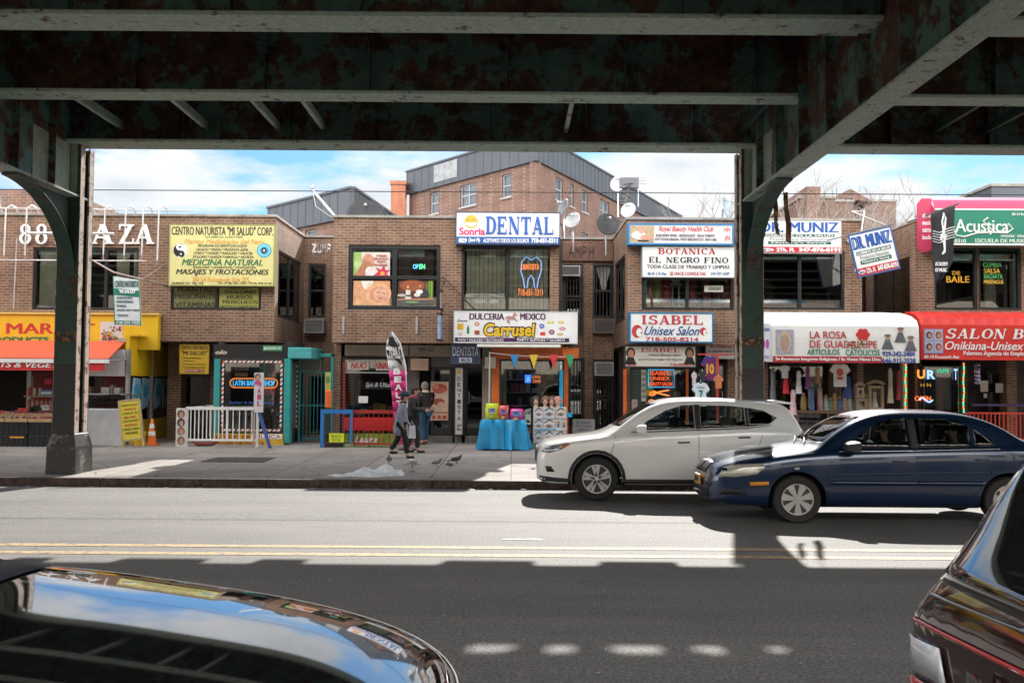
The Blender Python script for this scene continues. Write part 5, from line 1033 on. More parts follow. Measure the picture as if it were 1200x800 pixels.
# hanging football shirts
def shirt(r, D, c, c2, label, num=None, ncol=WHT, stripes=False, extra=None, group='shirts hanging over the pavement'):
    x0, x1, z0, z1 = rect(*r, D); t = thing('hanging_shirt', label, 'shirt', ((x0 + x1) / 2, D, z0), group); w_, h = x1 - x0, z1 - z0; X = lambda u: x0 + u * w_; Z = lambda v: z0 + v * h
    out = [(.2, 0), (.8, 0), (.79, .62), (.86, .55), (1, .68), (.82, .95), (.62, 1), (.5, .93), (.38, 1), (.18, .95), (0, .68), (.14, .55), (.21, .62)]
    m = MB(); m.prism([(X(u), Z(v)) for u, v in out], D - .02, D + .02); m.build('shirt_cloth', mat(c, .8, var=.15), t)
    if stripes:
        m = MB(); [m.box(X(.26 + .14 * k), X(.32 + .14 * k), D - .024, D - .021, Z(.03), Z(.9)) for k in range(4)]; m.build('stripe', mat(c2, .8), t)
    m = MB(); m.prism([(X(u), Z(v)) for u, v in ((0, .68), (.14, .55), (.16, .58), (.02, .71))], D - .025, D + .025); m.prism([(X(u), Z(v)) for u, v in ((1, .68), (.86, .55), (.84, .58), (.98, .71))], D - .025, D + .025); m.tube([(X(.38), D, Z(1)), (X(.5), D, Z(.93)), (X(.62), D, Z(1))], .012, 5); m.build('trim', mat(c2, .8), t)
    if num: m = MB(); m.text(num, X(.38 if len(num) == 1 else .3), X(.62 if len(num) == 1 else .7), Z(.28), Z(.68), D - .025, .004, bold=.03); m.text('NUMERO', X(.3), X(.7), Z(.76), Z(.83), D - .025, .004) if extra is None else None; m.build('number', mat(ncol, .6), t)
    m = MB(); m.tube([(X(.5), D, Z(1.0)), (X(.5), D, Z(1.12))], .008, 4); m.build('hanger', mALU, t)
    return t
shirt((821.5, 417, 843, 446), 27.2, (.04, .05, .25), (.35, .02, .05), 'blue and maroon striped football shirt numbered 10', '10', (.75, .5, .03), True, extra=0)
shirt((810.5, 448, 832, 476), 26.9, (.62, .68, .72), (.02, .2, .2), 'pale blue football shirt numbered 7', '7', (.02, .2, .22)); shirt((810, 436, 817, 452), 27.0, (.55, .5, .55), (.4, .2, .3), 'white shirt bunched above the pale blue number 7 shirt')
shirt((818, 434, 828, 449), 27.1, (.03, .03, .04), (.5, .4, .2), 'black shirt hanging between the numbered football shirts')
shirt((836, 440, 848, 455), 26.9, (.55, .18, .06), (.5, .4, .3), 'orange shirt hanging right of the striped number 10 shirt')
m = MB(); x0, x1, z0, z1 = rect(839.5, 416, 842.5, 465, 27.0); m.box(x0, x1, 27.0, 27.05, FL, z1); m.box(x0 - .5, x1 + .4, 27.0, 27.04, z1, z1 + .04); tag(m.build('red_rack_post', mat((.45, .05, .04), .5)), 'thin red upright of the shirt rack left of the steel column', 'rack')
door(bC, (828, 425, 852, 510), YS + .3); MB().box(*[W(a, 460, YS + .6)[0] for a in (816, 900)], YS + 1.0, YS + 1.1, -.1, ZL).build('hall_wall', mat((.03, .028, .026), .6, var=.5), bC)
pier(bC, 817, 822, m_=mSHOP); pier(bC, 853, 866, m_=BR)
# ---- religious goods shop under the white awning
rs = shop(bC, (900, 425, 1010, 520), YS + .7, depth=2.2, goods=4, fw=.05); pier(bC, 893, 900); pier(bC, 1005, 1012)
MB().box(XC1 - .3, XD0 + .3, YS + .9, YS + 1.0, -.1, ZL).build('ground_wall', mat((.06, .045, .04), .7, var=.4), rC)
mb = MB(); mb.box(XC1 - .1, XD0 + .1, 28.3, YR, ZL, ZL + .12); mb.build('recess_floor', ROOF, rC); mb = MB(); mb.box(XA1 + .01, XB0 - .01, 29.0, YR, ZL - .1, ZL); mb.build('recess_floor', ROOF, rA) if False else None
def awning(name, label, r, D, back, col, prof, group=None, name2='awning_cover', ends=True, scallop=0):
    """prof: list of (pixel y, depth) down the front; an extruded skin with closed ends"""
    x0, x1 = W(r[0], r[1], D)[0], W(r[2], r[1], D)[0]; t = thing(name, label, 'awning', ((x0 + x1) / 2, D, 2.4)); cx = (r[0] + r[2]) / 2
    P = [(d, W(cx, py, d)[1]) for py, d in prof]; n = 12 if scallop else 1; m = MB(); nx = scallop * 4 if scallop else 1
    for i in range(nx):
        a, b_ = x0 + (x1 - x0) * i / nx, x0 + (x1 - x0) * (i + 1) / nx
        def off(k, q): return (-.05 * abs(math.sin(math.pi * k / 4)) if scallop and 0 < q < 4 else 0)
        for q in range(len(P) - 1):
            m.quad((a, P[q][0] + off(i, q), P[q][1] - off(i, q) * .6), (a, P[q + 1][0] + off(i, q + 1), P[q + 1][1] - off(i, q + 1) * .6), (b_, P[q + 1][0] + off(i + 1, q + 1), P[q + 1][1] - off(i + 1, q + 1) * .6), (b_, P[q][0] + off(i + 1, q), P[q][1] - off(i + 1, q) * .6))
    if ends:
        poly = [(d, z) for d, z in P] + [(back, P[-1][1])]
        for xx in (x0, x1): m.prism(poly, xx - .006, xx + .006, 'x')
    m.build(name2, col, t, smooth=50); return t
mAWW = mat((.72, .71, .68), .55, var=.1, scale=1.5); D = 26.3
aw = awning('shop_awning', 'white rounded LA ROSA DE GUADALUPE awning with red rose', (896, 395, 1077, 428), D, YF, mAWW, [(366, 27.55), (367.5, 27.2), (370, 26.8), (375, 26.45), (382, 26.32), (395, 26.3), (424.5, 26.3)])
lett(aw, D - .012, (.45, .03, .03), [('LA ROSA', 949, 388, 992, 396.5, dict(bold=.01)), ('DE GUADALUPE', 949, 399, 1028, 407.5, dict(bold=.01))]); lett(aw, D - .012, (.02, .20, .09), [('ARTICULOS', 946, 409, 984, 415.5, BD), ('CATOLICOS', 991, 409.5, 1031, 416.5, BD)])
band(aw, D - .012, (.38, .02, .03), (906, 417.5, 1034, 425), 'red_strip'); lett(aw, D - .02, WHT, [('Se Restauran Imagenes Religiosas / Se Visten Ninos Dios', 909, 418.8, 1032, 423.5, dict(bold=.03))])
lett(aw, D - .012, (.02, .05, .25), [('929-342-2404', 1034, 411.5, 1072, 417.5, dict(bold=.02)), ('646-915-2528', 1034, 419.5, 1073, 425.5, dict(bold=.02))])
m = MB(); x0, x1, z0, z1 = rect(909, 386, 930, 414.5, D - .014); m.m = 0; m.box(x0, x1, D - .02, D - .012, z0, z1); cx, cz = (x0 + x1) / 2, (z0 + z1) / 2; m.m = 1; m.ell(cx, cz, .17, .28, D - .021, .002); m.m = 2; m.ell(cx, cz - .02, .12, .22, D - .025, .002); m.m = 3; m.ell(cx, cz - .05, .07, .18, D - .029, .002); m.ell(cx, cz + .16, .035, .045, D - .029, .002)
m.build('icon_picture', [mat((.36, .34, .42), .5, var=.3, scale=15), mat((.5, .4, .25), .5), mat((.25, .3, .3), .5), mat((.45, .25, .18), .5)], aw)
m = MB(); cx, cz = W(1011, 392, D); m.m = 0; [m.ell(cx + .11 * math.cos(a), cz + .10 * math.sin(a), .08, .07, D - .013 - .001 * i, .001) for i, a in enumerate([k * 1.05 for k in range(6)])]; m.ell(cx, cz, .08, .08, D - .021, .002); m.m = 1; m.tube([(cx - .02, D - .02, cz - .12), (cx - .12, D - .02, cz - .32), (cx - .3, D - .02, cz - .36)], .012, 4); [m.ell(cx - .12 + dx, cz - .25 + dz, .08, .03, D - .014, .002) for dx, dz in ((.12, 0), (-.14, .05), (-.24, -.02))]
m.build('rose_emblem', [mat((.55, .03, .03), .5), mat((.05, .15, .04), .5)], aw)
m = MB()
for px, py in ((1040, 402), (1055, 394), (1067, 404)):
    cx, cz = W(px, py, D); m.m = 0; m.prism([(cx - .16, cz - .16), (cx + .16, cz - .16), (cx + .05, cz + .12), (cx - .05, cz + .12)], D - .018, D - .012); m.m = 1; m.ell(cx, cz + .14, .05, .06, D - .019, .002); m.m = 2; m.ell(cx, cz + .2, .09, .04, D - .022, .002)
m.build('figure_emblem', [mat((.12, .12, .13), .5, var=.4), mat((.4, .25, .18), .5), mat((.2, .14, .1), .5)], aw)
t = thing('side_banner', 'narrow white banner with two small figures at left end of the white awning', 'banner', (W(894, 400, 26)[0], 26, 2)); MB().pb(890, 379, 903, 423, 26.25, .02).build('sheet', mat((.6, .62, .68), .5), t)
m = MB(); [m.ell(*W(px, 403, 26.24), .04, .13, 26.245, .004) for px in (895, 899.5)]; m.build('printed_figure', mat((.4, .08, .3), .5), t); lett(t, 26.24, (.1, .15, .4), [('IMAGENES', 891, 384, 902, 387), ('Nino Dios', 891, 416, 901, 419)])
for r_, c, c2, lab in (((914, 428, 926, 443), (.6, .6, .58), (.5, .05, .05), 'white shirt at left under the LA ROSA awning'), ((972, 426, 997, 453), (.66, .64, .6), (.5, .1, .1), 'large white T-shirt with red print under LA ROSA awning')): 
    tt = shirt(r_, 26.9, c, c2, lab, group='clothes hanging under the white awning')
m = MB(); x_, z_ = W(984.5, 436, 26.86); m.ell(x_, z_, .09, .10, 26.865, .004); m.box(x_ - .08, x_ + .08, 26.86, 26.865, z_ - .2, z_ - .12); m.build('red_print', mat((.5, .08, .05), .6), tt)
def dress(r_, c, label):
    x0, x1, z0, z1 = rect(*r_, 27.0); m = MB(); cx = (x0 + x1) / 2; w_ = (x1 - x0) / 2
    m.lathe([(w_ * 1.0, 0), (w_ * .92, (z1 - z0) * .1), (w_ * .6, (z1 - z0) * .62), (w_ * .75, (z1 - z0) * .8), (w_ * .55, (z1 - z0) * .95), (w_ * .25, (z1 - z0))], (cx, 27.0, z0), n=14); tag(m.build('hanging_dress', mat(c, .8, var=.2), smooth=60), label, 'dress', 'clothes hanging under the white awning')
dress((917, 434, 925, 461), (.55, .02, .04), 'bright red hanging dress left under the LA ROSA awning'); dress((932, 434, 940, 461), (.6, .6, .6), 'white hanging dress beside the red one'); dress((925, 456, 934, 486), (.6, .38, .42), 'pink fluffy dress hanging lowest beside the spoiler of the white car'); dress((987, 440, 999, 466), (.02, .04, .15), 'navy hanging cloth behind the white T-shirt')
for r_, c, lab in (((902, 431, 910, 474), (.12, .12, .13), 'long dark grey garment at the left end under the LA ROSA awning'), ((943, 429, 950, 456), (.16, .05, .16), 'purple patterned dress hanging right of the white dress'), ((954, 430, 962, 449), (.28, .15, .08), 'short brown tunic hanging above the blue robed figurine'), ((1040, 431, 1047, 472), (.42, .34, .24), 'long beige gown hanging right of the gilt cabinet'), ((1050, 434, 1056, 468), (.26, .03, .04), 'dark red gown hanging near the left light string')): dress(r_, c, lab)
m = MB(); x0, x1, z0, z1 = rect(930, 481, 1010, 484, 27.4); m.box(x0, x1, 27.3, 27.9, z0, z1); [m.box(a - .03, a + .03, 27.35, 27.41, FL, z0) for a in (x0 + .1, (x0 + x1) / 2, x1 - .1)]; tag(m.build('display_shelf', mat((.16, .1, .06), .6)), 'long wooden shelf of figurines in front of the religious shop', 'shelf'); zsh = z1
SC = [((.45, .3, .1), (.3, .2, .1)), ((.1, .2, .45), (.5, .45, .3)), ((.5, .35, .3), (.25, .1, .08)), ((.5, .5, .48), (.3, .3, .32)), ((.15, .3, .2), (.5, .4, .1))]
def fig(px, h, k, label, D=27.5):
    x_ = W(px, 480, D)[0]; t = thing('figurine', label, 'figurine', (x_, D, zsh), 'figurines on the shelf of the religious shop'); m = MB(); m.lathe([(.08, 0), (.09, .03), (.07, .05), (.075, .3 * h), (.06, .6 * h), (.075, .7 * h), (.03, .8 * h)], (x_, D, zsh), n=9); m.build('robe', mat(SC[k % 5][0], .5, var=.5, scale=14), t)
    m = MB(); m.ball((x_, D - .01, zsh + .88 * h), (.04, .045, .055), 8, 5); m.build('head', mat((.45, .27, .2), .5), t); m = MB(); m.lathe([(.095, .06), (.08, .5 * h), (.055, .82 * h), (.02, .97 * h)], (x_, D + .03, zsh), n=9); m.build('mantle', mat(SC[k % 5][1], .5), t)
fl = ['tall gold figurine at left of the shop shelf', 'blue robed figurine second on the shop shelf', 'large brown figurine group beside the blue robed one', 'small white figurine with dark cloak on the shelf', 'short green figurine in middle of the shelf', 'second gold figurine after the short green one', 'small blue figurine under the big T-shirt', 'white figurine near the right of the shelf', 'brown figurine next to the oval frame', 'last small red-brown figurine before the gilt cabinet']
for i, (px, h) in enumerate(((942, .5), (951, .85), (961, .8), (968, .45), (973, .36), (978, .5), (984, .4), (990, .6), (996, .42), (1003, .36))): fig(px, h, i, fl[i])
def cabinet(r_, D, label, c=(.42, .32, .18)):
    x0, x1, z0, z1 = rect(*r_, D); t = thing('gilt_cabinet', label, 'cabinet', ((x0 + x1) / 2, D, z0)); m = MB(); w_ = .07; m.box(x0, x0 + w_, D, D + .3, z0, z1); m.box(x1 - w_, x1, D, D + .3, z0, z1); m.box(x0 + w_, x1 - w_, D, D + .3, z0, z0 + w_); m.box(x0 + w_, x1 - w_, D, D + .3, z1 - w_, z1); m.box(x0 + w_, x1 - w_, D + .27, D + .3, z0 + w_, z1 - w_)
    [m.ball((x0 + (x1 - x0) * k / 6, D + .05, z1 + .06 + .06 * math.sin(math.pi * k / 6)), .05, 6, 4) for k in range(7)]; m.build('gilt_frame', mat(c, .5, .2, var=.3, scale=20), t)
    m = MB(); cx = (x0 + x1) / 2; m.lathe([((x1 - x0) * .28, 0), ((x1 - x0) * .12, (z1 - z0) * .45), (.06, (z1 - z0) * .62)], (cx, D + .15, z0 + w_), n=12); m.build('white_gown', mat((.62, .6, .58), .8), t); m = MB(); m.ball((cx, D + .14, z0 + (z1 - z0) * .74), (.05, .05, .07)); m.build('doll_head', mat((.4, .22, .16), .6), t)
cabinet((1018.5, 452, 1036, 480), 27.3, 'ornate gilt cabinet holding a white gowned doll'); cabinet((1004, 454, 1013, 466), 27.4, 'small pale wooden niche with dark figure, upper of two', (.5, .42, .3)); cabinet((1004, 467, 1017, 480), 27.4, 'larger pale wooden niche beneath the small one', (.48, .4, .28))
# ---- red salon awning
D = 26.5
ra = awning('shop_awning', 'red scalloped SALON BAR awning of the hairdresser at right end', (1079, 390, 1290, 426), D, YF, mat((.60, .028, .02), .5, var=.12, scale=2), [(366, 27.55), (366.8, 27.2), (369, 26.85), (374, 26.6), (380, 26.51), (381, 26.5), (422, 26.5)], scallop=14)
lett(ra, D - .012, (.74, .72, .70), [('SALON BARBER', 1107.5, 385.5, 1268, 397, dict(serif=1, th=.005, shear=.25)), ('Onikiana-Unisex', 1107.5, 400, 1200, 410, dict(shear=.3, bold=.01)), ('Palermo Agencia de Empleos Y Mas', 1129, 411.5, 1225, 418, dict(bold=.02)), ('88-14 Roosevelt Ave', 1083, 416, 1124, 420, dict(shear=.2, bold=.02))])
m = MB(); x0, x1, z0, z1 = rect(1082.5, 385.5, 1105, 414, D); m.m = 0; m.box(x0, x1, D - .018, D - .012, z0, z1)
for i, (u, v) in enumerate(((.27, .75), (.76, .75), (.27, .27), (.76, .27))):
    cx, cz = x0 + u * (x1 - x0), z0 + v * (z1 - z0); m.m = 1; m.box(cx - .1, cx + .1, D - .022, D - .018, cz - .13, cz + .13); m.m = 2 + i % 2; m.ell(cx, cz, .08, .1, D - .023, .002); m.m = 4; m.ell(cx + .01, cz - .01, .045, .06, D - .027, .002)
m.build('portrait_pictures', [mat((.25, .3, .5), .5), mat((.45, .42, .45), .5), mat((.1, .02, .02), .5), mat((.25, .06, .03), .5), mat((.45, .25, .18), .5)], ra)
rsd = shop(bD, (1082, 428, 1128, 520), YS, depth=2.4, goods=2, fw=.05); pier(bD, 1129, 1134, m_=mSHOP)
m = MB(); m.pb(1100, 428, 1106, 520, YS + .3, .1); m.build('red_inner_frame', mat((.3, .02, .03), .5), bD)
t = thing('shop_neon', 'cluster of orange and blue UR and OPEN neon in hairdresser window', 'neon sign', (W(1085, 450, YS)[0], YS, 2)); D = YS - .04
lett(t, D, (.9, .25, .03), [('U', 1074 + 1, 433, 1084, 443.5, dict(bold=.03))], emit=1.1); lett(t, D, (.3, .5, .9), [('R', 1086.5, 433.5, 1096, 444, dict(bold=.03)), ('T', 1118, 432, 1122, 445, BD)], emit=1.0); lett(t, D, (.02, .6, .3), [('CUTS', 1098, 432.5, 1112, 436.5, BD)], emit=.8); lett(t, D, (.9, .15, .03), [('OPEN', 1072, 464, 1091, 469.5, BD)], emit=1.0); lett(t, D, (.5, .3, .03), [('H N', 1079, 449, 1091, 453)], emit=.5)
m = MB(); m.tube([(W(1072 + 2 * k, 0, D)[0], D, W(0, 461 - 2.5 * math.sin(k * .8), D)[1]) for k in range(9)], .02, 5); m.build('scissors_tube', mat((.2, .4, .9), .4, var=0, emit=.8), t)
for px, lab in ((1061.5, 'string of green and orange lights on the left post of hairdresser'), (1129.5, 'string of green and orange lights on the right post of hairdresser')):
    t = thing('light_string', lab, 'light string', (W(px, 450, YS)[0], YS - .1, 1)); a, b_ = MB(), MB()
    for i in range(14): x_, z_ = W(px, 427 + i * 4.2, YS - .1); (a if i % 2 else b_).tube([(x_, YS - .1, z_ - .05), (x_ + .02 * math.sin(i), YS - .1, z_ + .05)], .022, 5)
    a.build('green_bulbs', mat((.05, .5, .25), .4, var=0, emit=.7), t); b_.build('orange_bulbs', mat((.8, .18, .03), .4, var=0, emit=.7), t)
pier(bD, 1058, 1064, YS - .02, .2, mat((.3, .24, .2), .7))
t = thing('barber_pole', 'blue and white striped barber pole on dark wall under the red awning', 'barber pole', (W(1145.5, 440, 27.6)[0], 27.6, 2.1)); x_, z_ = W(1145.5, 446, 27.6); m = MB(); m.lathe([(.075, 0), (.075, .32)], (x_, 27.6, z_), n=16)
m = MB()
for i in range(10):
    m.m = i % 3; z0 = z_ + i * .036; n = 16; vs = [(x_ + .075 * math.cos(2 * math.pi * k / n), 27.6 + .075 * math.sin(2 * math.pi * k / n), z0 + .03 * math.sin(2 * math.pi * k / n) + q) for q in (0, .036) for k in range(n)]; m.add(vs, [(k, (k + 1) % n, n + (k + 1) % n, n + k) for k in range(n)])
m.build('striped_cylinder', [mat((.05, .15, .55), .3), mat((.65, .66, .7), .3), mat((.5, .06, .06), .3)], t); m = MB(); m.lathe([(.0, -.08), (.08, -.05), (.09, 0), (.02, .0)], (x_, 27.6, z_ - .03), n=14); m.lathe([(.02, 0), (.09, .0), (.08, .05), (0, .09)], (x_, 27.6, z_ + .4), n=14); m.build('chrome_cap', mALU, t)
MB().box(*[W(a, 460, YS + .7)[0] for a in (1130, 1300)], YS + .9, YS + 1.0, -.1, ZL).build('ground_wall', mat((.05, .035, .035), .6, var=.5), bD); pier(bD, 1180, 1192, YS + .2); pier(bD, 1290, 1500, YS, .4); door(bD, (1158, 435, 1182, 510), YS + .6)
m = MB()
for r_ in ((1149, 446, 1158, 459), (1167, 449, 1176, 460), (1153, 461, 1157, 466)): m.pb(*r_, YS + .3, .01)
m.build('wall_notice', mat((.55, .5, .45), .6, var=.2), bD)
gate('red_fence', 'low red barred metal fence along the steps at right edge', (1132, 483, 1260, 515), 27.0, mat((.50, .04, .02), .5, var=.2), 26, 'fence', (0.02, .96), .014)
m = MB(); x0, x1, z0, z1 = rect(1140, 473, 1230, 476, 27.9); m.box(x0, x1, 27.9, 27.95, z0, z1); tag(m.build('purple_handrail', mat((.08, .05, .16), .5)), 'dark purple handrail behind the low red fence', 'handrail')
# ---- Acustica awning and flag
D = 26.8
aa = awning('school_awning', 'green Acustica music school awning with pink rounded top', (1095, 260, 1290, 288), D, YF, mat((.50, .045, .12), .5, var=.15, scale=2), [(232, 27.55), (232.5, 27.2), (235, 26.95), (239, 26.85), (246, 26.82)], ends=False)
m = MB(); m.pb(1096, 246, 1290, 286.5, D, .03); m.build('green_panel', mat((.0, .17, .10), .5, var=.08), aa); m = MB(); m.pb(1096, 285.5, 1290, 287.5, D - .01, .01); m.pb(1096, 244.8, 1290, 246.4, D - .01, .01); m.build('white_edge', mWHT, aa)
x0, x1, z0, z1 = rect(1079, 234, 1096, 290, 27.0); m = MB(); xx = W(1095, 260, D)[0]; zt2 = W(1095, 234, D)[1]; zb2 = W(1095, 292, D)[1]; m.prism([(26.78, zb2), (27.6, zb2), (27.6, zt2 + .12), (27.2, zt2 + .1), (26.78, zt2 - .25)], xx - .02, xx, 'x'); m.prism([(xx - .42, zb2), (xx - .021, zb2), (xx - .021, zt2 + .05), (xx - .3, zt2 + .05), (xx - .42, zt2 - .1)], D + .1, D + .13); m.build('pink_end', mat((.48, .03, .09), .5, var=.15), aa)
m = MB(); [m.ptext(s_, 1081, 250 + i * 8.5, 1093, 255 + i * 8.5, D + .098, .003, bold=.02, shear=.1) for i, s_ in enumerate(('danza', 'musica', 'canto', 'baile'))]; m.build('end_lettering', mWHT, aa)
lett(aa, D, (.66, .66, .6), [('Acustica', 1119.5, 257, 1182, 272, dict(bold=.02)), ('ESCUELA DE MUSICA Y BAILE', 1143, 280, 1232, 284.5, dict(bold=.02)), ('-8310', 1117, 280, 1132, 284.5, BD), ('music studio', 1173, 274, 1210, 278, BD), ('88-14 Roosevelt Ave', 1186, 249.5, 1220, 252.5, BD)], th=.008)
m = MB(); m.tube([(W(a, b_, D)[0], D - .01, W(a, b_, D)[1]) for a, b_ in ((1119, 270), (1121, 276), (1130, 277.5), (1145, 273), (1165, 272.5), (1180, 273), (1187, 268), (1181, 262))], .022, 5); m.tube([(W(a, b_, D)[0], D - .012, W(a, b_, D)[1]) for a, b_ in ((1158, 255), (1152, 259), (1158, 265), (1164, 271), (1160, 275))], .02, 5); m.build('flourish', mat((.66, .66, .6), .5), aa)
D = 26.0
t = thing('banner_flag', 'black pennant flag with white treble clef hanging before the green awning', 'flag', (W(1107, 290, D)[0], D, 4)); A = [W(*p, D) for p in ((1091, 250), (1120, 240), (1118, 300), (1113, 318), (1104, 332), (1098, 331), (1094, 310))]
m = MB(); NX, NZ = 9, 16; vs = []
for j in range(NZ + 1):
    v = j / NZ
    for i in range(NX + 1):
        u = i / NX; pxl = 1091 + 4 * v + (1 if v > .9 else 0) ; pxr = 1120 - 3 * v - (16 * max(0, v - .72) / .28 if v > .72 else 0); pyt = 251 - 10 * u; pyb = 331
        px_ = pxl + (pxr - pxl) * u; py_ = pyt + (pyb - pyt) * v; x_, z_ = W(px_, py_, D); vs.append((x_, D + .05 * math.sin(u * 7 + v * 3), z_))
m.add(vs, [(j * (NX + 1) + i, j * (NX + 1) + i + 1, (j + 1) * (NX + 1) + i + 1, (j + 1) * (NX + 1) + i) for j in range(NZ) for i in range(NX)]); o = m.build('flag_cloth', mat((.014, .014, .016), .8), t, smooth=60)
md = o.modifiers.new('s', 'SOLIDIFY'); md.thickness = .004
m = MB(); Pf = lambda a, b_: (W(a, b_, D)[0], D - .065, W(a, b_, D)[1])
m.tube([Pf(*p) for p in ((1104, 297), (1106, 293), (1105, 285), (1101, 279), (1104, 273), (1108, 277), (1106, 281), (1103, 279), (1106, 268), (1107, 256), (1105, 250), (1103, 260), (1106, 285), (1106, 296), (1103, 298))], .022, 5); [m.tube([Pf(1092, 271 + k * 3), Pf(1100, 273 + k * 3), Pf(1110, 268 + k * 3), Pf(1118, 266 + k * 3)], .009, 4) for k in range(5)]; m.build('treble_clef', mWHT, t)
m = MB(); m.ptext('ACADEMY', 1096, 307, 1111, 311.5, D - .065, bold=.03); m.ptext('OF MUSIC', 1096, 314, 1110, 318.5, D - .065, bold=.03); m.build('lettering', mWHT, t)
m = MB(); p0, p1 = W(1077, 255, 26.6), W(1124, 238.5, D); m.tube([(p0[0], 27.4, p0[1]), (p1[0], D, p1[1])], .02, 6); m.build('flag_pole', mat((.12, .12, .12), .4, .4), t)
D = 27.66
t = thing('window_lettering', 'orange DE BAILE lettering in the window beside the black flag', 'lettering', (W(1125, 320, D)[0], D, 4)); lett(t, D, (.75, .42, .02), [('DE', 1116, 317.5, 1125, 322, BD), ('BAILE', 1109, 323.5, 1136, 331, BD)])
t = thing('window_lettering', 'green and yellow CUMBIA SALSA BACHATA lettering on the right upper window', 'lettering', (W(1164, 320, D)[0], D, 4)); lett(t, D, (.10, .5, .14), [('CUMBIA', 1152, 308, 1174, 313, BD), ('BACHATA', 1153, 321, 1175, 326.5, BD)]); lett(t, D, (.75, .5, .05), [('SALSA', 1153, 314.5, 1172, 320, BD), ('MERENGUE', 1153, 328, 1176, 332.5, BD)])
m = MB(); m.pb(1154, 300, 1167, 362, 28.1, .1); m.build('inner_column', mat((.35, .28, .2), .7, var=.2), wD2)
# ------------------------------------------------------------------ grocery at the left
mYEL = mat((.68, .42, .01), .45, var=.08); D = 27.35
gs = thing('grocery_shop', 'yellow grocery shop front with fish market sign and white counter box', 'shop front', (-11.5, 27, FL))
MB().pb(-60, 367, 185, 409, D, .2).build('fascia', mYEL, gs); m = MB(); m.pb(-60, 366, 185.5, 368, D - .06, .3); m.build('fascia_cap', mat((.62, .45, .12), .5), gs)
lett(gs, D, (.50, .02, .02), [('FISH MARKET', -53, 378.5, 111, 391, dict(bold=.06))]); lett(gs, D, (.02, .14, .06), [('PRODUCTS', -12, 394.5, 57, 401, dict(bold=.05))])
MB().pb(117.5, 377, 143, 399.5, D - .008, .008).build('fruit_picture', mat((.55, .52, .5), .5), gs); m = MB(); cx0, cx1, cz0, cz1 = rect(118, 378, 142.5, 399, D - .01)
for i in range(60): m.m = rnd.randrange(4); u, v = rnd.random(), rnd.random() ** 1.5; m.ell(cx0 + .04 + u * (cx1 - cx0 - .08), cz0 + .03 + v * (cz1 - cz0) * .7, .03, .03, D - .009 - .0003 * i, .001, 8)
m.build('fruit_shapes', [mat((.4, .05, .05), .5), mat((.5, .4, .03), .5), mat((.15, .03, .06), .5), mat((.15, .3, .05), .5)], gs)
# side wall in depth (x const)
XG = W(150, 470, 26.8)[0]; z408 = W(150, 409, 26.8)[1]; z440 = W(150, 440, 26.8)[1]; z493 = W(150, 493, 26.8)[1]
m = MB(); m.box(XG - .1, XG, 26.8, 30.4, z440, z408 + .35); m.build('upper_panel', mYEL, gs); m = MB(); m.box(XG - .1, XG, 26.8, 30.4, gz(27) - .1, z493); m.build('base_panel', mYEL, gs)
m = MB(); [m.box(XG - .06, XG + .02, y, y + .09, gz(27), z408) for y in (26.8, 28.55, 30.35)]; m.build('metal_post', mALU, gs); m = MB(); m.box(XG - .06, XG - .05, 26.9, 30.35, z493, z440); m.build('side_pane', mDARKGL, gs)
m = MB(); m.box(XG - .12, XG + .25, 26.85, 30.4, z408 + .351, z408 + .40); m.build('ledge', mYEL, gs)
for k, (ya, lab) in enumerate(((27.15, 'left pair of clear blue ice bags in grocery side window'), (28.85, 'right pair of clear blue ice bags in grocery side window'))):
    t = thing('ice_bags', lab, 'poster', (XG, ya + .6, 1.9)); m = MB()
    for q in range(2):
        ps = [(ya + q * .68 + a, b_) for a, b_ in ((.05, z440 - .95), (.5, z440 - .85), (.62, z440 - .5), (.6, z440 - .08), (.1, z440 - .05), (0, z440 - .5))]; m.prism(ps, XG - .047, XG - .03, 'x')
    m.build('bag_print', mat((.30, .50, .62), .35, var=.45, scale=7), t); m = MB(); [m.prism([(ya + q * .68 + .32 + .22 * math.cos(a * .5), z440 - .42 + .2 * math.sin(a * .5)) for a in range(12)], XG - .029, XG - .022, 'x') for q in range(2)]; m.build('blue_disc', mat((.05, .30, .45), .4), t)
# the white counter box
D = 26.8; MB().pb(99, 409.5, 148, 440.5, D, .05).build('white_upper_panel', mat((.62, .62, .62), .4), gs); MB().pb(97, 480.5, 147, 525.5, D - .35, .1).build('white_lower_panel', mat((.55, .56, .57), .4, var=.12), gs)
m = MB(); x0, x1, z0, z1 = rect(99, 441, 148, 481, D); m.box(x0, x1, D + 1.3, D + 1.35, z0, z1); m.build('red_back_wall', mat((.18, .012, .016), .6), gs); m = MB(); m.pb(98, 461, 147, 462.5, D - .3, .9); m.build('counter_top', mALU, gs)
m = MB(); a0 = W(100, 470, D)[0]; a1 = W(146, 470, D)[0]; zc0, zc1 = W(120, 480, D)[1], W(120, 462, D)[1]; m.tube([(a0, D - .33, zc0 + .1), (a0 + .3, D - .33, zc1 - .1), (a0 + .8, D - .33, zc1), (a1, D - .33, zc1)], .012, 5); m.quad((a0, D - .34, zc0), (a1, D - .34, zc0), (a1, D - .15, zc1), (a0, D - .15, zc1)); m.build('curved_glass', mDARKGL, gs)
for r_, c, lab in (((118, 453.5, 127.5, 461), (.6, .6, .58), 'white cash register box on deli counter'), ((133, 454, 140, 461), (.6, .58, .52), 'small white carton on the deli counter'), ((101, 453, 106, 461), (.2, .12, .1), 'dark jar at the left of deli counter'), ((129, 451, 132, 461), (.3, .28, .2), 'bottle between the white boxes of deli counter')):
    m = MB(); m.pb(*r_, D + .1, .25); tag(m.build('counter_item', mat(c, .5, var=.3, scale=20), bevel=.01), lab, 'container')
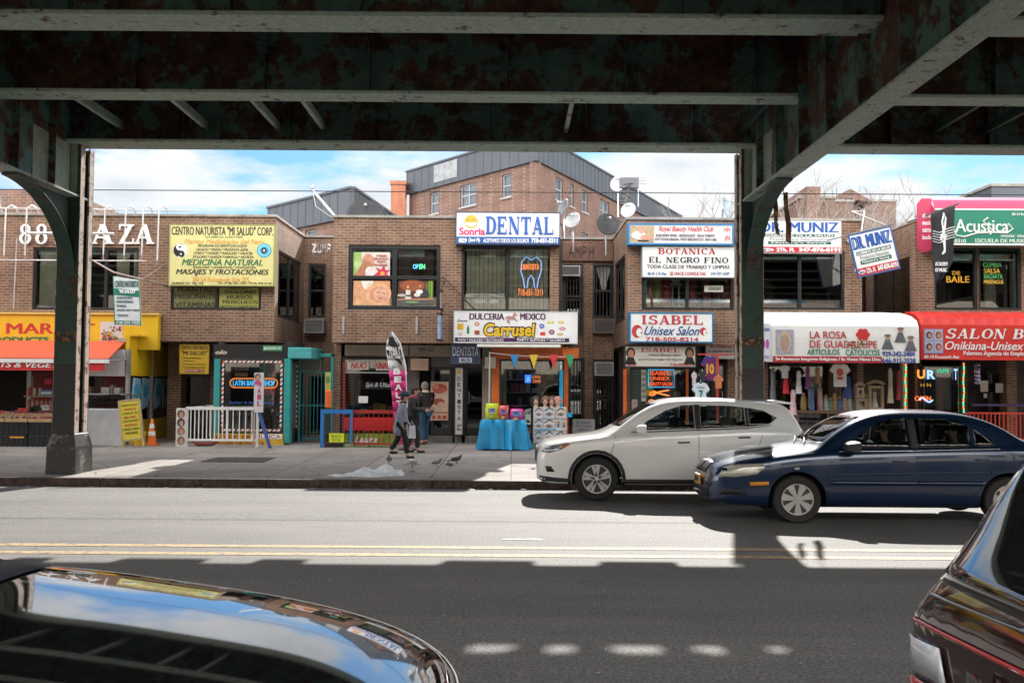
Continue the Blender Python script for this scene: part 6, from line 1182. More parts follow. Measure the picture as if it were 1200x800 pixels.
m = MB(); m.pb(101, 465, 144, 478, D, .3); m.build('deli_tray', mat((.12, .09, .09), .4, var=.7, scale=18), gs)
m = MB(); m.pb(146.5, 409, 149.5, 525, D - .02, .06); m.build('metal_post', mALU, gs)
# interior of the open shop
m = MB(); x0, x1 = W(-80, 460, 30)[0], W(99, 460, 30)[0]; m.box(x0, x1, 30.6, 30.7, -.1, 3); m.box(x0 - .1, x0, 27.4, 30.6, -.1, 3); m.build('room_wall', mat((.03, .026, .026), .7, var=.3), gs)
m = MB(); m.pb(38, 436, 62, 500, 29.4, .05); m.build('red_cooler_back', mat((.25, .02, .02), .6), gs); m = MB(); m.pb(31, 434, 36, 478, 28.6, .06); m.pb(33, 440, 38, 470, 28.9, .06); m.build('inner_post', mat((.45, .44, .4), .6), gs)
# awning (retractable)
t = thing('red_awning', 'red folding NUTS & VEGETABLES awning over the fruit stand', 'awning', (-11, 26, 2.6)); Y0, Y1 = 27.3, 25.6
xa, xb = -17.5, W(147, 399, Y0)[0]; zt0 = W(60, 399, Y0)[1]; xf = W(126.5, 420, Y1)[0]; zf = W(60, 419.5, Y1)[1]; zv = W(60, 434, Y1)[1]
m = MB(); m.add([(xa, Y0, zt0), (xb, Y0, zt0), (xf, Y1, zf), (xa, Y1, zf), (xa, Y0, zt0 - .02), (xb, Y0, zt0 - .02), (xf, Y1, zf - .02), (xa, Y1, zf - .02)], [(0, 1, 2, 3), (7, 6, 5, 4), (1, 5, 6, 2)]); m.build('awning_fabric', mat((.72, .10, .04), .6, var=.08), t)
MB().box(xa, xf + .02, Y1 - .04, Y1 + .04, zf - .12, zf - .02).build('front_bar', mWHT, t); m = MB(); m.box(xa, xf - .08, Y1 - .008, Y1 + .004, zv, zf - .12); m.build('valance', mat((.55, .02, .02), .6, var=.1), t)
m = MB(); m.text('FRUITS, NUTS & VEGETABLES', W(-68, 427, Y1)[0], W(104, 427, Y1)[0], W(50, 431.5, Y1)[1], W(50, 424.5, Y1)[1], Y1 - .012, .006, bold=.045, shear=.25); m.build('lettering', mWHT, t)
m = MB(); m.tube([(xf, Y1, zf - .06), (xf + .15, 26.4, zf + .0), (xb - .1, 27.2, zt0 - .25)], .02, 5); m.box(xb - .15, xb + .05, Y0 - .1, Y0 + .05, zt0 - .02, zt0 + .08); m.build('folding_arm', mALU, t)
# produce stand
def crate(x, y, z, w_, d, h, label, c=(.012, .013, .015), name='plastic_crate', group='black crates under the fruit stand'):
    t = thing(name, label, 'crate', (x, y, z), group); m = MB()
    for k in range(5): zz_ = z + .02 + k * (h - .05) / 5; m.box(x - w_ / 2, x + w_ / 2, y - d / 2, y - d / 2 + .015, zz_, zz_ + h / 9); m.box(x + w_ / 2 - .015, x + w_ / 2, y - d / 2 + .016, y + d / 2, zz_, zz_ + h / 9)
    for k in range(6): xx = x - w_ / 2 + (w_ - .03) * k / 5; m.box(xx, xx + .03, y - d / 2 - .006, y - d / 2 + .02, z, z + h)
    m.box(x - w_ / 2 + .02, x + w_ / 2 - .02, y - d / 2 + .03, y + d / 2 - .02, z + .01, z + h - .04); m.box(x - w_ / 2 - .01, x + w_ / 2 + .01, y - d / 2 - .015, y - d / 2 + .02, z + h - .05, z + h); m.build('crate_body', mat(c, .45), t); return t
YC = 25.75; g = gz(YC); xs = [W(px, 515, YC)[0] for px in (-16, 16, 46)]
nm = ['far left', 'middle', 'right']
for i, x in enumerate(xs):
    crate(x, YC + .3, g, .70, .5, .31, 'lower black milk crate, %s of the fruit stand' % nm[i]); crate(x + .01, YC + .3, g + .315, .70, .5, .31, 'upper black milk crate, %s of the fruit stand' % nm[i])
m = MB(); m.box(W(-6, 520, YC)[0] + .35, W(4, 520, YC)[0] + .5, YC + .03, YC + .045, g + .22, g + .26); tag(m.build('orange_label', mat((.7, .3, .03), .5)), 'small orange label stuck on the middle black crate', 'label')
ztop = g + .64
def tray(px0, px1, y, z, label, cols, ht=.09, wood=(.42, .27, .14)):
    x0, x1 = W(px0, 500, y)[0], W(px1, 500, y)[0]; t = thing('fruit_tray', label, 'fruit tray', ((x0 + x1) / 2, y, z), 'cardboard trays of fruit punnets'); m = MB(); m.box(x0, x1, y, y + .015, z, z + ht); m.box(x0, x1, y + .385, y + .4, z, z + ht); m.box(x0, x0 + .015, y + .015, y + .385, z, z + ht); m.box(x1 - .015, x1, y + .015, y + .385, z, z + ht); m.box(x0 + .015, x1 - .015, y + .015, y + .385, z, z + .02); m.build('tray_box', mat(wood, .8, var=.2), t)
    m = MB(); n = int((x1 - x0) / .042)
    for r_ in range(6):
        for i in range(n): m.m = rnd.randrange(len(cols)); m.ball((x0 + .03 + i * .042 + rnd.uniform(-.01, .01), y + .04 + r_ * .062, z + ht - .01 + rnd.uniform(0, .035)), rnd.uniform(.022, .032), 6, 4)
    m.build('fruit', [mat(c, .3, var=.3) for c in cols], t, kind='stuff')
BER = [(.25, .02, .03), (.12, .02, .04), (.35, .05, .06), (.5, .4, .4)]
tray(-30, 4, YC - .05, ztop, 'tray of green apples and dark berries at left edge of fruit stand', [(.2, .3, .05), (.12, .02, .04), (.4, .35, .2)]); tray(5, 31, YC - .05, ztop, 'front tray of red berries in the middle of fruit stand', BER); tray(32, 59, YC - .05, ztop, 'front tray of red berries nearest the steel column', BER)
tray(0, 28, YC + .42, ztop + .12, 'raised rear tray of berries behind the middle tray', BER); tray(29, 60, YC + .42, ztop + .12, 'raised rear tray of grapes behind right tray', [(.1, .02, .05), (.06, .015, .03), (.3, .06, .08)])
for i, (px, py, c) in enumerate(((2, 484, (.75, .05, .04)), (26, 481, (.75, .04, .05)), (49, 484.5, (.75, .05, .04)), (53, 477.5, (.62, .6, .58)), (56, 447, (.7, .03, .06)))):
    D_ = YC + .6 if i != 4 else 28.6; t = thing('price_card', ['red price card at the left edge of fruit stand', 'red price card in the middle of the fruit stand', 'red price card just left of steel column', 'white price card left of the steel column', 'red price card hung inside the grocery'][i], 'price card', (*[W(px, py, D_)[0], D_], W(px, py, D_)[1]), 'price cards of the grocery')
    m = MB(); w_ = 5.5 if i < 2 else 4; m.pb(px - w_, py - 3, px + w_, py + 3, D_, .006); m.build('card', mat(c, .5), t)
    if i < 4: lett(t, D_, (.1, .02, .02), [('2/$5' if i % 2 else '$3', px - 2.5, py - 1.8, px + 2.5, py + 1.8)], th=.003)
m = MB()
for i in range(26): a = rnd.uniform(0, 6.28); m.ball((W(40, 487, YC + .7)[0] + rnd.uniform(-.25, .25), YC + .9 + rnd.uniform(-.1, .1), ztop + .18 + rnd.uniform(0, .2)), (.07, .05, .04), 6, 4)
tag(m.build('leafy_greens', mat((.025, .06, .02), .7, var=.5)), 'pile of dark leafy greens behind the berry trays', 'vegetables', kind='stuff')
yS = 28.2
for k, (py, n, r_, hh, cols, lab) in enumerate(((463, 6, .062, .27, [(.45, .2, .18), (.5, .25, .22)], 'pink drink jar on the lower grocery shelf'), (443.5, 5, .05, .25, [(.5, .1, .06), (.55, .45, .2), (.5, .5, .45)], 'upper shelf jar with red lid'))):
    x0, x1 = W(27, 480, yS)[0], W(62, 480, yS)[0]; zz_ = W(45, 479 if k == 0 else 463.5, yS)[1]; m = MB(); m.box(x0, x1, yS, yS + .3, zz_ - .04, zz_); tag(m.build('grocery_shelf', mat((.35, .24, .14), .6)), ['lower wooden shelf of pink jars in grocery', 'upper wooden shelf of jars in grocery'][k], 'shelf')
    for i in range(n if k == 0 else 3):
        x = x0 + .1 + i * (x1 - x0 - .2) / (n - 1); t = thing('jar', lab, 'jar', (x, yS + .12, zz_), 'jars on the grocery shelves'); m = MB(); m.lathe([(r_, 0), (r_, hh * .8), (r_ * .6, hh * .88)], (x, yS + .12, zz_), n=10); m.build('jar_body', mat(cols[i % len(cols)], .3), t); m = MB(); m.lathe([(r_ * .62, hh * .88), (r_ * .62, hh)], (x, yS + .12, zz_), n=10); m.build('lid', mat((.5, .05, .04), .4), t)
m = MB(); m.pb(46, 457, 61.5, 463.5, yS + .05, .15); m.m = 1; m.pb(48, 459, 60, 461.5, yS + .04, .01); tag(m.build('blue_package', [mat((.1, .3, .5), .4), mWHT]), 'light blue printed packages on the upper grocery shelf', 'package')
# sandwich board and cone
def sandwich():
    x0, z_ = W(147, 524, 26.0); D = 25.9; g = gz(D); t = thing('sandwich_board', 'leaning wooden A-frame with yellow menu poster by the yellow wall', 'sandwich board', (0, 0, 0)); m = MB(); w_, h = .50, 1.22
    for s in (-1, 1): m.beam((s * w_ / 2, -.20, 0), (s * w_ / 2, 0, h), .045, .03); m.beam((s * w_ / 2, .22, 0), (s * w_ / 2, .02, h - .05), .045, .03)
    m.beam((-w_ / 2, -.005, h), (w_ / 2, -.005, h), .03, .05); m.beam((-w_ / 2, -.165, .2), (w_ / 2, -.165, .2), .03, .05); m.build('wooden_frame', mat((.45, .34, .16), .6, var=.2), t)
    m = MB(); m.quad((-w_ / 2 + .03, -.17, .22), (w_ / 2 - .03, -.17, .22), (w_ / 2 - .03, -.015, h - .03), (-w_ / 2 + .03, -.015, h - .03)); m.build('menu_sheet', mat((.62, .48, .04), .5, var=.06), t)
    m = MB(); L = ['FRESH JUICE', 'ORANGE  $3', 'CARROT  $3', 'BEET  APPLE', 'JUGOS NATURALES', 'BATIDOS $4', 'MANGO FRESA', 'PAPAYA MELON']
    for i, s_ in enumerate(L):
        v = .92 - i * .105; zz_ = .22 + v * (h - .25); y = -.17 + .155 * v - .012; hw = .19 if i % 2 == 0 else .15; m.m = i % 2 if i < 6 else 0; m.text(s_, -hw, hw, zz_ - .05, zz_ + .012, y, .003, bold=.02)
    m.build('lettering', [mat((.06, .10, .03), .5), mat((.4, .05, .02), .5)], t)
    m = MB(); m.beam((-w_ / 2, -.1, .55), (-w_ / 2, .12, .55), .01, .01); m.build('chain', mALU, t)
    t.location = (W(157, 520, D)[0], D, g); t.rotation_euler = (0, R(-7), R(14))
sandwich()
x_, y_ = W(177.5, 520, 26.6)[0], 26.6; g = gz(y_); t = thing('traffic_cone', 'orange traffic cone with two white bands beside the yellow base', 'traffic cone', (x_, y_, g))
m = MB(); m.box(x_ - .19, x_ + .19, y_ - .19, y_ + .19, g, g + .035); m.build('cone_foot', mat((.65, .14, .02), .5), t, bevel=.01); m = MB(); m.lathe([(.13, .035), (.03, .70), (.025, .71)], (x_, y_, g), n=18); m.build('cone_body', mat((.80, .17, .02), .45), t, smooth=50)
for a in (.26, .46): m = MB(); r0 = .13 - (a - .035) / .665 * .1 + .002; m.lathe([(r0, a), (r0 - .016, a + .11)], (x_, y_, g), n=18); m.build('white_band', mWHT, t)
x_, y_ = W(164, 520, 26.55)[0], 26.5; t = thing('yellow_bucket', 'yellow plastic bucket behind the A-frame menu board', 'bucket', (x_, y_, gz(y_))); m = MB(); m.lathe([(.13, 0), (.17, .34), (.18, .34), (.18, .36), (.16, .36), (.12, .03)], (x_, y_, gz(y_)), n=16); m.build('bucket_body', mYEL, t)
# white railing
D = 26.2; g = gz(D)
t = thing('white_railing', 'white painted metal railing around the doorway beside the barber shop', 'railing', (W(262, 520, D)[0], D, g)); x0, x1 = W(218, 500, D)[0], W(303, 500, D)[0]; zt_ = W(260, 478.5, D)[1]; zb_ = W(260, 515.5, D)[1]
mw = mat((.72, .71, .68), .5, var=.08); m = MB(); m.box(x0, x1, D - .03, D + .03, zt_ - .04, zt_ + .04); m.box(x0, x1, D - .025, D + .025, zb_ - .03, zb_ + .03); m.box(x0, x0 + .05, D - .03, D + .03, g, zt_); m.box(x1 - .06, x1, D - .035, D + .035, g, zt_ + .03); xm = W(265, 500, D)[0]; m.box(xm, xm + .05, D - .03, D + .03, zb_, zt_); m.build('rail_frame', mw, t, bevel=.005)
m = MB(); xx = x0 + .12
while xx < x1 - .06: m.box(xx - .012, xx + .012, D - .012, D + .012, zb_, zt_); xx += (.105 if xx < xm else .165)
m.build('baluster', mw, t)
m = MB(); xx = W(238, 500, D + 1.6)[0]; m.box(x0 + .05, x1 - .3, D + 1.5, D + 1.54, zt_ - .0, zt_ + .05); m.beam((x0, D, zt_), (x0 + .1, D + 1.5, zt_ + .02), .045); [m.box(x0 + .15 + k * .19, x0 + .172 + k * .19, D + 1.51, D + 1.53, zb_, zt_) for k in range(8)]; m.build('rear_rail', mw, t)
t = thing('portrait_strip', 'white strip with four hairstyle portrait photos on left end of white railing', 'poster', (W(213, 500, D)[0], D, g)); MB().pb(206, 478, 217.5, 523.5, D - .05, .02).build('strip_board', mat((.62, .60, .56), .5), t)
m = MB()
for i, (py, c) in enumerate(((485, 0), (495, 1), (505, 2), (516, 3))): x_, z_ = W(212, py, D - .05); m.m = c; m.ell(x_, z_, .10, .11, D - .052, .003); m.m = 4; m.ell(x_ + .01, z_ - .02, .055, .075, D - .056, .002)
m.build('portrait_prints', [mat((.12, .07, .04), .5), mat((.02, .015, .015), .5), mat((.25, .12, .06), .5), mat((.2, .12, .09), .5), mat((.48, .28, .2), .5)], t)
D = 26.0; t = thing('leaning_sign_board', 'tall white board with pink lettering above the white railing', 'sign', (W(303, 470, D)[0], D, 1)); MB().pb(298, 436.5, 308.5, 483, D, .03).build('board', mat((.60, .58, .60), .5), t); lett(t, D, (.5, .05, .15), [(c, 301.5, 447 + i * 7.5, 306, 453 + i * 7.5, BD) for i, c in enumerate('NAILS'[:4])]); m = MB(); x_, z_ = W(302, 441.5, D); head(m, x_, z_, .7, D); m.build('printed_head', [mat((.1, .05, .03), .5), mat((.5, .3, .2), .5), mat((.5, .1, .2), .5)], t); m = MB(); m.pb(297, 437, 299, 524, D + .02, .03); m.build('support_post', mat((.4, .3, .25), .6), t)
m = MB(); a, b_ = W(303.5, 483, 26.05), W(317, 524, 25.9); m.beam((a[0], 26.05, a[1]), (b_[0], 25.85, gz(25.9)), .085, .05); tag(m.build('blue_prop', mat((.02, .06, .22), .5)), 'dark blue plank propping the white board, leaning to the right', 'plank')
m = MB(); x_ = W(240, 520, 26.4)[0]; m.tube([(x_ - .35, 26.4, g + .16), (x_ - .2, 26.35, g + .06), (x_ + .2, 26.35, g + .06), (x_ + .4, 26.4, g + .18)], .05, 7); tag(m.build('rolled_banner', mat((.25, .05, .05), .6, var=.5)), 'dark red rolled banner lying at foot of the white railing', 'banner')
# red and blue fence with green banner, feather flag
D = 26.2; g = gz(D); t = thing('blue_gate_panel', 'bright blue framed fence panel left of the red railing', 'railing', (W(393, 520, D)[0], D, g)); x0, x1 = W(375.5, 500, D)[0], W(413, 500, D)[0]; zt_ = W(395, 481, D)[1]; mb_ = mat((.02, .16, .45), .5, var=.1)
m = MB(); m.box(x0, x1, D - .03, D + .03, zt_ - .08, zt_ + .03); m.box(x0, x0 + .09, D - .029, D + .029, g, zt_ - .08); m.box(x1 - .06, x1, D - .029, D + .029, g + .15, zt_ - .08); m.build('blue_frame', mb_, t); m = MB(); [m.box(x0 + .13 + k * .12, x0 + .15 + k * .12, D - .012, D + .012, g + .12, zt_ - .08) for k in range(6)]; m.box(x0 + .09, x1 - .06, D - .015, D + .015, g + .1, g + .14); m.build('bar', mat((.10, .05, .07), .5, var=.4), t)
t2 = thing('yellow_card', 'bright yellow-green card tied low on the blue fence panel', 'card', (W(394, 512, D)[0], D, g)); MB().pb(385.5, 507.5, 403, 518, D - .05, .01).build('card_sheet', mat((.62, .70, .03), .5), t2); lett(t2, D - .05, (.1, .2, .03), [('RENTA', 388, 509.5, 400, 512.5), ('347 555', 389, 514, 399, 516.5)], th=.003)
t = thing('red_railing', 'red barred railing with red panel in front of beauty shop window', 'railing', (W(443, 520, D + .1)[0], D + .1, g)); x0, x1 = W(413.5, 500, D)[0], W(484, 500, D)[0]; mr = mat((.35, .02, .015), .5, var=.2); m = MB(); m.box(x0, x1, D + .07, D + .12, zt_ - .06, zt_ + .02); m.box(x0, x1, D + .07, D + .11, g + .08, g + .12); m.build('rail', mr, t); m = MB(); xx = x0
while xx < x1: m.box(xx, xx + .02, D + .085, D + .105, g + .1, zt_ - .06); xx += .13
m.build('bar', mr, t); x0, x1, z0, z1 = rect(404, 489, 488, 504.5, D + .4); MB().box(x0, x1, D + .4, D + .43, z0, z1).build('red_panel', mat((.50, .012, .015), .5, var=.15), t)
t = thing('green_banner', 'green banner with white Laura script tied at foot of red railing', 'banner', (W(435, 515, D)[0], D, g)); x0, x1, z0, z1 = rect(379.5, 508, 464, 524.5, D); MB().box(x0, x1, D + .13, D + .15, z0, z1).build('banner_sheet', mat((.20, .36, .04), .5, var=.3, scale=3), t); m = MB(); m.pb(380, 508, 402, 524, D + .12, .01); m.build('dark_picture', mat((.03, .03, .02), .5, var=.6, scale=12), t)
lett(t, D + .12, (.75, .7, .7), [('Laura', 415, 510.5, 442, 518.5, dict(shear=.4, bold=.03)), ('BELLEZA Y UNAS', 405, 520.3, 458, 523.6, BD)], th=.004); 
t = thing('feather_flag', 'tall pink and black feather flag lettered BEAUTY behind two walkers', 'flag', (W(462, 520, 25.6)[0], 25.6, gz(25.6))); D = 25.6
prof = [(458.5, 389.5, 460), (453.5, 397, 466), (452, 406, 470), (452.5, 414, 472.5), (454, 422, 474), (455.5, 434, 475), (457, 446, 475.5), (459, 458, 476), (460, 470, 476.3), (461, 482, 476.6), (461.5, 494, 476.8), (462, 508, 477), (462, 518, 477)]
m = MB(); n = 6
for mi, (a, b_) in enumerate(((0, 5), (5, len(prof) - 1))):
    m.m = mi
    for q in range(a, b_):
        for i in range(n):
            def P_(q_, i_): px = prof[q_][0] + (prof[q_][2] - prof[q_][0]) * i_ / n; x_, z_ = W(px, prof[q_][1], D); return (x_, D + .04 * math.sin(i_ * 1.1 + q_ * .6), z_)
            m.quad(P_(q, i), P_(q + 1, i), P_(q + 1, i + 1), P_(q, i + 1))
o = m.build('flag_cloth', [mat((.55, .55, .54), .7), mat((.62, .03, .22), .7)], t, smooth=60); md = o.modifiers.new('s', 'SOLIDIFY'); md.thickness = .004
m = MB(); Pq = lambda a, b_: (W(a, b_, D - .06)[0], W(a, b_, D - .06)[1]); m.prism([Pq(*p) for p in ((456, 396), (459.5, 393), (467, 406), (470.5, 416), (468, 417), (464, 409), (455, 404))], D - .062, D - .055); m.prism([Pq(*p) for p in ((453, 410), (460, 411), (471, 424), (471, 429), (461, 419), (454, 416))], D - .062, D - .055); m.build('black_swirl', mBLK, t); lett(t, D - .06, WHT, [('NAILS', 456, 406, 469, 420, dict(shear=-.2))], name='script', th=.003)
m = MB(); [m.ptext(c, 461 + i * .8, 431.5 + i * 9.4, 469.5 + i * .8, 438.5 + i * 9.4, D - .06, .004, bold=.05) for i, c in enumerate('BEAUTY')]; m.build('stacked_lettering', mWHT, t)
m = MB(); m.tube([(W(477.3, 520, D)[0], D, gz(D)), (W(477, 480, D)[0], D, W(477, 480, D)[1]), (W(475.5, 430, D)[0], D, W(475, 430, D)[1]), (W(469, 402, D)[0], D, W(469, 402, D)[1]), (W(459, 388.5, D)[0], D, W(459, 388.5, D)[1])], .018, 6); m.build('pole', mWHT, t); m = MB(); m.lathe([(.25, 0), (.25, .03), (.04, .06), (.03, .2)], (W(477.3, 520, D)[0], D, gz(D)), n=14); m.build('flag_base', mBLK, t)
# orange bundle and teal gate clutter
m = MB(); m.pb(381, 457, 388, 478, 26.6, .15); tag(m.build('orange_bundle', mat((.75, .15, .02), .6, var=.3, bmp=.6), bevel=.03), 'bright orange bundle hung above the blue fence panel', 'bundle')
poster('tall yellow green picture strip behind the orange bundle', (381, 436, 387.5, 458), 26.8, (.35, .4, .12), [('e', .5, .6, .4, .2, (.1, .2, .05)), ('e', .5, .3, .3, .1, (.5, .3, .05))], name='picture_strip')
# green and white hanging street banner
D = 26.3; t = thing('hanging_banner', 'green and white Centro Naturista banner hanging from a wall bracket', 'hanging sign', (W(149, 350, D)[0], D, 3.8)); Q = [W(*p, D) for p in ((134, 381), (165.5, 381.5), (163, 328), (132, 323.5))]; m = MB(); m.prism(Q, D, D + .03); m.build('panel', mat((.60, .64, .64), .5), t)
def quadband(v0, v1, m, u0=0.03, u1=.97):
    f = lambda u, v: ((1 - v) * ((1 - u) * Q[0][0] + u * Q[1][0]) + v * ((1 - u) * Q[3][0] + u * Q[2][0]), (1 - v) * ((1 - u) * Q[0][1] + u * Q[1][1]) + v * ((1 - u) * Q[3][1] + u * Q[2][1])); m.prism([f(u0, v0), f(u1, v0), f(u1, v1), f(u0, v1)], D - .006, D)
m = MB(); quadband(.02, .10, m); quadband(.62, .76, m); quadband(0, 1, m, 0, .03); quadband(0, 1, m, .97, 1); m.build('green_field', mat((.01, .17, .11), .5), t)
lett(t, D, (.03, .10, .10), [('CENTRO NATURISTA', 134.5, 329, 162, 336.5, BD), ('CONSULTAS GRATIS', 136.5, 347.5, 155, 350.5), ('PLANTAS MEDICINALES', 136.5, 352, 156, 355), ('VITAMINAS', 136.5, 357, 148, 360), ('DOLORES CUERO * HUESOS', 137, 362, 163, 364.5), ('TERAPIAS', 137, 368, 150, 371)]); lett(t, D - .007, WHT, [('"MI SALUD"', 139, 339, 159.5, 343.5, dict(bold=.05)), ('718 255-1035', 136, 376.5, 164, 379.5, BD)])
m = MB(); m.tube([(W(112, 306, 26.6)[0], 26.4, W(112, 306, 26.6)[1]), (W(133, 319, D)[0], D, W(133, 319, D)[1]), (W(166, 327, D)[0], D + .1, W(166, 327, D)[1]), (W(196, 335, YF)[0], YF, W(196, 335, YF)[1])], .028, 6); m.tube([(W(166, 325, D)[0], D + .1, W(166, 326, D)[1]), (W(192, 311, YF)[0], YF, W(192, 311, YF)[1])], .018, 6); m.build('bracket', mat((.30, .25, .22), .5, .3, var=.3), t)
# ------------------------------------------------------------------ vehicles
def cr(keys, x):
    n = len(keys)
    if x <= keys[0][0]: return keys[0][1]
    if x >= keys[-1][0]: return keys[-1][1]
    for i in range(n - 1):
        if keys[i][0] <= x <= keys[i + 1][0]: break
    (x0, a), (x1, b) = keys[i], keys[i + 1]; h = x1 - x0
    def sl(j):
        if j <= 0 or j >= n - 1: return 0 if n < 3 else ((keys[min(j + 1, n - 1)][1] - keys[max(j - 1, 0)][1]) / max(1e-6, keys[min(j + 1, n - 1)][0] - keys[max(j - 1, 0)][0]))
        d0 = (keys[j][1] - keys[j - 1][1]) / (keys[j][0] - keys[j - 1][0]); d1 = (keys[j + 1][1] - keys[j][1]) / (keys[j + 1][0] - keys[j][0])
        return 0 if d0 * d1 <= 0 else 2 * d0 * d1 / (d0 + d1)
    m0, m1 = sl(i), sl(i + 1); t = (x - x0) / h
    return (2 * t ** 3 - 3 * t * t + 1) * a + (t ** 3 - 2 * t * t + t) * h * m0 + (-2 * t ** 3 + 3 * t * t) * b + (t ** 3 - t * t) * h * m1
def sm(a, b, x): t = max(0, min(1, (x - a) / (b - a))); return t * t * (3 - 2 * t)
def section(c, x, inset=0):
    zt, zb, w_, zl = cr(c['top'], x), cr(c['belt'], x), cr(c['wid'], x), cr(c['low'], x)
    zt = max(zt, zb + .012); h = zt - zb; k = sm(.10, .36, h); ws = w_ * .94; wr = ws - .40 * h
    pts = [(0, zl), (w_ * .8, zl), (w_ * .95, zl + .04), (w_ * .985, zl + .15 * (zb - zl)), (w_, zl + .35 * (zb - zl)), (w_, zl + .62 * (zb - zl)), (w_ * .99, zl + .86 * (zb - zl)), (w_ * .965, zb)]
    hood = [(.985, .12), (.93, .42), (.80, .70), (.60, .88), (.32, .97), (0, 1)]; cab = [(None, .05), (None, .48), (None, .87), (.86, .965), (.45, .995), (0, 1)]
    for (fy, fz), (gy, gzz) in zip(hood, cab):
        a = (ws * fy, zb + h * fz); b = ((ws - .40 * h * gzz) if gy is None else wr * gy, zb + h * gzz); pts.append((a[0] * (1 - k) + b[0] * k, a[1] * (1 - k) + b[1] * k))
    return pts
def tmpobj(me): o = bpy.data.objects.new('tmp', me); COL.objects.link(o); return o
def mesh_of(mb, m=None):
    me = bpy.data.meshes.new('tmp'); me.from_pydata(mb.v, [], mb.f)
    if m: me.materials.append(m)
    bm = bmesh.new(); bm.from_mesh(me); bmesh.ops.recalc_face_normals(bm, faces=bm.faces); bm.to_mesh(me); bm.free(); return me
def loft(c, xs, f=None):
    mb = MB(); rings = []
    for x in xs:
        p = (f or section)(c, x); r = [(x, -y, z) for y, z in p] + [(x, y, z) for y, z in p[-2:0:-1]]; rings.append(r)
    n = len(rings[0]); mb.add([v for r in rings for v in r], [(i * n + k, i * n + (k + 1) % n, (i + 1) * n + (k + 1) % n, (i + 1) * n + k) for i in range(len(rings) - 1) for k in range(n)] + [tuple(range(n)), tuple((len(rings) - 1) * n + k for k in range(n))[::-1]])
    return mb
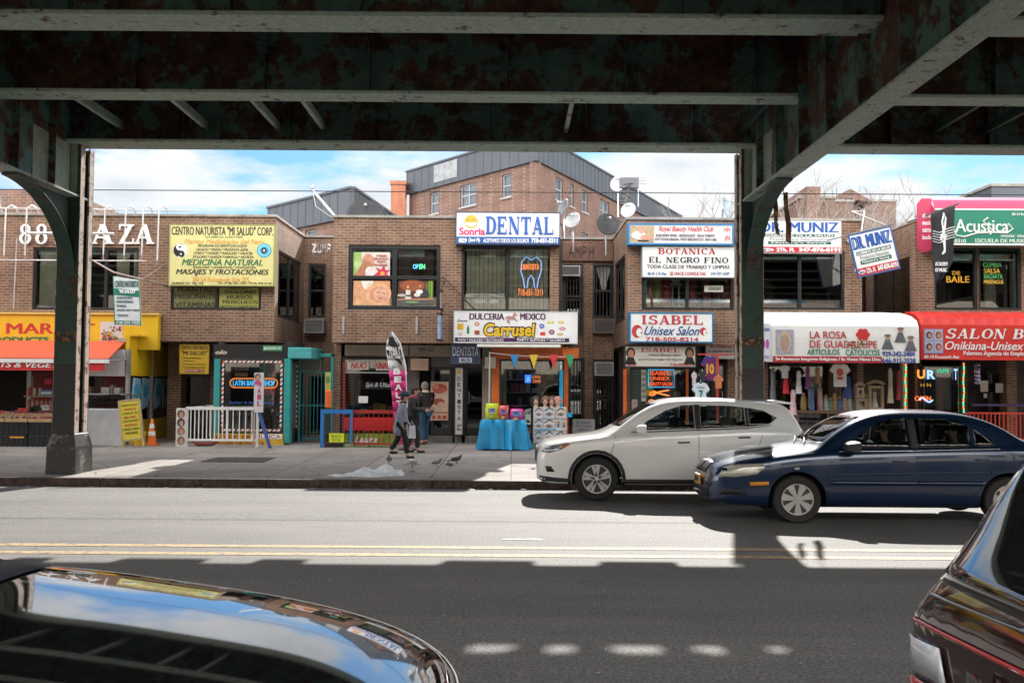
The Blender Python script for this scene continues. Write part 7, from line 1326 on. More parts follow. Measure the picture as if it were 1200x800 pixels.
def make_car(c):
    L = c['L']; xs = [0, .03, .08, .16, .28] + [.28 + (L - .56) * i / 30 for i in range(1, 30)] + [L - .28, L - .16, L - .08, L - .03, L]
    root = thing(c['name'], c['label'], 'car', (0, 0, 0)); DK = mat((.01, .01, .01), .7, var=0)
    bo = tmpobj(mesh_of(loft(c, xs), c['paint'])); s = bo.modifiers.new('s', 'SUBSURF'); s.levels = 2
    dg = bpy.context.evaluated_depsgraph_get(); pre = bpy.data.meshes.new_from_object(bo.evaluated_get(dg)); bv = BVHTree.FromPolygons([v.co.copy() for v in pre.vertices], [tuple(p.vertices) for p in pre.polygons]); c['bv'] = bv
    cuts = []
    m = MB()
    for wx in c['wheels']:
        for s_ in (-1, 1): yo = cr(c['wid'], wx); a, b = sorted((s_ * (yo + .2), s_ * (yo - .30))); m.lathe([(c['r'] + .055, a), (c['r'] + .055, b)], (wx, 0, c['r']), 'y', 40)
    cuts.append(mesh_of(m, DK))
    x0, x1 = c['cabin']
    def cav(c_, x):
        zt, zb, w_ = cr(c['top'], x), cr(c['belt'], x), cr(c['wid'], x); h = max(.05, zt - zb - .05); ws = w_ * .94 - .06; zf = .34
        return [(0, zf), (w_ - .12, zf), (w_ - .12, zb - .05), (ws, zb), (ws - .40 * h, zb + h * .93), (0, zb + h)]
    cuts.append(mesh_of(loft(c, [x0 + (x1 - x0) * i / 10 for i in range(11)], cav), DK))
    m = MB(); [m.prism(p, -2, 2) for p in c['side_win']]; cuts.append(mesh_of(m, c['paint']))
    m = MB(); [m.prism(p, a, b, 'x') for p, a, b in c['end_win']]; cuts.append(mesh_of(m, c['paint']))
    tmp = []
    for cm in cuts:
        o = tmpobj(cm); tmp.append(o); b = bo.modifiers.new('b', 'BOOLEAN'); b.operation = 'DIFFERENCE'; b.solver = 'EXACT'; b.object = o; b.material_mode = 'TRANSFER'
    dg = bpy.context.evaluated_depsgraph_get(); dg.update(); me = bpy.data.meshes.new_from_object(bo.evaluated_get(dg)); me.name = 'body'
    for o in tmp + [bo]: bpy.data.objects.remove(o)
    me.shade_smooth(); me.set_sharp_from_angle(angle=R(38)); body = bpy.data.objects.new('body', me); COL.objects.link(body); body.parent = root; ORG[body.name] = Vector((0, 0, 0))
    def patch(poly, name, m, axis='y', s=-1, off=.005, par=None, step=.06, both=True, thick=.004):
        bm = bmesh.new(); vs = [bm.verts.new((u, 0, v)) for u, v in poly]; bm.faces.new(vs)
        us = [p[0] for p in poly]; vv = [p[1] for p in poly]
        u = min(us) + step
        while u < max(us): bmesh.ops.bisect_plane(bm, geom=bm.verts[:] + bm.edges[:] + bm.faces[:], plane_co=(u, 0, 0), plane_no=(1, 0, 0)); u += step
        u = min(vv) + step
        while u < max(vv): bmesh.ops.bisect_plane(bm, geom=bm.verts[:] + bm.edges[:] + bm.faces[:], plane_co=(0, 0, u), plane_no=(0, 0, 1)); u += step
        bmesh.ops.recalc_face_normals(bm, faces=bm.faces)
        for sd in ((s, -s) if (both and axis == 'y') else (s,)):
            out = MB(); vsn = []
            for v in bm.verts:
                if axis == 'y': o_, d_ = Vector((v.co.x, 3 * sd, v.co.z)), Vector((0, -sd, 0))
                elif axis == 'x': o_, d_ = Vector((-2 if s < 0 else L + 2, v.co.x, v.co.z)), Vector((1 if s < 0 else -1, 0, 0))
                else: o_, d_ = Vector((v.co.x, v.co.z, 3)), Vector((0, 0, -1))
                h = bv.ray_cast(o_, d_)
                if h[0] is None or (axis == 'y' and h[3] > 3.6): h = bv.find_nearest(o_ + d_ * (3 - .6 if axis == 'y' else 2.1))
                vsn.append(h[0] - d_ * off)
            fs = [tuple(v.index for v in f.verts) for f in bm.faces]; bm.verts.index_update(); fs = [tuple(v.index for v in f.verts) for f in bm.faces]
            out.add(vsn, fs); o = out.build(name, m, par or root, smooth=40)
            if thick: md = o.modifiers.new('t', 'SOLIDIFY'); md.thickness = thick; md.offset = 0
        bm.free()
    gl = c.get('glass') or glass((.80, .86, .84), .05)
    for p in c['side_win']: patch(p, 'side_window', gl, off=-.006)
    for p, a, b in c['end_win']: patch(p, 'windscreen' if a < L / 3 else 'rear_window', gl, 'x', -1 if a < L / 3 else 1, off=-.004)
    r = c['r']
    for i, wx in enumerate(c['wheels']):
        for s_ in (-1, 1):
            yo = (cr(c['wid'], wx) - .015) * s_; w_ = .215; m = MB(); P = [(r * .66, 0), (r * .70, .012), (r * .93, .006), (r * .99, .03), (r, .06), (r, w_ - .05), (r * .95, w_), (r * .6, w_)]
            m.lathe([(a, yo - s_ * b) for a, b in P], (wx, 0, r), 'y', 36, cap=False); t = m.build('wheel', mat((.018, .018, .018), .75, var=.2), root, smooth=35)
            m = MB(); m.lathe([(0, yo - s_ * .075), (r * .64, yo - s_ * .075), (r * .66, yo - s_ * .01)], (wx, 0, r), 'y', 30); m.build('rim_dish', mat((.03, .03, .03), .5), t)
            m = MB(); m.lathe([(r * .60, yo - s_ * .03), (r * .61, yo - s_ * .006), (r * .67, yo - s_ * .004), (r * .675, yo - s_ * .02)], (wx, 0, r), 'y', 36, cap=False); m.lathe([(0, yo - s_ * .002), (r * .10, yo - s_ * .004), (r * .13, yo - s_ * .02)], (wx, 0, r), 'y', 16)
            n = c['spokes']
            for k in range(n):
                a = 2 * math.pi * (k + .3) / n
                for da, wa, wb in c['spoke']:
                    q = []
                    for rr, hw in ((r * .10, wa), (r * .62, wb)):
                        for sg in (-1, 1): q.append((wx + rr * math.cos(a + da * (1 if rr > r * .3 else .5)) - sg * hw * math.sin(a), r + rr * math.sin(a + da * (1 if rr > r * .3 else .5)) + sg * hw * math.cos(a)))
                    pl = [q[0], q[1], q[3], q[2]]; ya, yb = sorted((yo - s_ * .008, yo - s_ * .03)); m.prism(pl, ya, yb)
            m.build('rim', mat(c.get('rimc', (.52, .52, .53)), .35, .3, var=.1), t, smooth=30)
    c['patch'] = patch; c['root'] = root; c['body'] = body; return root
def seam(c, pts, name='door_seam', w_=.007, m=None):
    for a, b in zip(pts, pts[1:]):
        d = Vector((b[0] - a[0], 0, b[1] - a[1])).normalized(); n = (-d.z * w_ / 2, d.x * w_ / 2); c['patch']([(a[0] + n[0], a[1] + n[1]), (b[0] + n[0], b[1] + n[1]), (b[0] - n[0], b[1] - n[1]), (a[0] - n[0], a[1] - n[1])], name, m or mBLK, off=.0015, thick=.002, step=.12)
def handle(c, x, z, m, l=.17):
    w_ = cr(c['wid'], x)
    for s in (-1, 1): mb = MB(); mb.tube([(x - l / 2, s * (w_ + .0), z), (x - l / 2 + .03, s * (w_ + .028), z + .002), (x + l / 2 - .03, s * (w_ + .028), z + .006), (x + l / 2, s * (w_ + .0), z + .004)], .013, 6); mb.build('door_handle', m, c['root'], smooth=60)
def mirror(c, x, z, m, y=None):
    w_ = (y or cr(c['wid'], x)) - .02
    for s in (-1, 1):
        mb = MB(); n = 10; vs = []
        for (dx, k) in ((-.10, .55), (-.06, .9), (0, 1), (.05, .98), (.06, .9)):
            for i in range(n): a = 2 * math.pi * i / n; vs.append((x + dx, s * (w_ + .13 + .115 * k * max(-1, min(1, 1.25 * math.cos(a)))), z + .075 * k * max(-1, min(1, 1.3 * math.sin(a)))))
        mb.add(vs, [(q * n + k, q * n + (k + 1) % n, (q + 1) * n + (k + 1) % n, (q + 1) * n + k) for q in range(4) for k in range(n)] + [tuple(range(n)), tuple(range(4 * n, 5 * n))]); mb.beam((x, s * (w_ - .03), z - .05), (x, s * (w_ + .08), z - .03), .05, .03); mb.build('side_mirror', m, c['root'], smooth=50)
def seats(c, xs, z=.36, col=(.03, .03, .032)):
    for x in xs:
        for s in (-1, 1):
            y = s * .38; mb = MB(); mb.box(x - .45, x + .05, y - .25, y + .25, z, z + .2); mb.prism([(x - .02, z + .15), (x + .12, z + .15), (x + .27, z + .72), (x + .15, z + .74)], y - .24, y + .24); mb.prism([(x + .17, z + .76), (x + .27, z + .76), (x + .30, z + .94), (x + .20, z + .94)], y - .13, y + .13); mb.build('seat', mat(col, .8), c['root'], bevel=.03)
def px2(D, X0, pts, zoff=0): return [(W(a, b, D)[0] - X0, W(a, b, D)[1] - zoff) for a, b in pts]
mCLEAR = glass((.85, .88, .9), .10); mCHR = mat((.6, .6, .6), .12, 1.0, var=0); mTRIM = mat((.018, .018, .02), .5, var=.1)
# --- white crossover: front bumper at x=0
X0, YC_, G0 = .42, 17.36, gz(16.6); DS = 16.52; f = lambda *p: px2(DS, X0, p, G0)
cw = dict(name='white_suv', label='white compact SUV parked at the far kerb beside the blue sedan', L=4.62, r=.362, wheels=(.99, 3.70), spokes=5, spoke=[(-.16, .026, .034), (.22, .022, .026)],
  paint=mat((.82, .82, .80), .3, var=.03, coat=1.0), cabin=(1.40, 4.25),
  top=[(0, .74), (.03, .86), (.12, .945), (.35, 1.0), (.8, 1.06), (1.10, 1.11), (1.25, 1.17), (1.6, 1.40), (1.95, 1.60), (2.3, 1.69), (2.8, 1.71), (3.4, 1.69), (3.9, 1.66), (4.15, 1.62), (4.27, 1.53), (4.47, 1.20), (4.59, .98), (4.62, .80)],
  belt=[(0, .70), (.12, .86), (.5, .95), (1.1, 1.03), (1.8, 1.10), (2.8, 1.15), (3.6, 1.19), (4.2, 1.18), (4.5, 1.02), (4.62, .76)],
  wid=[(0, .60), (.05, .72), (.15, .80), (.35, .865), (.8, .905), (2.3, .915), (3.7, .91), (4.2, .86), (4.45, .80), (4.62, .68)],
  low=[(0, .32), (.3, .24), (1, .235), (3.6, .235), (4.2, .30), (4.62, .42)],
  side_win=[[(1.62, 1.16), (1.86, 1.33), (2.15, 1.49), (2.42, 1.575), (2.62, 1.585), (2.62, 1.195)], [(2.72, 1.20), (2.72, 1.585), (3.20, 1.575), (3.46, 1.55), (3.46, 1.23)], [(3.52, 1.235), (3.52, 1.545), (3.78, 1.50), (4.00, 1.38), (3.86, 1.28)]],
  end_win=[([(-.66, 1.22), (-.52, 1.60), (.52, 1.60), (.66, 1.22)], .6, 2.3), ([(-.56, 1.20), (-.48, 1.50), (.48, 1.50), (.56, 1.20)], 3.9, 5.2)])
def dress_suv(c):
    p = c['patch']; r = c['r']
    wa = c['wheels']; arch = lambda wx, R0, a0, a1, n=14: [(wx - R0 * math.cos(R(a0 + (a1 - a0) * i / n)), r + R0 * math.sin(R(a0 + (a1 - a0) * i / n))) for i in range(n + 1)]
    for wx in wa: p(arch(wx, r + .062, -14, 194) + arch(wx, r + .115, -12, 192)[::-1], 'arch_cladding', mTRIM, off=.008, thick=.012, step=.05)
    p([(wa[0] + r + .06, .25), (wa[1] - r - .06, .25), (wa[1] - r - .08, .36), (wa[0] + r + .08, .36)], 'sill_cladding', mTRIM, off=.012, thick=.02)
    p([(.08, .26), (wa[0] - r - .07, .26), (wa[0] - r - .08, .36), (.05, .40)], 'bumper_cladding', mTRIM, off=.008, thick=.012); p([(wa[1] + r + .06, .26), (4.5, .34), (4.5, .46), (wa[1] + r + .07, .38)], 'bumper_cladding', mTRIM, off=.008, thick=.012)
    p([(.07, .80), (.20, .90), (.50, .945), (.56, .93), (.42, .845), (.20, .775)], 'headlight', mat((.40, .42, .45), .15, .5, var=.5, scale=14, coat=1), off=.006); p([(.38, .865), (.50, .935), (.55, .925), (.44, .86)], 'turn_signal', mat((.65, .16, .03), .3), off=.012)
    p([(.17, .47), (.30, .47), (.24, .56), (.14, .565)], 'fog_light_recess', mTRIM, off=.005); p([(-.52, .60), (-.46, .84), (.46, .84), (.52, .60)], 'grille', mTRIM, 'x', -1); p([(-.16, .66), (.16, .66), (.16, .76), (.16, .76 + .001), (-.16, .76)], 'badge_ring', mCHR, 'x', -1, off=.014)
    seam(c, [(1.26, .38), (1.24, .8), (1.30, 1.06)]); seam(c, [(2.67, .37), (2.67, 1.19)]); seam(c, [(3.35, .40), (3.62, .80), (3.72, 1.1)]); seam(c, [(1.3, .985), (1.9, 1.05)], w_=.004)
    for x, z in ((2.42, .97), (3.42, 1.06)): handle(c, x, z, mTRIM, .19)
    mirror(c, 1.72, 1.19, c['paint']); seats(c, (2.2, 3.1), .42)
    p([(4.30, .98), (4.44, 1.18), (4.58, 1.04), (4.56, .93)], 'tail_light', mat((.42, .01, .015), .2, coat=1), off=.012); p([(4.36, .935), (4.56, .93), (4.56, .96), (4.38, .97)], 'tail_light_lower', mat((.6, .6, .6), .2), off=.014)
    for pl in ([(1.56, 1.135), (2.62, 1.18), (3.46, 1.215), (3.88, 1.265), (3.88, 1.255), (3.46, 1.20), (2.62, 1.165), (1.56, 1.12)],): p(pl, 'window_trim', mTRIM, off=.006)
    p([(2.625, 1.19), (2.625, 1.59), (2.715, 1.59), (2.715, 1.195)], 'b_pillar', mTRIM, off=.004); p([(3.465, 1.23), (3.465, 1.545), (3.515, 1.54), (3.515, 1.235)], 'c_pillar', mTRIM, off=.004)
    m = MB(); m.prism([(3.86, 1.665), (4.0, 1.675), (4.33, 1.625), (4.33, 1.60), (4.0, 1.62)], -.55, .55); m.build('spoiler', c['paint'], c['root'], bevel=.012)
    m = MB(); m.lathe([(.18, 0), (.19, .012), (.18, .024)], (0, 0, 0), 'x', 20); m.xf(Matrix.Translation((1.82, .38, 1.02)) @ Matrix.Rotation(R(-20), 4, 'Y')); m.build('steering_wheel', mTRIM, c['root'])
make_car(cw); dress_suv(cw); cw['root'].location = (X0, YC_, G0)
# --- dark blue sedan
XS, YS_, GS = 2.70, 14.62, gz(13.9)
cb = dict(name='blue_sedan', label='dark blue four door sedan driving left in the far lane', L=4.55, r=.305, wheels=(1.06, 3.68), spokes=7, spoke=[(0, .018, .050)], rimc=(.50, .48, .45),
  paint=mat((.004, .020, .062), .28, .35, var=.10, scale=2, coat=1.0), cabin=(1.45, 3.85),
  top=[(0, .55), (.03, .66), (.10, .74), (.25, .80), (.6, .88), (1.1, .955), (1.28, .99), (1.5, 1.12), (1.85, 1.335), (2.15, 1.43), (2.5, 1.455), (3.0, 1.45), (3.35, 1.40), (3.7, 1.26), (4.0, 1.10), (4.15, 1.04), (4.4, 1.02), (4.5, .96), (4.55, .80)],
  belt=[(0, .50), (.10, .67), (.5, .77), (1.2, .88), (2, .92), (3, .955), (4.0, .97), (4.4, .93), (4.55, .70)],
  wid=[(0, .56), (.05, .68), (.15, .76), (.35, .81), (.8, .845), (2.3, .855), (3.6, .845), (4.1, .80), (4.4, .74), (4.55, .60)],
  low=[(0, .26), (.3, .19), (1, .18), (3.6, .18), (4.2, .25), (4.55, .36)],
  side_win=[[(1.62, .955), (1.85, 1.12), (2.12, 1.29), (2.30, 1.345), (2.48, 1.35), (2.48, .965)], [(2.58, .97), (2.58, 1.352), (2.90, 1.35), (3.12, 1.315), (3.24, 1.25), (3.24, .985)], [(3.29, .99), (3.29, 1.225), (3.50, 1.09), (3.55, .995)]],
  end_win=[([(-.62, 1.03), (-.50, 1.36), (.50, 1.36), (.62, 1.03)], .6, 2.2), ([(-.56, 1.10), (-.46, 1.36), (.46, 1.36), (.56, 1.10)], 3.2, 5)])
def dress_sedan(c):
    p = c['patch']; pt = c['paint']
    p([(.10, .585), (.16, .70), (.34, .745), (.62, .765), (.66, .72), (.56, .625), (.30, .585)], 'headlight', mat((.50, .49, .42), .15, .2, var=.12, scale=9, coat=1), off=.006); p([(.47, .475), (.70, .485), (.70, .535), (.47, .525)], 'turn_signal', mat((.65, .25, .02), .3), off=.008)
    p([(-.34, .60), (-.30, .745), (-.03, .76), (-.03, .60)], 'grille', mTRIM, 'x', -1, off=.006); p([(.03, .60), (.03, .76), (.30, .745), (.34, .60)], 'grille', mTRIM, 'x', -1, off=.006); p([(-.50, .34), (-.46, .43), (.46, .43), (.50, .34)], 'lower_grille', mTRIM, 'x', -1, off=.004); p([(.10, .35), (.16, .435), (.36, .43), (.38, .37)], 'bumper_recess', mTRIM, off=.004)
    m = MB(); m.box(-.04, -.018, -.155, .155, .43, .56); m.build('licence_plate', mat((.65, .36, .06), .5, var=.15, scale=30), c['root']); m = MB(); m.text('GKT 4172', -.12, .12, .46, .53, 0, .004, bold=.02); m.xf(Matrix.Translation((-.045, 0, 0)) @ Matrix.Rotation(R(-90), 4, 'Z')); m.build('plate_lettering', mat((.02, .03, .15), .5), c['root'])
    seam(c, [(1.46, .22), (1.42, .55), (1.50, .90)]); seam(c, [(2.53, .23), (2.53, .95)]); seam(c, [(3.22, .35), (3.44, .62), (3.55, .96)]); seam(c, [(.42, .50), (.42, .34), (.40, .22)]); seam(c, [(1.46, .235), (3.25, .235)], w_=.006)
    p([(1.47, .50), (2.52, .50), (2.52, .55), (1.47, .55)], 'side_moulding', pt, off=.014, thick=.012); p([(2.54, .50), (3.34, .50), (3.38, .55), (2.54, .55)], 'side_moulding', pt, off=.014, thick=.012)
    for x, z in ((2.33, .80), (3.36, .83)): handle(c, x, z, pt, .18)
    mirror(c, 1.72, .985, mTRIM); seats(c, (2.25, 3.05), .26, (.05, .05, .055)); p([(2.485, .965), (2.485, 1.36), (2.575, 1.36), (2.575, .97)], 'b_pillar', mTRIM, off=.004)
    p([(1.60, .93), (2.48, .945), (3.58, .975), (3.58, .965), (2.48, .93), (1.58, .918)], 'window_trim', mCHR, off=.006); p([(1.02, .69), (1.08, .69), (1.08, .715), (1.02, .715)], 'side_repeater', mat((.6, .55, .45), .3), off=.008)
    p([(4.15, .72), (4.2, .90), (4.44, .88), (4.46, .72)], 'tail_light', mat((.4, .01, .01), .2, coat=1), off=.006)
    m = MB(); [m.tube([(1.22, y, 1.005), (1.30, y + .22, 1.03), (1.36, y + .45, 1.06)], .008, 5) for y in (-.5, -.05)]; m.build('wiper', mTRIM, c['root']); m = MB(); m.lathe([(.17, 0), (.18, .012), (.17, .024)], (0, 0, 0), 'x', 20); m.xf(Matrix.Translation((1.86, .38, .90)) @ Matrix.Rotation(R(-20), 4, 'Y')); m.build('steering_wheel', mTRIM, c['root'])
make_car(cb); dress_sedan(cb); cb['root'].location = (2.76, YS_, GS); cb['root'].scale = (1.11, 1.05, 1.07)
# --- black car whose bonnet fills the lower left (drives to the right)
PK = mat((.005, .005, .006), .035, 0, var=0, coat=1.0)
ck = dict(name='black_car', label='glossy black car at lower left with sky mirrored in its bonnet', L=4.75, r=.34, wheels=(.95, 3.75), spokes=5, spoke=[(0, .03, .05)], paint=PK, cabin=(1.75, 4.1),
  top=[(0, .60), (.03, .72), (.10, .80), (.25, .87), (.55, .95), (1.0, 1.02), (1.5, 1.08), (1.62, 1.10), (1.9, 1.22), (2.3, 1.42), (2.7, 1.50), (3.4, 1.48), (3.9, 1.34), (4.3, 1.15), (4.6, 1.08), (4.7, 1.0), (4.75, .8)],
  belt=[(0, .55), (.10, .73), (.3, .83), (.7, .925), (1.1, .985), (1.5, 1.03), (2.5, 1.03), (4.0, 1.04), (4.6, .97), (4.75, .72)],
  wid=[(0, .55), (.04, .68), (.12, .78), (.3, .86), (.7, .91), (2.3, .92), (3.8, .91), (4.4, .83), (4.75, .65)],
  low=[(0, .26), (.3, .2), (4.2, .24), (4.75, .36)],
  side_win=[[(2.0, 1.06), (2.45, 1.35), (2.75, 1.41), (2.75, 1.07)], [(2.83, 1.07), (2.83, 1.415), (3.3, 1.40), (3.75, 1.22), (3.8, 1.08)]],
  end_win=[([(-.66, 1.12), (-.54, 1.42), (.54, 1.42), (.66, 1.12)], .8, 2.6), ([(-.56, 1.20), (-.5, 1.40), (.5, 1.40), (.56, 1.20)], 3.6, 5)])
make_car(ck); ck['patch']([(.10, .54), (.14, .64), (.42, .68), (.50, .66), (.25, .56)], 'headlight', mat((.4, .42, .45), .12, .3, var=.4, scale=12, coat=1), off=.006); ck['patch']([(-.45, .52), (-.42, .70), (.42, .70), (.45, .52)], 'grille', mTRIM, 'x', -1); ck['patch']([(1.50, -.70), (1.50, .70), (1.64, .68), (1.64, -.68)], 'cowl', mTRIM, 'z', off=.006, step=.08)
m = MB(); [m.tube([(1.58, y, 1.085), (1.68, y + .2, 1.12), (1.80, y + .45, 1.17)], .009, 5) for y in (-.55, .0)]; m.build('wiper', mTRIM, ck['root']); mirror(ck, 2.12, 1.05, PK); seats(ck, (2.6, 3.4), .3)
seam(ck, [(.30, .83), (1.0, .90), (1.55, .955)], 'bonnet_seam', .006); ck['root'].location = (-.12, 3.30, -.04); ck['root'].scale = (1.14, 1, 1.10); ck['root'].rotation_euler = (0, 0, R(180))
# --- dark hatchback at the right edge (drives to the right, we see its tail)
PR = mat((.022, .008, .007), .10, .2, var=0, coat=1.0)
ch = dict(name='dark_suv', label='dark brown-black SUV at the lower right edge showing its rear window', L=4.30, r=.32, wheels=(.85, 3.45), spokes=5, spoke=[(0, .03, .05)], paint=PR, cabin=(1.5, 3.80), glass=glass((.10, .10, .10), .10),
  top=[(0, .60), (.1, .78), (.4, .9), (1.0, 1.0), (1.2, 1.05), (1.9, 1.50), (2.4, 1.60), (3.3, 1.59), (3.75, 1.53), (3.92, 1.46), (4.06, 1.31), (4.17, 1.14), (4.24, 1.05), (4.28, .98), (4.30, .88)],
  belt=[(0, .55), (.1, .70), (.5, .85), (1.5, 1.0), (3.0, 1.05), (3.8, 1.05), (4.12, 1.0), (4.22, .95), (4.28, .91), (4.30, .84)],
  wid=[(0, .55), (.12, .76), (.4, .86), (1, .90), (3.5, .90), (3.9, .88), (4.1, .87), (4.22, .85), (4.28, .84), (4.30, .82)],
  low=[(0, .26), (.3, .2), (3.9, .24), (4.30, .34)],
  side_win=[[(1.75, 1.08), (2.0, 1.35), (2.3, 1.50), (2.5, 1.50), (2.5, 1.10)], [(2.6, 1.10), (2.6, 1.50), (3.1, 1.49), (3.45, 1.42), (3.5, 1.16)]],
  end_win=[([(-.6, 1.12), (-.5, 1.5), (.5, 1.5), (.6, 1.12)], .6, 2.2)])
make_car(ch); p_ = ch['patch']
p_([(-.74, 1.01), (-.56, 1.44), (.56, 1.44), (.74, 1.01)], 'rear_window', mat((.006, .006, .006), .04, coat=1, var=0), 'x', 1, off=.004, step=.05)
mRL = mat((.30, .008, .012), .15, coat=1)
for s in (-1, 1):
    q = lambda *pp: [(s * a, b) for a, b in pp]
    p_(q((.42, .64), (.82, .63), (.82, .72), (.42, .74)), 'tail_light', mRL, 'x', 1, off=.012); p_(q((.46, .76), (.82, .74), (.82, .83), (.52, .85)), 'reversing_lamp', mat((.42, .43, .45), .2, var=.2, coat=1), 'x', 1, off=.012); p_(q((.42, .51), (.82, .51), (.82, .61), (.42, .62)), 'tail_light', mRL, 'x', 1, off=.012)
p_([(-.83, .875), (0, .90), (.83, .875), (.83, .887), (0, .912), (-.83, .887)], 'red_trim_strip', mRL, 'x', 1, off=.008); p_([(-.72, .965), (0, .99), (.72, .965), (.72, .972), (0, .998), (-.72, .972)], 'chrome_window_strip', mCHR, 'x', 1, off=.006)
p_([(-.38, .62), (.38, .62), (.34, .76), (-.34, .76)], 'red_garnish', mRL, 'x', 1, off=.012)
m = MB(); m.text('D', -.045, .045, .80, .855, 0, .012, bold=.03); m.xf(Matrix.Translation((4.325, -.20, 0)) @ Matrix.Rotation(R(90), 4, 'Z')); m.build('chrome_letter', mCHR, ch['root'])
seam(ch, [(3.6, .3), (3.78, .7), (3.86, 1.04)]); handle(ch, 3.3, .95, PR); ch['root'].location = (6.33, 2.82, -.04); ch['root'].scale = (1.14, 1, 1.23); ch['root'].rotation_euler = (0, 0, R(180))
# ------------------------------------------------------------------ behind the roofs
mSLATE = mat((.085, .095, .11), .6, .1, var=.12, scale=.6)
def bgwall(b_, p, q, z0, z1, wins, mt=BRB, seam_=True):
    """a wall from p to q (plan points) carrying windows [(u0,u1,z0,z1)] as parts"""
    p, q = Vector(p), Vector(q); L = (q - p).length; ang = math.atan2(q.y - p.y, q.x - p.x); M_ = Matrix.Translation((p.x, p.y, 0)) @ Matrix.Rotation(ang, 4, 'Z')
    m = wall(0, L, z0, z1, 0, .4, [w_ for w_ in wins]); m.xf(M_); m.build('wall', mt, b_)
    for a, c, d, e in wins:
        m = MB(); w_ = .09; m.box(a, a + w_, .12, .2, d, e); m.box(c - w_, c, .12, .2, d, e); m.box(a + w_, c - w_, .12, .2, d, d + w_); m.box(a + w_, c - w_, .12, .2, e - w_, e); m.box(a + w_, c - w_, .121, .19, (d + e) / 2 - .04, (d + e) / 2 + .04)
        if c - a > 1.7: m.box((a + c) / 2 - .05, (a + c) / 2 + .05, .12, .2, d + w_, e - w_)
        m.xf(M_); o = m.build('window', mat((.35, .35, .36), .5), b_); m = MB(); m.box(a + .03, c - .03, .17, .18, d + .03, e - .03); m.xf(M_); m.build('pane', mat((.09, .11, .13), .08, var=.4, scale=1.5), o)
        m = MB(); m.box(a - .08, c + .08, -.08, .1, d - .1, d); m.xf(M_); m.build('sill', mat((.4, .38, .35), .8), o)
    return M_, L
def band_(b_, M_, L, z0, z1, ribs=.45, m_=None):
    m = MB(); m.box(-.15, L + .15, -.18, .0, z0, z1); m.xf(M_); m.build('metal_parapet', m_ or mSLATE, b_)
    m = MB(); n = int(L / ribs); [m.box(i * ribs, i * ribs + .04, -.205, -.18, z0, z1) for i in range(n)]; m.box(-.2, L + .2, -.26, .0, z1, z1 + .12); m.xf(M_); m.build('metal_rib', mSLATE, b_)
P0 = (W(628, 200, 60)[0], 60.0); PL = (W(480, 200, 71)[0], 71.0); PR = (W(796, 240, 89)[0], 89.0)
bb = thing('apartment_building', 'large brick apartment building with slate metal parapet rising behind the DENTAL sign', 'building', (P0[0], 60, 0)); zt_ = 17.0; zm_ = W(628, 191, 60)[1]
Ll = math.hypot(P0[0] - PL[0], P0[1] - PL[1]); Lr = math.hypot(PR[0] - P0[0], PR[1] - P0[1])
def wl(px0, px1, zc, hh, A, B, L):       # windows by pixel column on an oblique wall
    out = []
    for px in (px0, px1):
        k = W(px, 230, 1.0)[0]; t = (A[0] - k * A[1]) / ((A[0] - k * A[1]) - (B[0] - k * B[1])); out.append(t * L)
    return (min(out), max(out), zc - hh, zc + hh)
fl_ = [zm_ - .95 - 2.9 * k for k in range(4)]
M_, L_ = bgwall(bb, PL, P0, 0, zm_ + .1, [wl(a, b_, z, .74, PL, P0, Ll) for z in fl_ for a, b_ in ((504, 514), (539, 558), (588, 599))]); band_(bb, M_, L_, zm_ + .1, zt_, .9)
m = MB(); m.box(wl(511, 538, 0, 0, PL, P0, Ll)[0], wl(511, 538, 0, 0, PL, P0, Ll)[1], -.215, -.19, zm_ + .4, zt_ - .1); m.xf(M_); m.build('patched_panel', mat((.30, .31, .32), .6, var=.4, scale=2), bb)
M_, L_ = bgwall(bb, P0, PR, 0, zm_ + .1, [wl(a, b_, z, .74, P0, PR, Lr) for z in fl_ for a, b_ in ((651, 660), (668, 672.5), (682, 689), (703, 714), (728, 731), (750, 755))]); band_(bb, M_, L_, zm_ + .1, zt_, .75)
m = MB(); m.add([(P0[0], P0[1], zt_ - .3), (PR[0], PR[1], zt_ - .3), (PR[0] - 12, PR[1] + 8, zt_ - .3), (PL[0], PL[1], zt_ - .3)], [(0, 1, 2, 3)]); m.build('roof', ROOF, bb)
A1 = (W(412, 225, 52)[0], 52.0); A0 = (W(318, 250, 58)[0], 58.0); A2 = (W(484, 240, 66)[0], 66.0); zA = W(412, 222, 52)[1]
b2 = thing('apartment_building', 'lower slate topped brick building between yellow board and DENTAL sign', 'building', (A1[0], 52, 0)); M_, L_ = bgwall(b2, A0, A1, 0, zA - 1.5, [wl(358, 372, zA - 2.5, .8, A0, A1, math.hypot(A1[0] - A0[0], A1[1] - A0[1]))]); band_(b2, M_, L_, zA - 1.5, zA, .8); M_, L_ = bgwall(b2, A1, A2, 0, zA - 1.5, []); band_(b2, M_, L_, zA - 1.5, zA, .8)
m = MB(); m.add([(A0[0], A0[1], zA - .3), (A1[0], A1[1], zA - .3), (A2[0], A2[1], zA - .3)], [(0, 1, 2)]); m.build('roof', ROOF, b2)
m = MB(); x0, x1, z0, z1 = rect(458, 216, 475, 240, 70); m.box(x0, x1, 70, 71.2, 2, z1); m.box(x0 - .08, x1 + .08, 69.9, 71.3, z1, z1 + .25); tag(m.build('brick_chimney', brick((.5, .17, .08), (.42, .13, .06), key='orange_brick', mortar=(.4, .25, .18))), 'orange brick chimney stack between the two slate topped roofs', 'chimney')
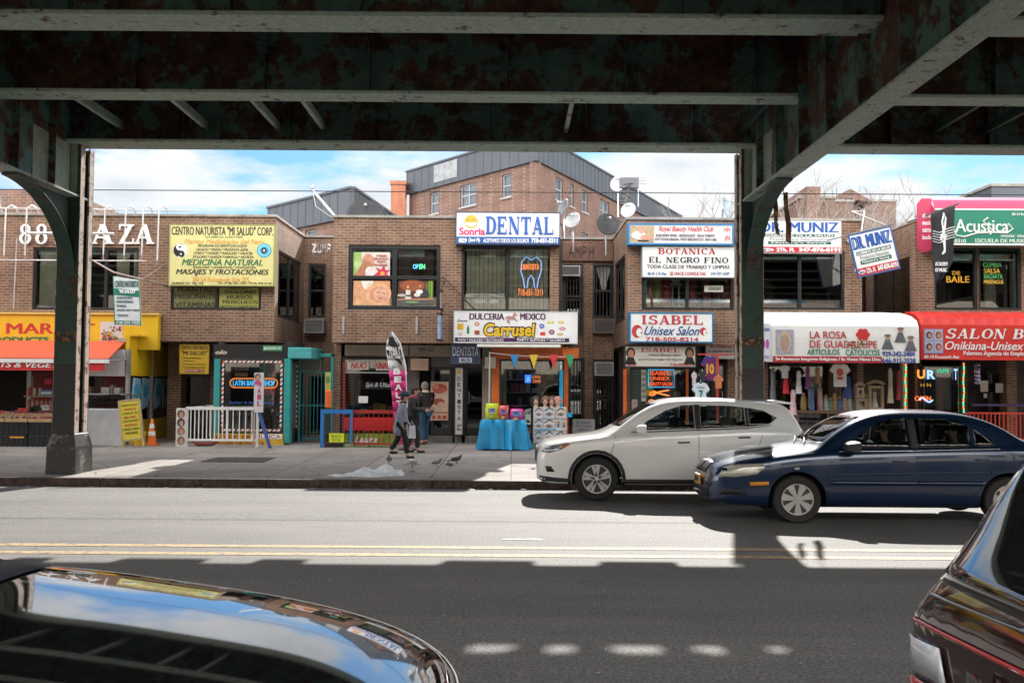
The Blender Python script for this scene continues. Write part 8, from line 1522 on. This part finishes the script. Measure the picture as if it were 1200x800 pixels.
b3 = thing('brick_house', 'brick building glimpsed behind the left steel column and 88 PLAZA letters', 'building', (-24, 46, 0)); xr = W(76, 230, 46)[0]; bgwall(b3, (-48, 46), (xr, 46), 0, W(30, 222, 46)[1], [(48 + W(-14, 0, 46)[0], 48 + W(8, 0, 46)[0], W(0, 252, 46)[1], W(0, 228, 46)[1])]); bgwall(b3, (xr, 46), (xr, 60), 0, W(30, 222, 46)[1], []); MB().box(-48, xr - .4, 46.4, 60, 9.6, 9.8).build('roof', ROOF, b3)
for i, (a, b_, pt_, D, lab, mt) in enumerate(((938, 978, 232, 70, 'brick block with a square stair tower behind DR. MUNIZ roof', BRB), (978, 1000, 232, 74, 'low gabled brick house right of the stair tower', BRB), (1012, 1050, 236, 78, 'flat brick house behind the hanging DR. MUNIZ panel', BRB), (1162, 1240, 218, 64, 'dark slate building corner above the pink awning', mSLATE))):
    x0, z_ = W(a, pt_, D); x1 = W(b_, pt_, D)[0]; t = thing('brick_house' if i < 3 else 'slate_building', lab, 'building', ((x0 + x1) / 2, D, 0)); MB().box(x0, x1, D, D + 12, 0, z_).build('wall', mt, t)
    if i == 0: m = MB(); m.box(*[W(q, 0, D)[0] for q in (941, 957)], D - .6, D + 4, 0, W(950, 220.5, D)[1]); m.build('stair_tower', mt, t)
    if i == 1: m = MB(); m.prism([(x0 + .2, z_), (x1 + 1.6, z_ - .3), (x1 - .2, z_ + .7), (x0 + .2, z_ + .2)], D, D + 10); m.build('gable', mt, t)
    MB().box(x0 - .1, x1 + .1, D - .1, D + 12.1, z_ - .02 if i != 1 else z_ - .3, z_ + .15 if i != 1 else z_ - .1).build('coping', COPM, t)
# the row across the street, seen only in windows and car paint
for i, (a, b_, h, mt) in enumerate(((-42, -14, 7.2, BRL), (-13.5, 3, 9.0, BR), (3.6, 20, 7.0, BRL), (20.6, 46, 8.5, BR))):
    t = thing('opposite_building', 'brick building on the near side of the street behind the viewer, %s' % ['leftmost', 'second from left', 'third from left', 'rightmost'][i], 'building', ((a + b_) / 2, -6, 0)); m = MB(); m.box(a, b_, -14, -6, -.1, h); m.build('wall', mat((.50, .44, .37), .9, var=.2), t); m = MB()
    k = a + 1
    while k < b_ - 2.2: m.box(k, k + 1.8, -6, -5.97, 4.2, 6.0); m.box(k, k + 2.0, -6, -5.97, .3, 2.8); k += 3.0
    m.build('window_strip', mat((.02, .022, .025), .15), t)
# ------------------------------------------------------------------ dishes, poles, trees
def dish(px, py, D, r, tilt, turn, label, c=(.5, .5, .5), base=None):
    x_, z_ = W(px, py, D); t = thing('satellite_dish', label, 'satellite dish', (x_, D, z_), 'satellite dishes on the roofs'); M_ = Matrix.Translation((x_, D, z_)) @ Matrix.Rotation(R(turn), 4, 'Z') @ Matrix.Rotation(R(90 - tilt), 4, 'X')
    m = MB(); P = [(r * k / 6, r * .22 * (k / 6) ** 2) for k in range(7)]; m.lathe([(max(a, .001), b_) for a, b_ in P], n=22, cap=False); m.xf(M_); o = m.build('dish', mat(c, .45, .1, var=.25), t, smooth=60); md = o.modifiers.new('s', 'SOLIDIFY'); md.thickness = .02
    m = MB(); m.tube([(0, r * .7, 0), (0, r * .3, r * .9)], .018, 5); m.ball((0, r * .3, r * .92), .05, 6, 4); m.xf(M_); m.build('feed_arm', mALU, t); m = MB(); m.tube([(x_, D + .12, z_), (x_, D + .2, z_ - .3), (x_, D + .2, base or z_ - .9)], .03, 6); m.build('mast', mALU, t)
dish(661.5, 243.5, 29.5, .27, 15, -60, 'grey satellite dish right beside the DENTAL sign', (.16, .17, .18)); dish(672, 259, 29.8, .26, 20, -35, 'pale satellite dish just below the grey one by DENTAL', (.5, .52, .52)); dish(711, 264, 30.5, .36, 15, 15, 'black satellite dish over the AMPH recess', (.02, .02, .022)); dish(848, 243, 31, .34, 10, 60, 'pale satellite dish close to the right steel column', (.35, .45, .47)); dish(429, 257, 30.5, .62, 20, 5, 'dark round satellite dish half hidden behind the middle parapet', (.02, .02, .022)); dish(725, 216, 36, .3, 10, -25, 'white satellite dish on top of the cable mast', (.55, .52, .52), 8); dish(737, 247, 33, .27, 15, -30, 'grey satellite dish low on the cable mast', (.45, .45, .45), 6.6)
t = thing('cable_mast', 'leaning roof mast wrapped in a tangle of coax cables with dishes', 'mast', (W(735, 240, 34)[0], 34, 6)); m = MB(); a_, b_ = W(724, 284, 34), W(738, 212, 34); m.tube([(a_[0], 34, a_[1]), (b_[0], 34, b_[1])], .05, 6); m.box(b_[0] - .35, b_[0] + .3, 33.9, 34.1, b_[1] - .25, b_[1] + .1); m.build('mast_pole', mat((.12, .12, .13), .5), t)
m = MB()
for i in range(14): u = i / 14; cx, cz = a_[0] + (b_[0] - a_[0]) * u, a_[1] + (b_[1] - a_[1]) * u; m.tube([(cx + .22 * rnd.uniform(.6, 1.3) * math.cos(q * 1.3), 34 + .15 * math.sin(q * 1.3), cz + .1 * q / 5 + rnd.uniform(-.05, .05)) for q in range(6)], .017, 4)
m.build('coax_cable', mat((.09, .075, .07), .6), t); m = MB(); x_, z_ = W(748, 212, 34); m.tube([(x_, 34, z_ - .9), (x_, 34, z_ + .2)], .02, 5); [m.tube([(x_ - .3, 34, z_ + k), (x_ + .3, 34, z_ + k)], .012, 4) for k in (-.1, .0, .1)]; m.build('antenna', mALU, t)
m = MB(); a_, b_ = W(366, 223, 28.5), W(396, 258, 27.8); m.tube([(a_[0], 28.5, a_[1]), (b_[0], 27.8, b_[1])], .035, 6); m.tube([(a_[0], 28.5, a_[1]), (a_[0] + .15, 28.3, a_[1] - .5), (b_[0] - .2, 27.9, b_[1] + .1)], .01, 4); m.ball((a_[0], 28.5, a_[1] + .07), (.05, .05, .09), 6, 4); tag(m.build('conduit_pole', mat((.4, .4, .4), .5, .3)), 'slanting conduit pole on the parapet above the massage posters', 'pole')
m = MB(); a_, b_, c_ = W(1003, 252, 28.2), W(1001, 318, 27.6), W(1046, 262, 28.2); m.tube([(b_[0], 27.5, b_[1]), (a_[0], 27.5, a_[1]), (a_[0] - .1, 28.2, a_[1] + .1), (c_[0], 28.6, c_[1])], .022, 6); m.ball((W(995, 282, 27.5)[0], 27.5, W(995, 282, 27.5)[1]), .06, 8, 5); tag(m.build('white_conduit', mat((.6, .6, .58), .5)), 'white conduit with brass bell box left of hanging DR. MUNIZ panel', 'conduit')
def tree(px, py_top, D, h0, label, seed, spread=1.0):
    r_ = random.Random(seed); x_ = W(px, py_top, D)[0]; H_ = W(px, py_top, D)[1]; t = thing('bare_tree', label, 'tree', (x_, D, 0), 'bare winter trees behind the roofs'); tr = MB(); br = MB(); tr.tube([(x_, D, 0), (x_ + .1, D, H_ * .3), (x_, D, H_ * .5)], .28, 8, r1=.18)
    def grow(p, d, l, r, k):
        q = p + d * l; mid = p + d * l * .5 + Vector((r_.uniform(-1, 1), r_.uniform(-1, 1), r_.uniform(-1, 1))) * l * .06; br.tube([p, mid, q], r, 4 if k > 2 else 3, r1=r * .65, cap=False)
        if k == 0: return
        for _ in range(3):
            nd = (d + Vector((r_.uniform(-1, 1) * spread, r_.uniform(-1, 1) * .8, r_.uniform(-.25, .75))) * .75).normalized(); grow(q if r_.random() < .7 else mid, nd, l * r_.uniform(.62, .82), r * .6, k - 1)
    for i in range(4): a = i * 1.6 + r_.random(); grow(Vector((x_, D, H_ * (.4 + .03 * i))), Vector((math.cos(a) * .5 * spread, math.sin(a) * .4, .8)).normalized(), H_ * .19, .085, 4)
    tr.build('trunk', mat((.16, .13, .11), .9, var=.3), t); br.build('branch', mat((.27, .23, .20), .9, var=.3), t)
tree(836, 222, 48, 0, 'bare tree left of the right steel column', 3, 1.2); tree(965, 204, 50, 0, 'bare tree above the DR. MUNIZ roof behind ribbons', 5, 1.3); tree(1022, 208, 52, 0, 'bare tree above the hanging DR. MUNIZ panel', 8, 1.3); tree(925, 222, 45, 0, 'small bare tree directly right of the steel column', 14, 1.2); tree(1062, 226, 50, 0, 'bare tree just left of the pink awning end', 21, 1.2)
# ragged cloth on the bracket
D = 18.6
for k, (pts, lab) in enumerate((([(906, 228), (910, 226), (912, 245), (911, 262), (914, 276), (909, 274), (907, 255)], 'left ragged tan cloth strip hanging from the right knee bracket'), ([(918, 226), (923, 225), (924, 245), (927, 262), (927, 286), (921, 282), (921, 262), (919, 245)], 'longer ragged tan cloth strip hanging from the right bracket'))):
    m = MB(); P = [W(a, b_, D) for a, b_ in pts]; m.prism([(a, b_) for a, b_ in P], D - .012, D + .012); m.tube([(P[0][0], D, P[0][1]), (P[0][0] - .05 + .1 * k, D, P[0][1] + .45)], .008, 4); tag(m.build('ragged_cloth', steel('cloth_tan', green=(.36, .23, .10), rust=(.10, .05, .02), amt=.5, scale=9, rough=.9)), lab, 'cloth strip')
# ------------------------------------------------------------------ people
def skin(V, E, Rr, lv=2):
    me = bpy.data.meshes.new('s'); me.from_pydata([tuple(v) for v in V], E, []); o = tmpobj(me); o.modifiers.new('k', 'SKIN')
    for i, r in enumerate(Rr): me.skin_vertices[0].data[i].radius = (r, r) if not isinstance(r, tuple) else r; me.skin_vertices[0].data[i].use_root = (i == 0)
    s = o.modifiers.new('s', 'SUBSURF'); s.levels = lv; dg = bpy.context.evaluated_depsgraph_get(); out = bpy.data.meshes.new_from_object(o.evaluated_get(dg)); vs = [tuple(v.co) for v in out.vertices]; fs = [tuple(p.vertices) for p in out.polygons]; bpy.data.objects.remove(o); return vs, fs
def person(label, loc, rot, J, cloth, scale=1.0, group=None):
    """J: joints in local metres, +x is forward. cloth: dict of colours"""
    t = thing('person', label, 'person', (0, 0, 0), group); SKN = mat((.42, .24, .17), .55, var=.06); V = []; E = []; Rr = []
    def add(p, r, par=None): V.append(p); Rr.append(r); (E.append((par, len(V) - 1)) if par is not None else None); return len(V) - 1
    pel = add(J['pelvis'], .10); ch = add(J['chest'], (.11, .10), pel); nk = add(J['neck'], .058, ch); hb = add(J['head0'], .068, nk)
    hd = Vector(J['head']); hb2 = add(tuple(hd), (.078, .092), hb); top = add(tuple(hd + Vector((-.005, 0, .085))), .07, hb2)
    for s in 'lr':
        hp = add(J['hip_' + s], .075, pel); kn = add(J['knee_' + s], .05, hp); an = add(J['ankle_' + s], .042, kn); add(tuple(Vector(J['ankle_' + s]) + Vector((.15, 0, -.05))), .035, an)
        sh = add(J['sh_' + s], .045, ch); el_ = add(J['el_' + s], .034, sh); wr = add(J['wr_' + s], .028, el_); add(tuple(Vector(J['wr_' + s]) + (Vector(J['wr_' + s]) - Vector(J['el_' + s])).normalized() * .07), (.036, .02), wr)
    vs, fs = skin(V, E, Rr); b = MB(); b.add(vs, fs)
    for s in 'lr':                                   # fingers and thumb
        w_ = Vector(J['wr_' + s]); d = (w_ - Vector(J['el_' + s])).normalized(); a = d.cross(Vector((0, 1, 0))).normalized(); n_ = d.cross(a)
        for k in range(4): b.tube([w_ + d * .06 + n_ * (.03 - .02 * k), w_ + d * (.10 + .006 * (1 if k in (1, 2) else -1)) + n_ * (.031 - .021 * k) + a * .006, w_ + d * (.13 + .01 * (1 if k in (1, 2) else -1)) + n_ * (.03 - .021 * k) + a * .025], .0085, 5, r1=.006)
        b.tube([w_ + d * .03 + n_ * .03, w_ + d * .06 + n_ * .055 + a * .01, w_ + d * .085 + n_ * .055 + a * .02], .010, 5, r1=.007)
    b.ball(tuple(hd + Vector((.098, 0, .005))), (.022, .014, .024), 6, 4)      # nose
    for s in (-1, 1): b.ball(tuple(hd + Vector((0, s * .083, .0))), (.02, .012, .032), 6, 4)
    b.build('body', SKN, t, smooth=80)
    m = MB(); [m.ball(tuple(hd + Vector((.083, s * .032, .03))), (.01, .013, .009), 6, 4) for s in (-1, 1)]; m.build('eye', mBLK, t); m = MB(); m.ball(tuple(hd + Vector((.086, 0, -.045))), (.008, .026, .006), 6, 4); m.build('mouth', mat((.3, .08, .07), .5), t)
    def part(name, seq, col, extra=0, rough=.85, br=None):
        V2 = [p for p, r, q in seq]; vs, fs = skin(V2, [(q, i) for i, (p, r, q) in enumerate(seq) if q is not None], [r for p, r, q in seq]); mm = MB(); mm.add(vs, fs); return mm.build(name, mat(col, rough, var=extra or .2, scale=9 if not extra else 38), t, smooth=80)
    cu = cloth; jl = cu.get('hem', .0); P = Vector(J['pelvis']); C_ = Vector(J['chest'])
    seq = [(tuple(P + Vector((0, 0, .02 - jl))), (.155, .18) if not jl else (.21, .23), None), (tuple(P * .5 + C_ * .5), (.15, .17), 0), (tuple(C_ + Vector((0, 0, .03))), (.145, .19), 1), (tuple(Vector(J['neck']) + Vector((0, 0, -.02))), .075, 2)]
    for s in 'lr': i0 = len(seq); seq += [(J['sh_' + s], .085, 2), (J['el_' + s], .068, i0), (tuple(Vector(J['wr_' + s]) * 1.06 - Vector(J['el_' + s]) * .06), .052, i0 + 1)]
    part('jacket', seq, cu['top'], cu.get('pattern', 0))
    seq = [(J['pelvis'], (.135, .15), None)]
    for s in 'lr': i0 = len(seq); seq += [(J['hip_' + s], .108, 0), (J['knee_' + s], .078, i0), (tuple(Vector(J['ankle_' + s]) + Vector((0, 0, .02))), .062, i0 + 1)]
    part('trousers', seq, cu['legs'])
    for s in 'lr': a = Vector(J['ankle_' + s]); ft = cu.get('foot_' + s, 0); m = MB(); vs, fs = skin([tuple(a + Vector((-.03, 0, -.045))), tuple(a + Vector((.06, 0, -.05))), tuple(a + Vector((.19, 0, -.055 - ft)))], [(0, 1), (1, 2)], [.05, .048, .038]); m.add(vs, fs); m.build('shoe', mat(cu['shoe'], .5), t, smooth=80)
    m = MB(); h = cu['hair']
    if cu.get('hat'): m.ball(tuple(hd + Vector((-.012, 0, .075))), (.118, .108, .098), 14, 9); m.lathe([(.112, 0), (.118, .02), (.112, .045)], tuple(hd + Vector((-.012, 0, .045))), n=16); m.build('knit_hat', mat(cu['hat'], .9, var=.3, scale=30), t, smooth=80); m = MB()
    m.ball(tuple(hd + Vector((-.028, 0, .052))), (.098, .096, .092), 12, 8); m.ball(tuple(hd + Vector((-.055, 0, -.01))), (.062, .085, .10 if not cu.get('long') else .2), 10, 7); m.build('hair', mat(h, .75, var=.4, scale=25), t, smooth=80)
    if cu.get('collar'): m = MB(); m.lathe([(.085, 0), (.095, .02), (.08, .06)], tuple(Vector(J['neck']) + Vector((0, 0, -.03))), n=14, cap=False); m.build('collar', mat(cu['collar'], .8), t, smooth=60)
    t.location = loc; t.rotation_euler = (0, 0, rot); t.scale = (scale * 1.08, scale * 1.12, scale); return t
def stand(dl=0, dr=0, lean=0, hx=.04, arm_l=None, arm_r=None, head=(.03, 0)):
    J = dict(pelvis=(0, 0, .93), chest=(lean * .7, 0, 1.30), neck=(lean, 0, 1.48), head0=(lean + .02, 0, 1.54), head=(lean + head[0] + .02, head[1], 1.62))
    for s, y, d in (('l', .095, dl), ('r', -.095, dr)):
        lift = .10 if d < -.15 else 0; J['hip_' + s] = (d * .15, y, .86); J['knee_' + s] = (d * .5 + .05, y, .49 - abs(d) * .05); J['ankle_' + s] = (d, y, .09 + lift)
    for s, y, ar in (('l', .19, arm_l), ('r', -.19, arm_r)):
        J['sh_' + s] = (lean * .85, y, 1.40); e, w_ = ar or ((lean - .03, 1.12), (lean + .04, .87)); J['el_' + s] = (e[0], y * 1.25, e[1]); J['wr_' + s] = (w_[0], y * 1.1, w_[1])
    return J
def at(px, py): x_, y_, z_ = G(px, py); return (x_, y_, z_)
lo = at(469, 536.5); person('short woman in patterned grey coat and dark blue knit hat walking right', lo, R(2), stand(-.25, .17, .05, arm_r=((-.03, 1.13), (.05, .90)), arm_l=((.03, 1.13), (.16, .95))), dict(top=(.20, .22, .28), pattern=.75, legs=(.008, .008, .010), shoe=(.015, .013, .012), hair=(.05, .04, .035), hat=(.012, .03, .06), hem=.40, collar=(.02, .02, .02)), (lo[2] * 0 + .87))
lo2 = at(482.5, 530); person('dark haired man in black coat and red scarf holding a folder, walking beside the woman', lo2, R(0), stand(-.13, .15, .03, arm_r=((.06, 1.16), (.34, 1.12)), arm_l=((.06, 1.16), (.32, 1.14))), dict(top=(.012, .012, .015), legs=(.01, .01, .012), shoe=(.02, .015, .012), hair=(.015, .012, .010), hem=.32, collar=(.35, .02, .05)), .93)
m = MB(); c_ = Vector(lo2) + Vector((.42, -.05, 1.10)); m.box(c_.x - .16, c_.x + .16, c_.y - .16, c_.y + .12, c_.z, c_.z + .015); tag(m.build('folder', mat((.16, .06, .05), .5)), 'dark red folder held out by the man in black coat', 'folder')
m = MB(); c_ = Vector(lo2) + Vector((.05, -.36, .55)); m.prism([(c_.x - .10, c_.z - .18), (c_.x + .08, c_.z - .18), (c_.x + .06, c_.z + .13), (c_.x - .08, c_.z + .13)], c_.y - .03, c_.y + .03); m.tube([(c_.x - .06, c_.y, c_.z + .13), (c_.x - .03, c_.y, c_.z + .24), (c_.x + .04, c_.y, c_.z + .13)], .006, 4); tag(m.build('carrier_bag', mat((.45, .45, .50), .6)), 'pale plastic carrier bag hanging between the two walkers', 'bag')
lo3 = at(498, 520.5); lo3 = (lo3[0], min(lo3[1], 27.6), gz(27.6)); person('grey haired man in black leather jacket and blue jeans waiting at the doorway', lo3, R(140), stand(-.04, .05, .0, arm_l=((.02, 1.14), (.2, 1.0)), arm_r=((.02, 1.14), (.2, 1.0))), dict(top=(.018, .013, .011), legs=(.02, .07, .13), shoe=(.12, .035, .025), hair=(.16, .15, .14), collar=(.5, .42, .3)), .985)
def seated(): 
    J = dict(pelvis=(0, 0, 0), chest=(-.10, 0, .36), neck=(-.13, 0, .55), head0=(-.11, 0, .61), head=(-.09, 0, .69))
    for s, y in (('l', .1), ('r', -.1)): J['hip_' + s] = (.08, y, 0); J['knee_' + s] = (.46, y, .08); J['ankle_' + s] = (.60, y, -.22); J['sh_' + s] = (-.11, y * 1.9, .46); J['el_' + s] = (.02, y * 2.2, .24); J['wr_' + s] = (.24, y * 1.8, .26)
    return J
for (lx, ly), lab, hair, top in (((2.10, .40), 'dark haired driver seated behind the wheel of the blue sedan', (.015, .01, .008), (.02, .02, .025)), ((2.22, -.36), 'long haired passenger in the front of blue sedan by the near window', (.02, .012, .01), (.03, .025, .03)), ((3.10, -.38), 'brown haired passenger in the back seat of the blue sedan', (.05, .025, .015), (.05, .04, .045))):
    person(lab, (2.76 + lx * 1.11, YS_ + ly * 1.05, GS + .60), R(180), seated(), dict(top=top, legs=(.02, .02, .03), shoe=(.02, .02, .02), hair=hair, long=1), .93)
# ------------------------------------------------------------------ birds and thawing snow
def pigeon(px, py, rot, label, body=(.045, .048, .055), wing=(.07, .075, .085), s=1.0, peck=False):
    x_, y_, z_ = G(px, py); t = thing('pigeon', label, 'pigeon', (0, 0, 0), 'pigeons on the sidewalk'); V = [(0, 0, .13), (.07, 0, .15), (.11, 0, .20 if not peck else .13), (.125, 0, .235 if not peck else .09), (-.08, 0, .115), (-.16, 0, .095)]
    vs, fs = skin(V, [(0, 1), (1, 2), (2, 3), (0, 4), (4, 5)], [.062, .052, .030, .027, .045, .022]); m = MB(); m.add(vs, fs); h = V[3]; m.lathe([(.010, 0), (.001, .03)], (0, 0, 0), 'x', 6) if False else None; m.build('body', mat(body, .6, var=.4, scale=20), t, smooth=80)
    m = MB(); m.tube([(h[0] + .02, 0, h[2]), (h[0] + .05, 0, h[2] - .012)], .007, 5, r1=.002); m.build('beak', mat((.1, .08, .07), .5), t)
    m = MB(); [m.ball((-.03, s_ * .052, .135), (.10, .014, .042), 10, 6) for s_ in (-1, 1)]; m.prism([(-.14, .085), (-.24, .075), (-.24, .085), (-.14, .11)], -.035, .035); m.build('wing', mat(wing, .6, var=.4, scale=20), t, smooth=80)
    m = MB(); [m.tube([(.005, s_ * .025, .08), (.0, s_ * .025, .008), (.03, s_ * .025, .004)], .006, 5) for s_ in (-1, 1)]; m.build('leg', mat((.25, .06, .05), .6), t)
    t.location = (x_, y_, z_); t.rotation_euler = (0, 0, R(rot)); t.scale = (s,) * 3
pigeon(456, 543.5, 100, 'dark pigeon half hidden behind the snow heap', s=.85); pigeon(483, 548, 175, 'white and grey pigeon pecking beside the snow heap', (.55, .55, .55), (.35, .35, .36), .95, True); pigeon(512, 546.5, 10, 'small grey pigeon facing right between white and black pigeons', (.09, .09, .10), (.2, .2, .22), .72); pigeon(526.5, 548, 160, 'smallest dark pigeon pecking the pavement', s=.55, peck=True); pigeon(535, 543.5, 20, 'black pigeon standing tallest at the right of the flock', (.02, .02, .022), (.03, .03, .035), .85)
mSN = mat((.62, .63, .64), .8, var=.35, scale=6, bmp=.6)
def heap(px0, px1, py, hgt, label, seed, dep=.5):
    r_ = random.Random(seed); a, y_, z_ = G(px0, py); b_ = G(px1, py)[0]; n, k = 26, 10; m = MB(); vs = []
    for j in range(k + 1):
        for i in range(n + 1): u, v = i / n, j / k; e = math.sin(math.pi * u) ** .5 * math.sin(math.pi * v); hh = hgt * e * (.35 + .65 * u) * (1 + .35 * math.sin(u * 17 + v * 5)) + r_.uniform(-.012, .012) * (1 if e > .1 else 0); vs.append((a + (b_ - a) * u, y_ - .05 + dep * (v - .5) * (.5 + .6 * math.sin(math.pi * u)) + .04 * math.sin(u * 11), z_ - .004 + max(0, hh)))
    m.add(vs, [(j * (n + 1) + i, j * (n + 1) + i + 1, (j + 1) * (n + 1) + i + 1, (j + 1) * (n + 1) + i) for j in range(k) for i in range(n)]); o = m.build('snow_heap', mSN, smooth=80); tag(o, label, 'snow'); md = o.modifiers.new('s', 'SUBSURF'); md.levels = md.render_levels = 2
heap(405, 475, 555, .22, 'melting heap of dirty white snow near the kerb by the pigeons', 3, 1.0); heap(384, 420, 556.5, .05, 'thin streak of slush trailing left from the snow heap', 9, .45)
m = MB()
for i in range(70):
    x_ = rnd.uniform(-9, 9); y_ = KERB - abs(rnd.gauss(0, .25)) - .05; s_ = rnd.uniform(.01, .04); z_ = gz(min(y_, KERB - .01)) + .004; a = rnd.uniform(0, 3); m.quad((x_, y_, z_), (x_ + s_ * math.cos(a) * 2, y_ + s_ * math.sin(a), z_), (x_ + s_ * math.cos(a) * 2 - s_ * .5, y_ + s_ * math.sin(a) + s_, z_ + .012), (x_ - s_ * .5, y_ + s_, z_ + .006))
tag(m.build('gutter_litter', mat((.4, .36, .3), .8, var=.6, scale=3)), 'scraps of pale litter and leaves along the kerb gutter', 'litter', kind='stuff')
for i, (px, py, w_) in enumerate(((572, 569, .10), (548, 570, .13), (610, 571, .11))):
    x_, y_, z_ = G(px, 574); m = MB(); m.add([(x_, y_, z_ + .005), (x_ + w_, y_ - .04, z_ + .005), (x_ + w_ * .9, y_ + .08, z_ + .01), (x_ + .02, y_ + .07, z_ + .02), (x_ + w_ * .5, y_ + .03, z_ + .025)], [(0, 1, 4), (1, 2, 4), (2, 3, 4), (3, 0, 4)]); tag(m.build('paper_scrap', mWHT), ['flat white paper scrap in gutter left of the white car', 'white paper scrap furthest left in the gutter', 'crumpled paper scrap closest to the white car bumper'][i], 'paper')
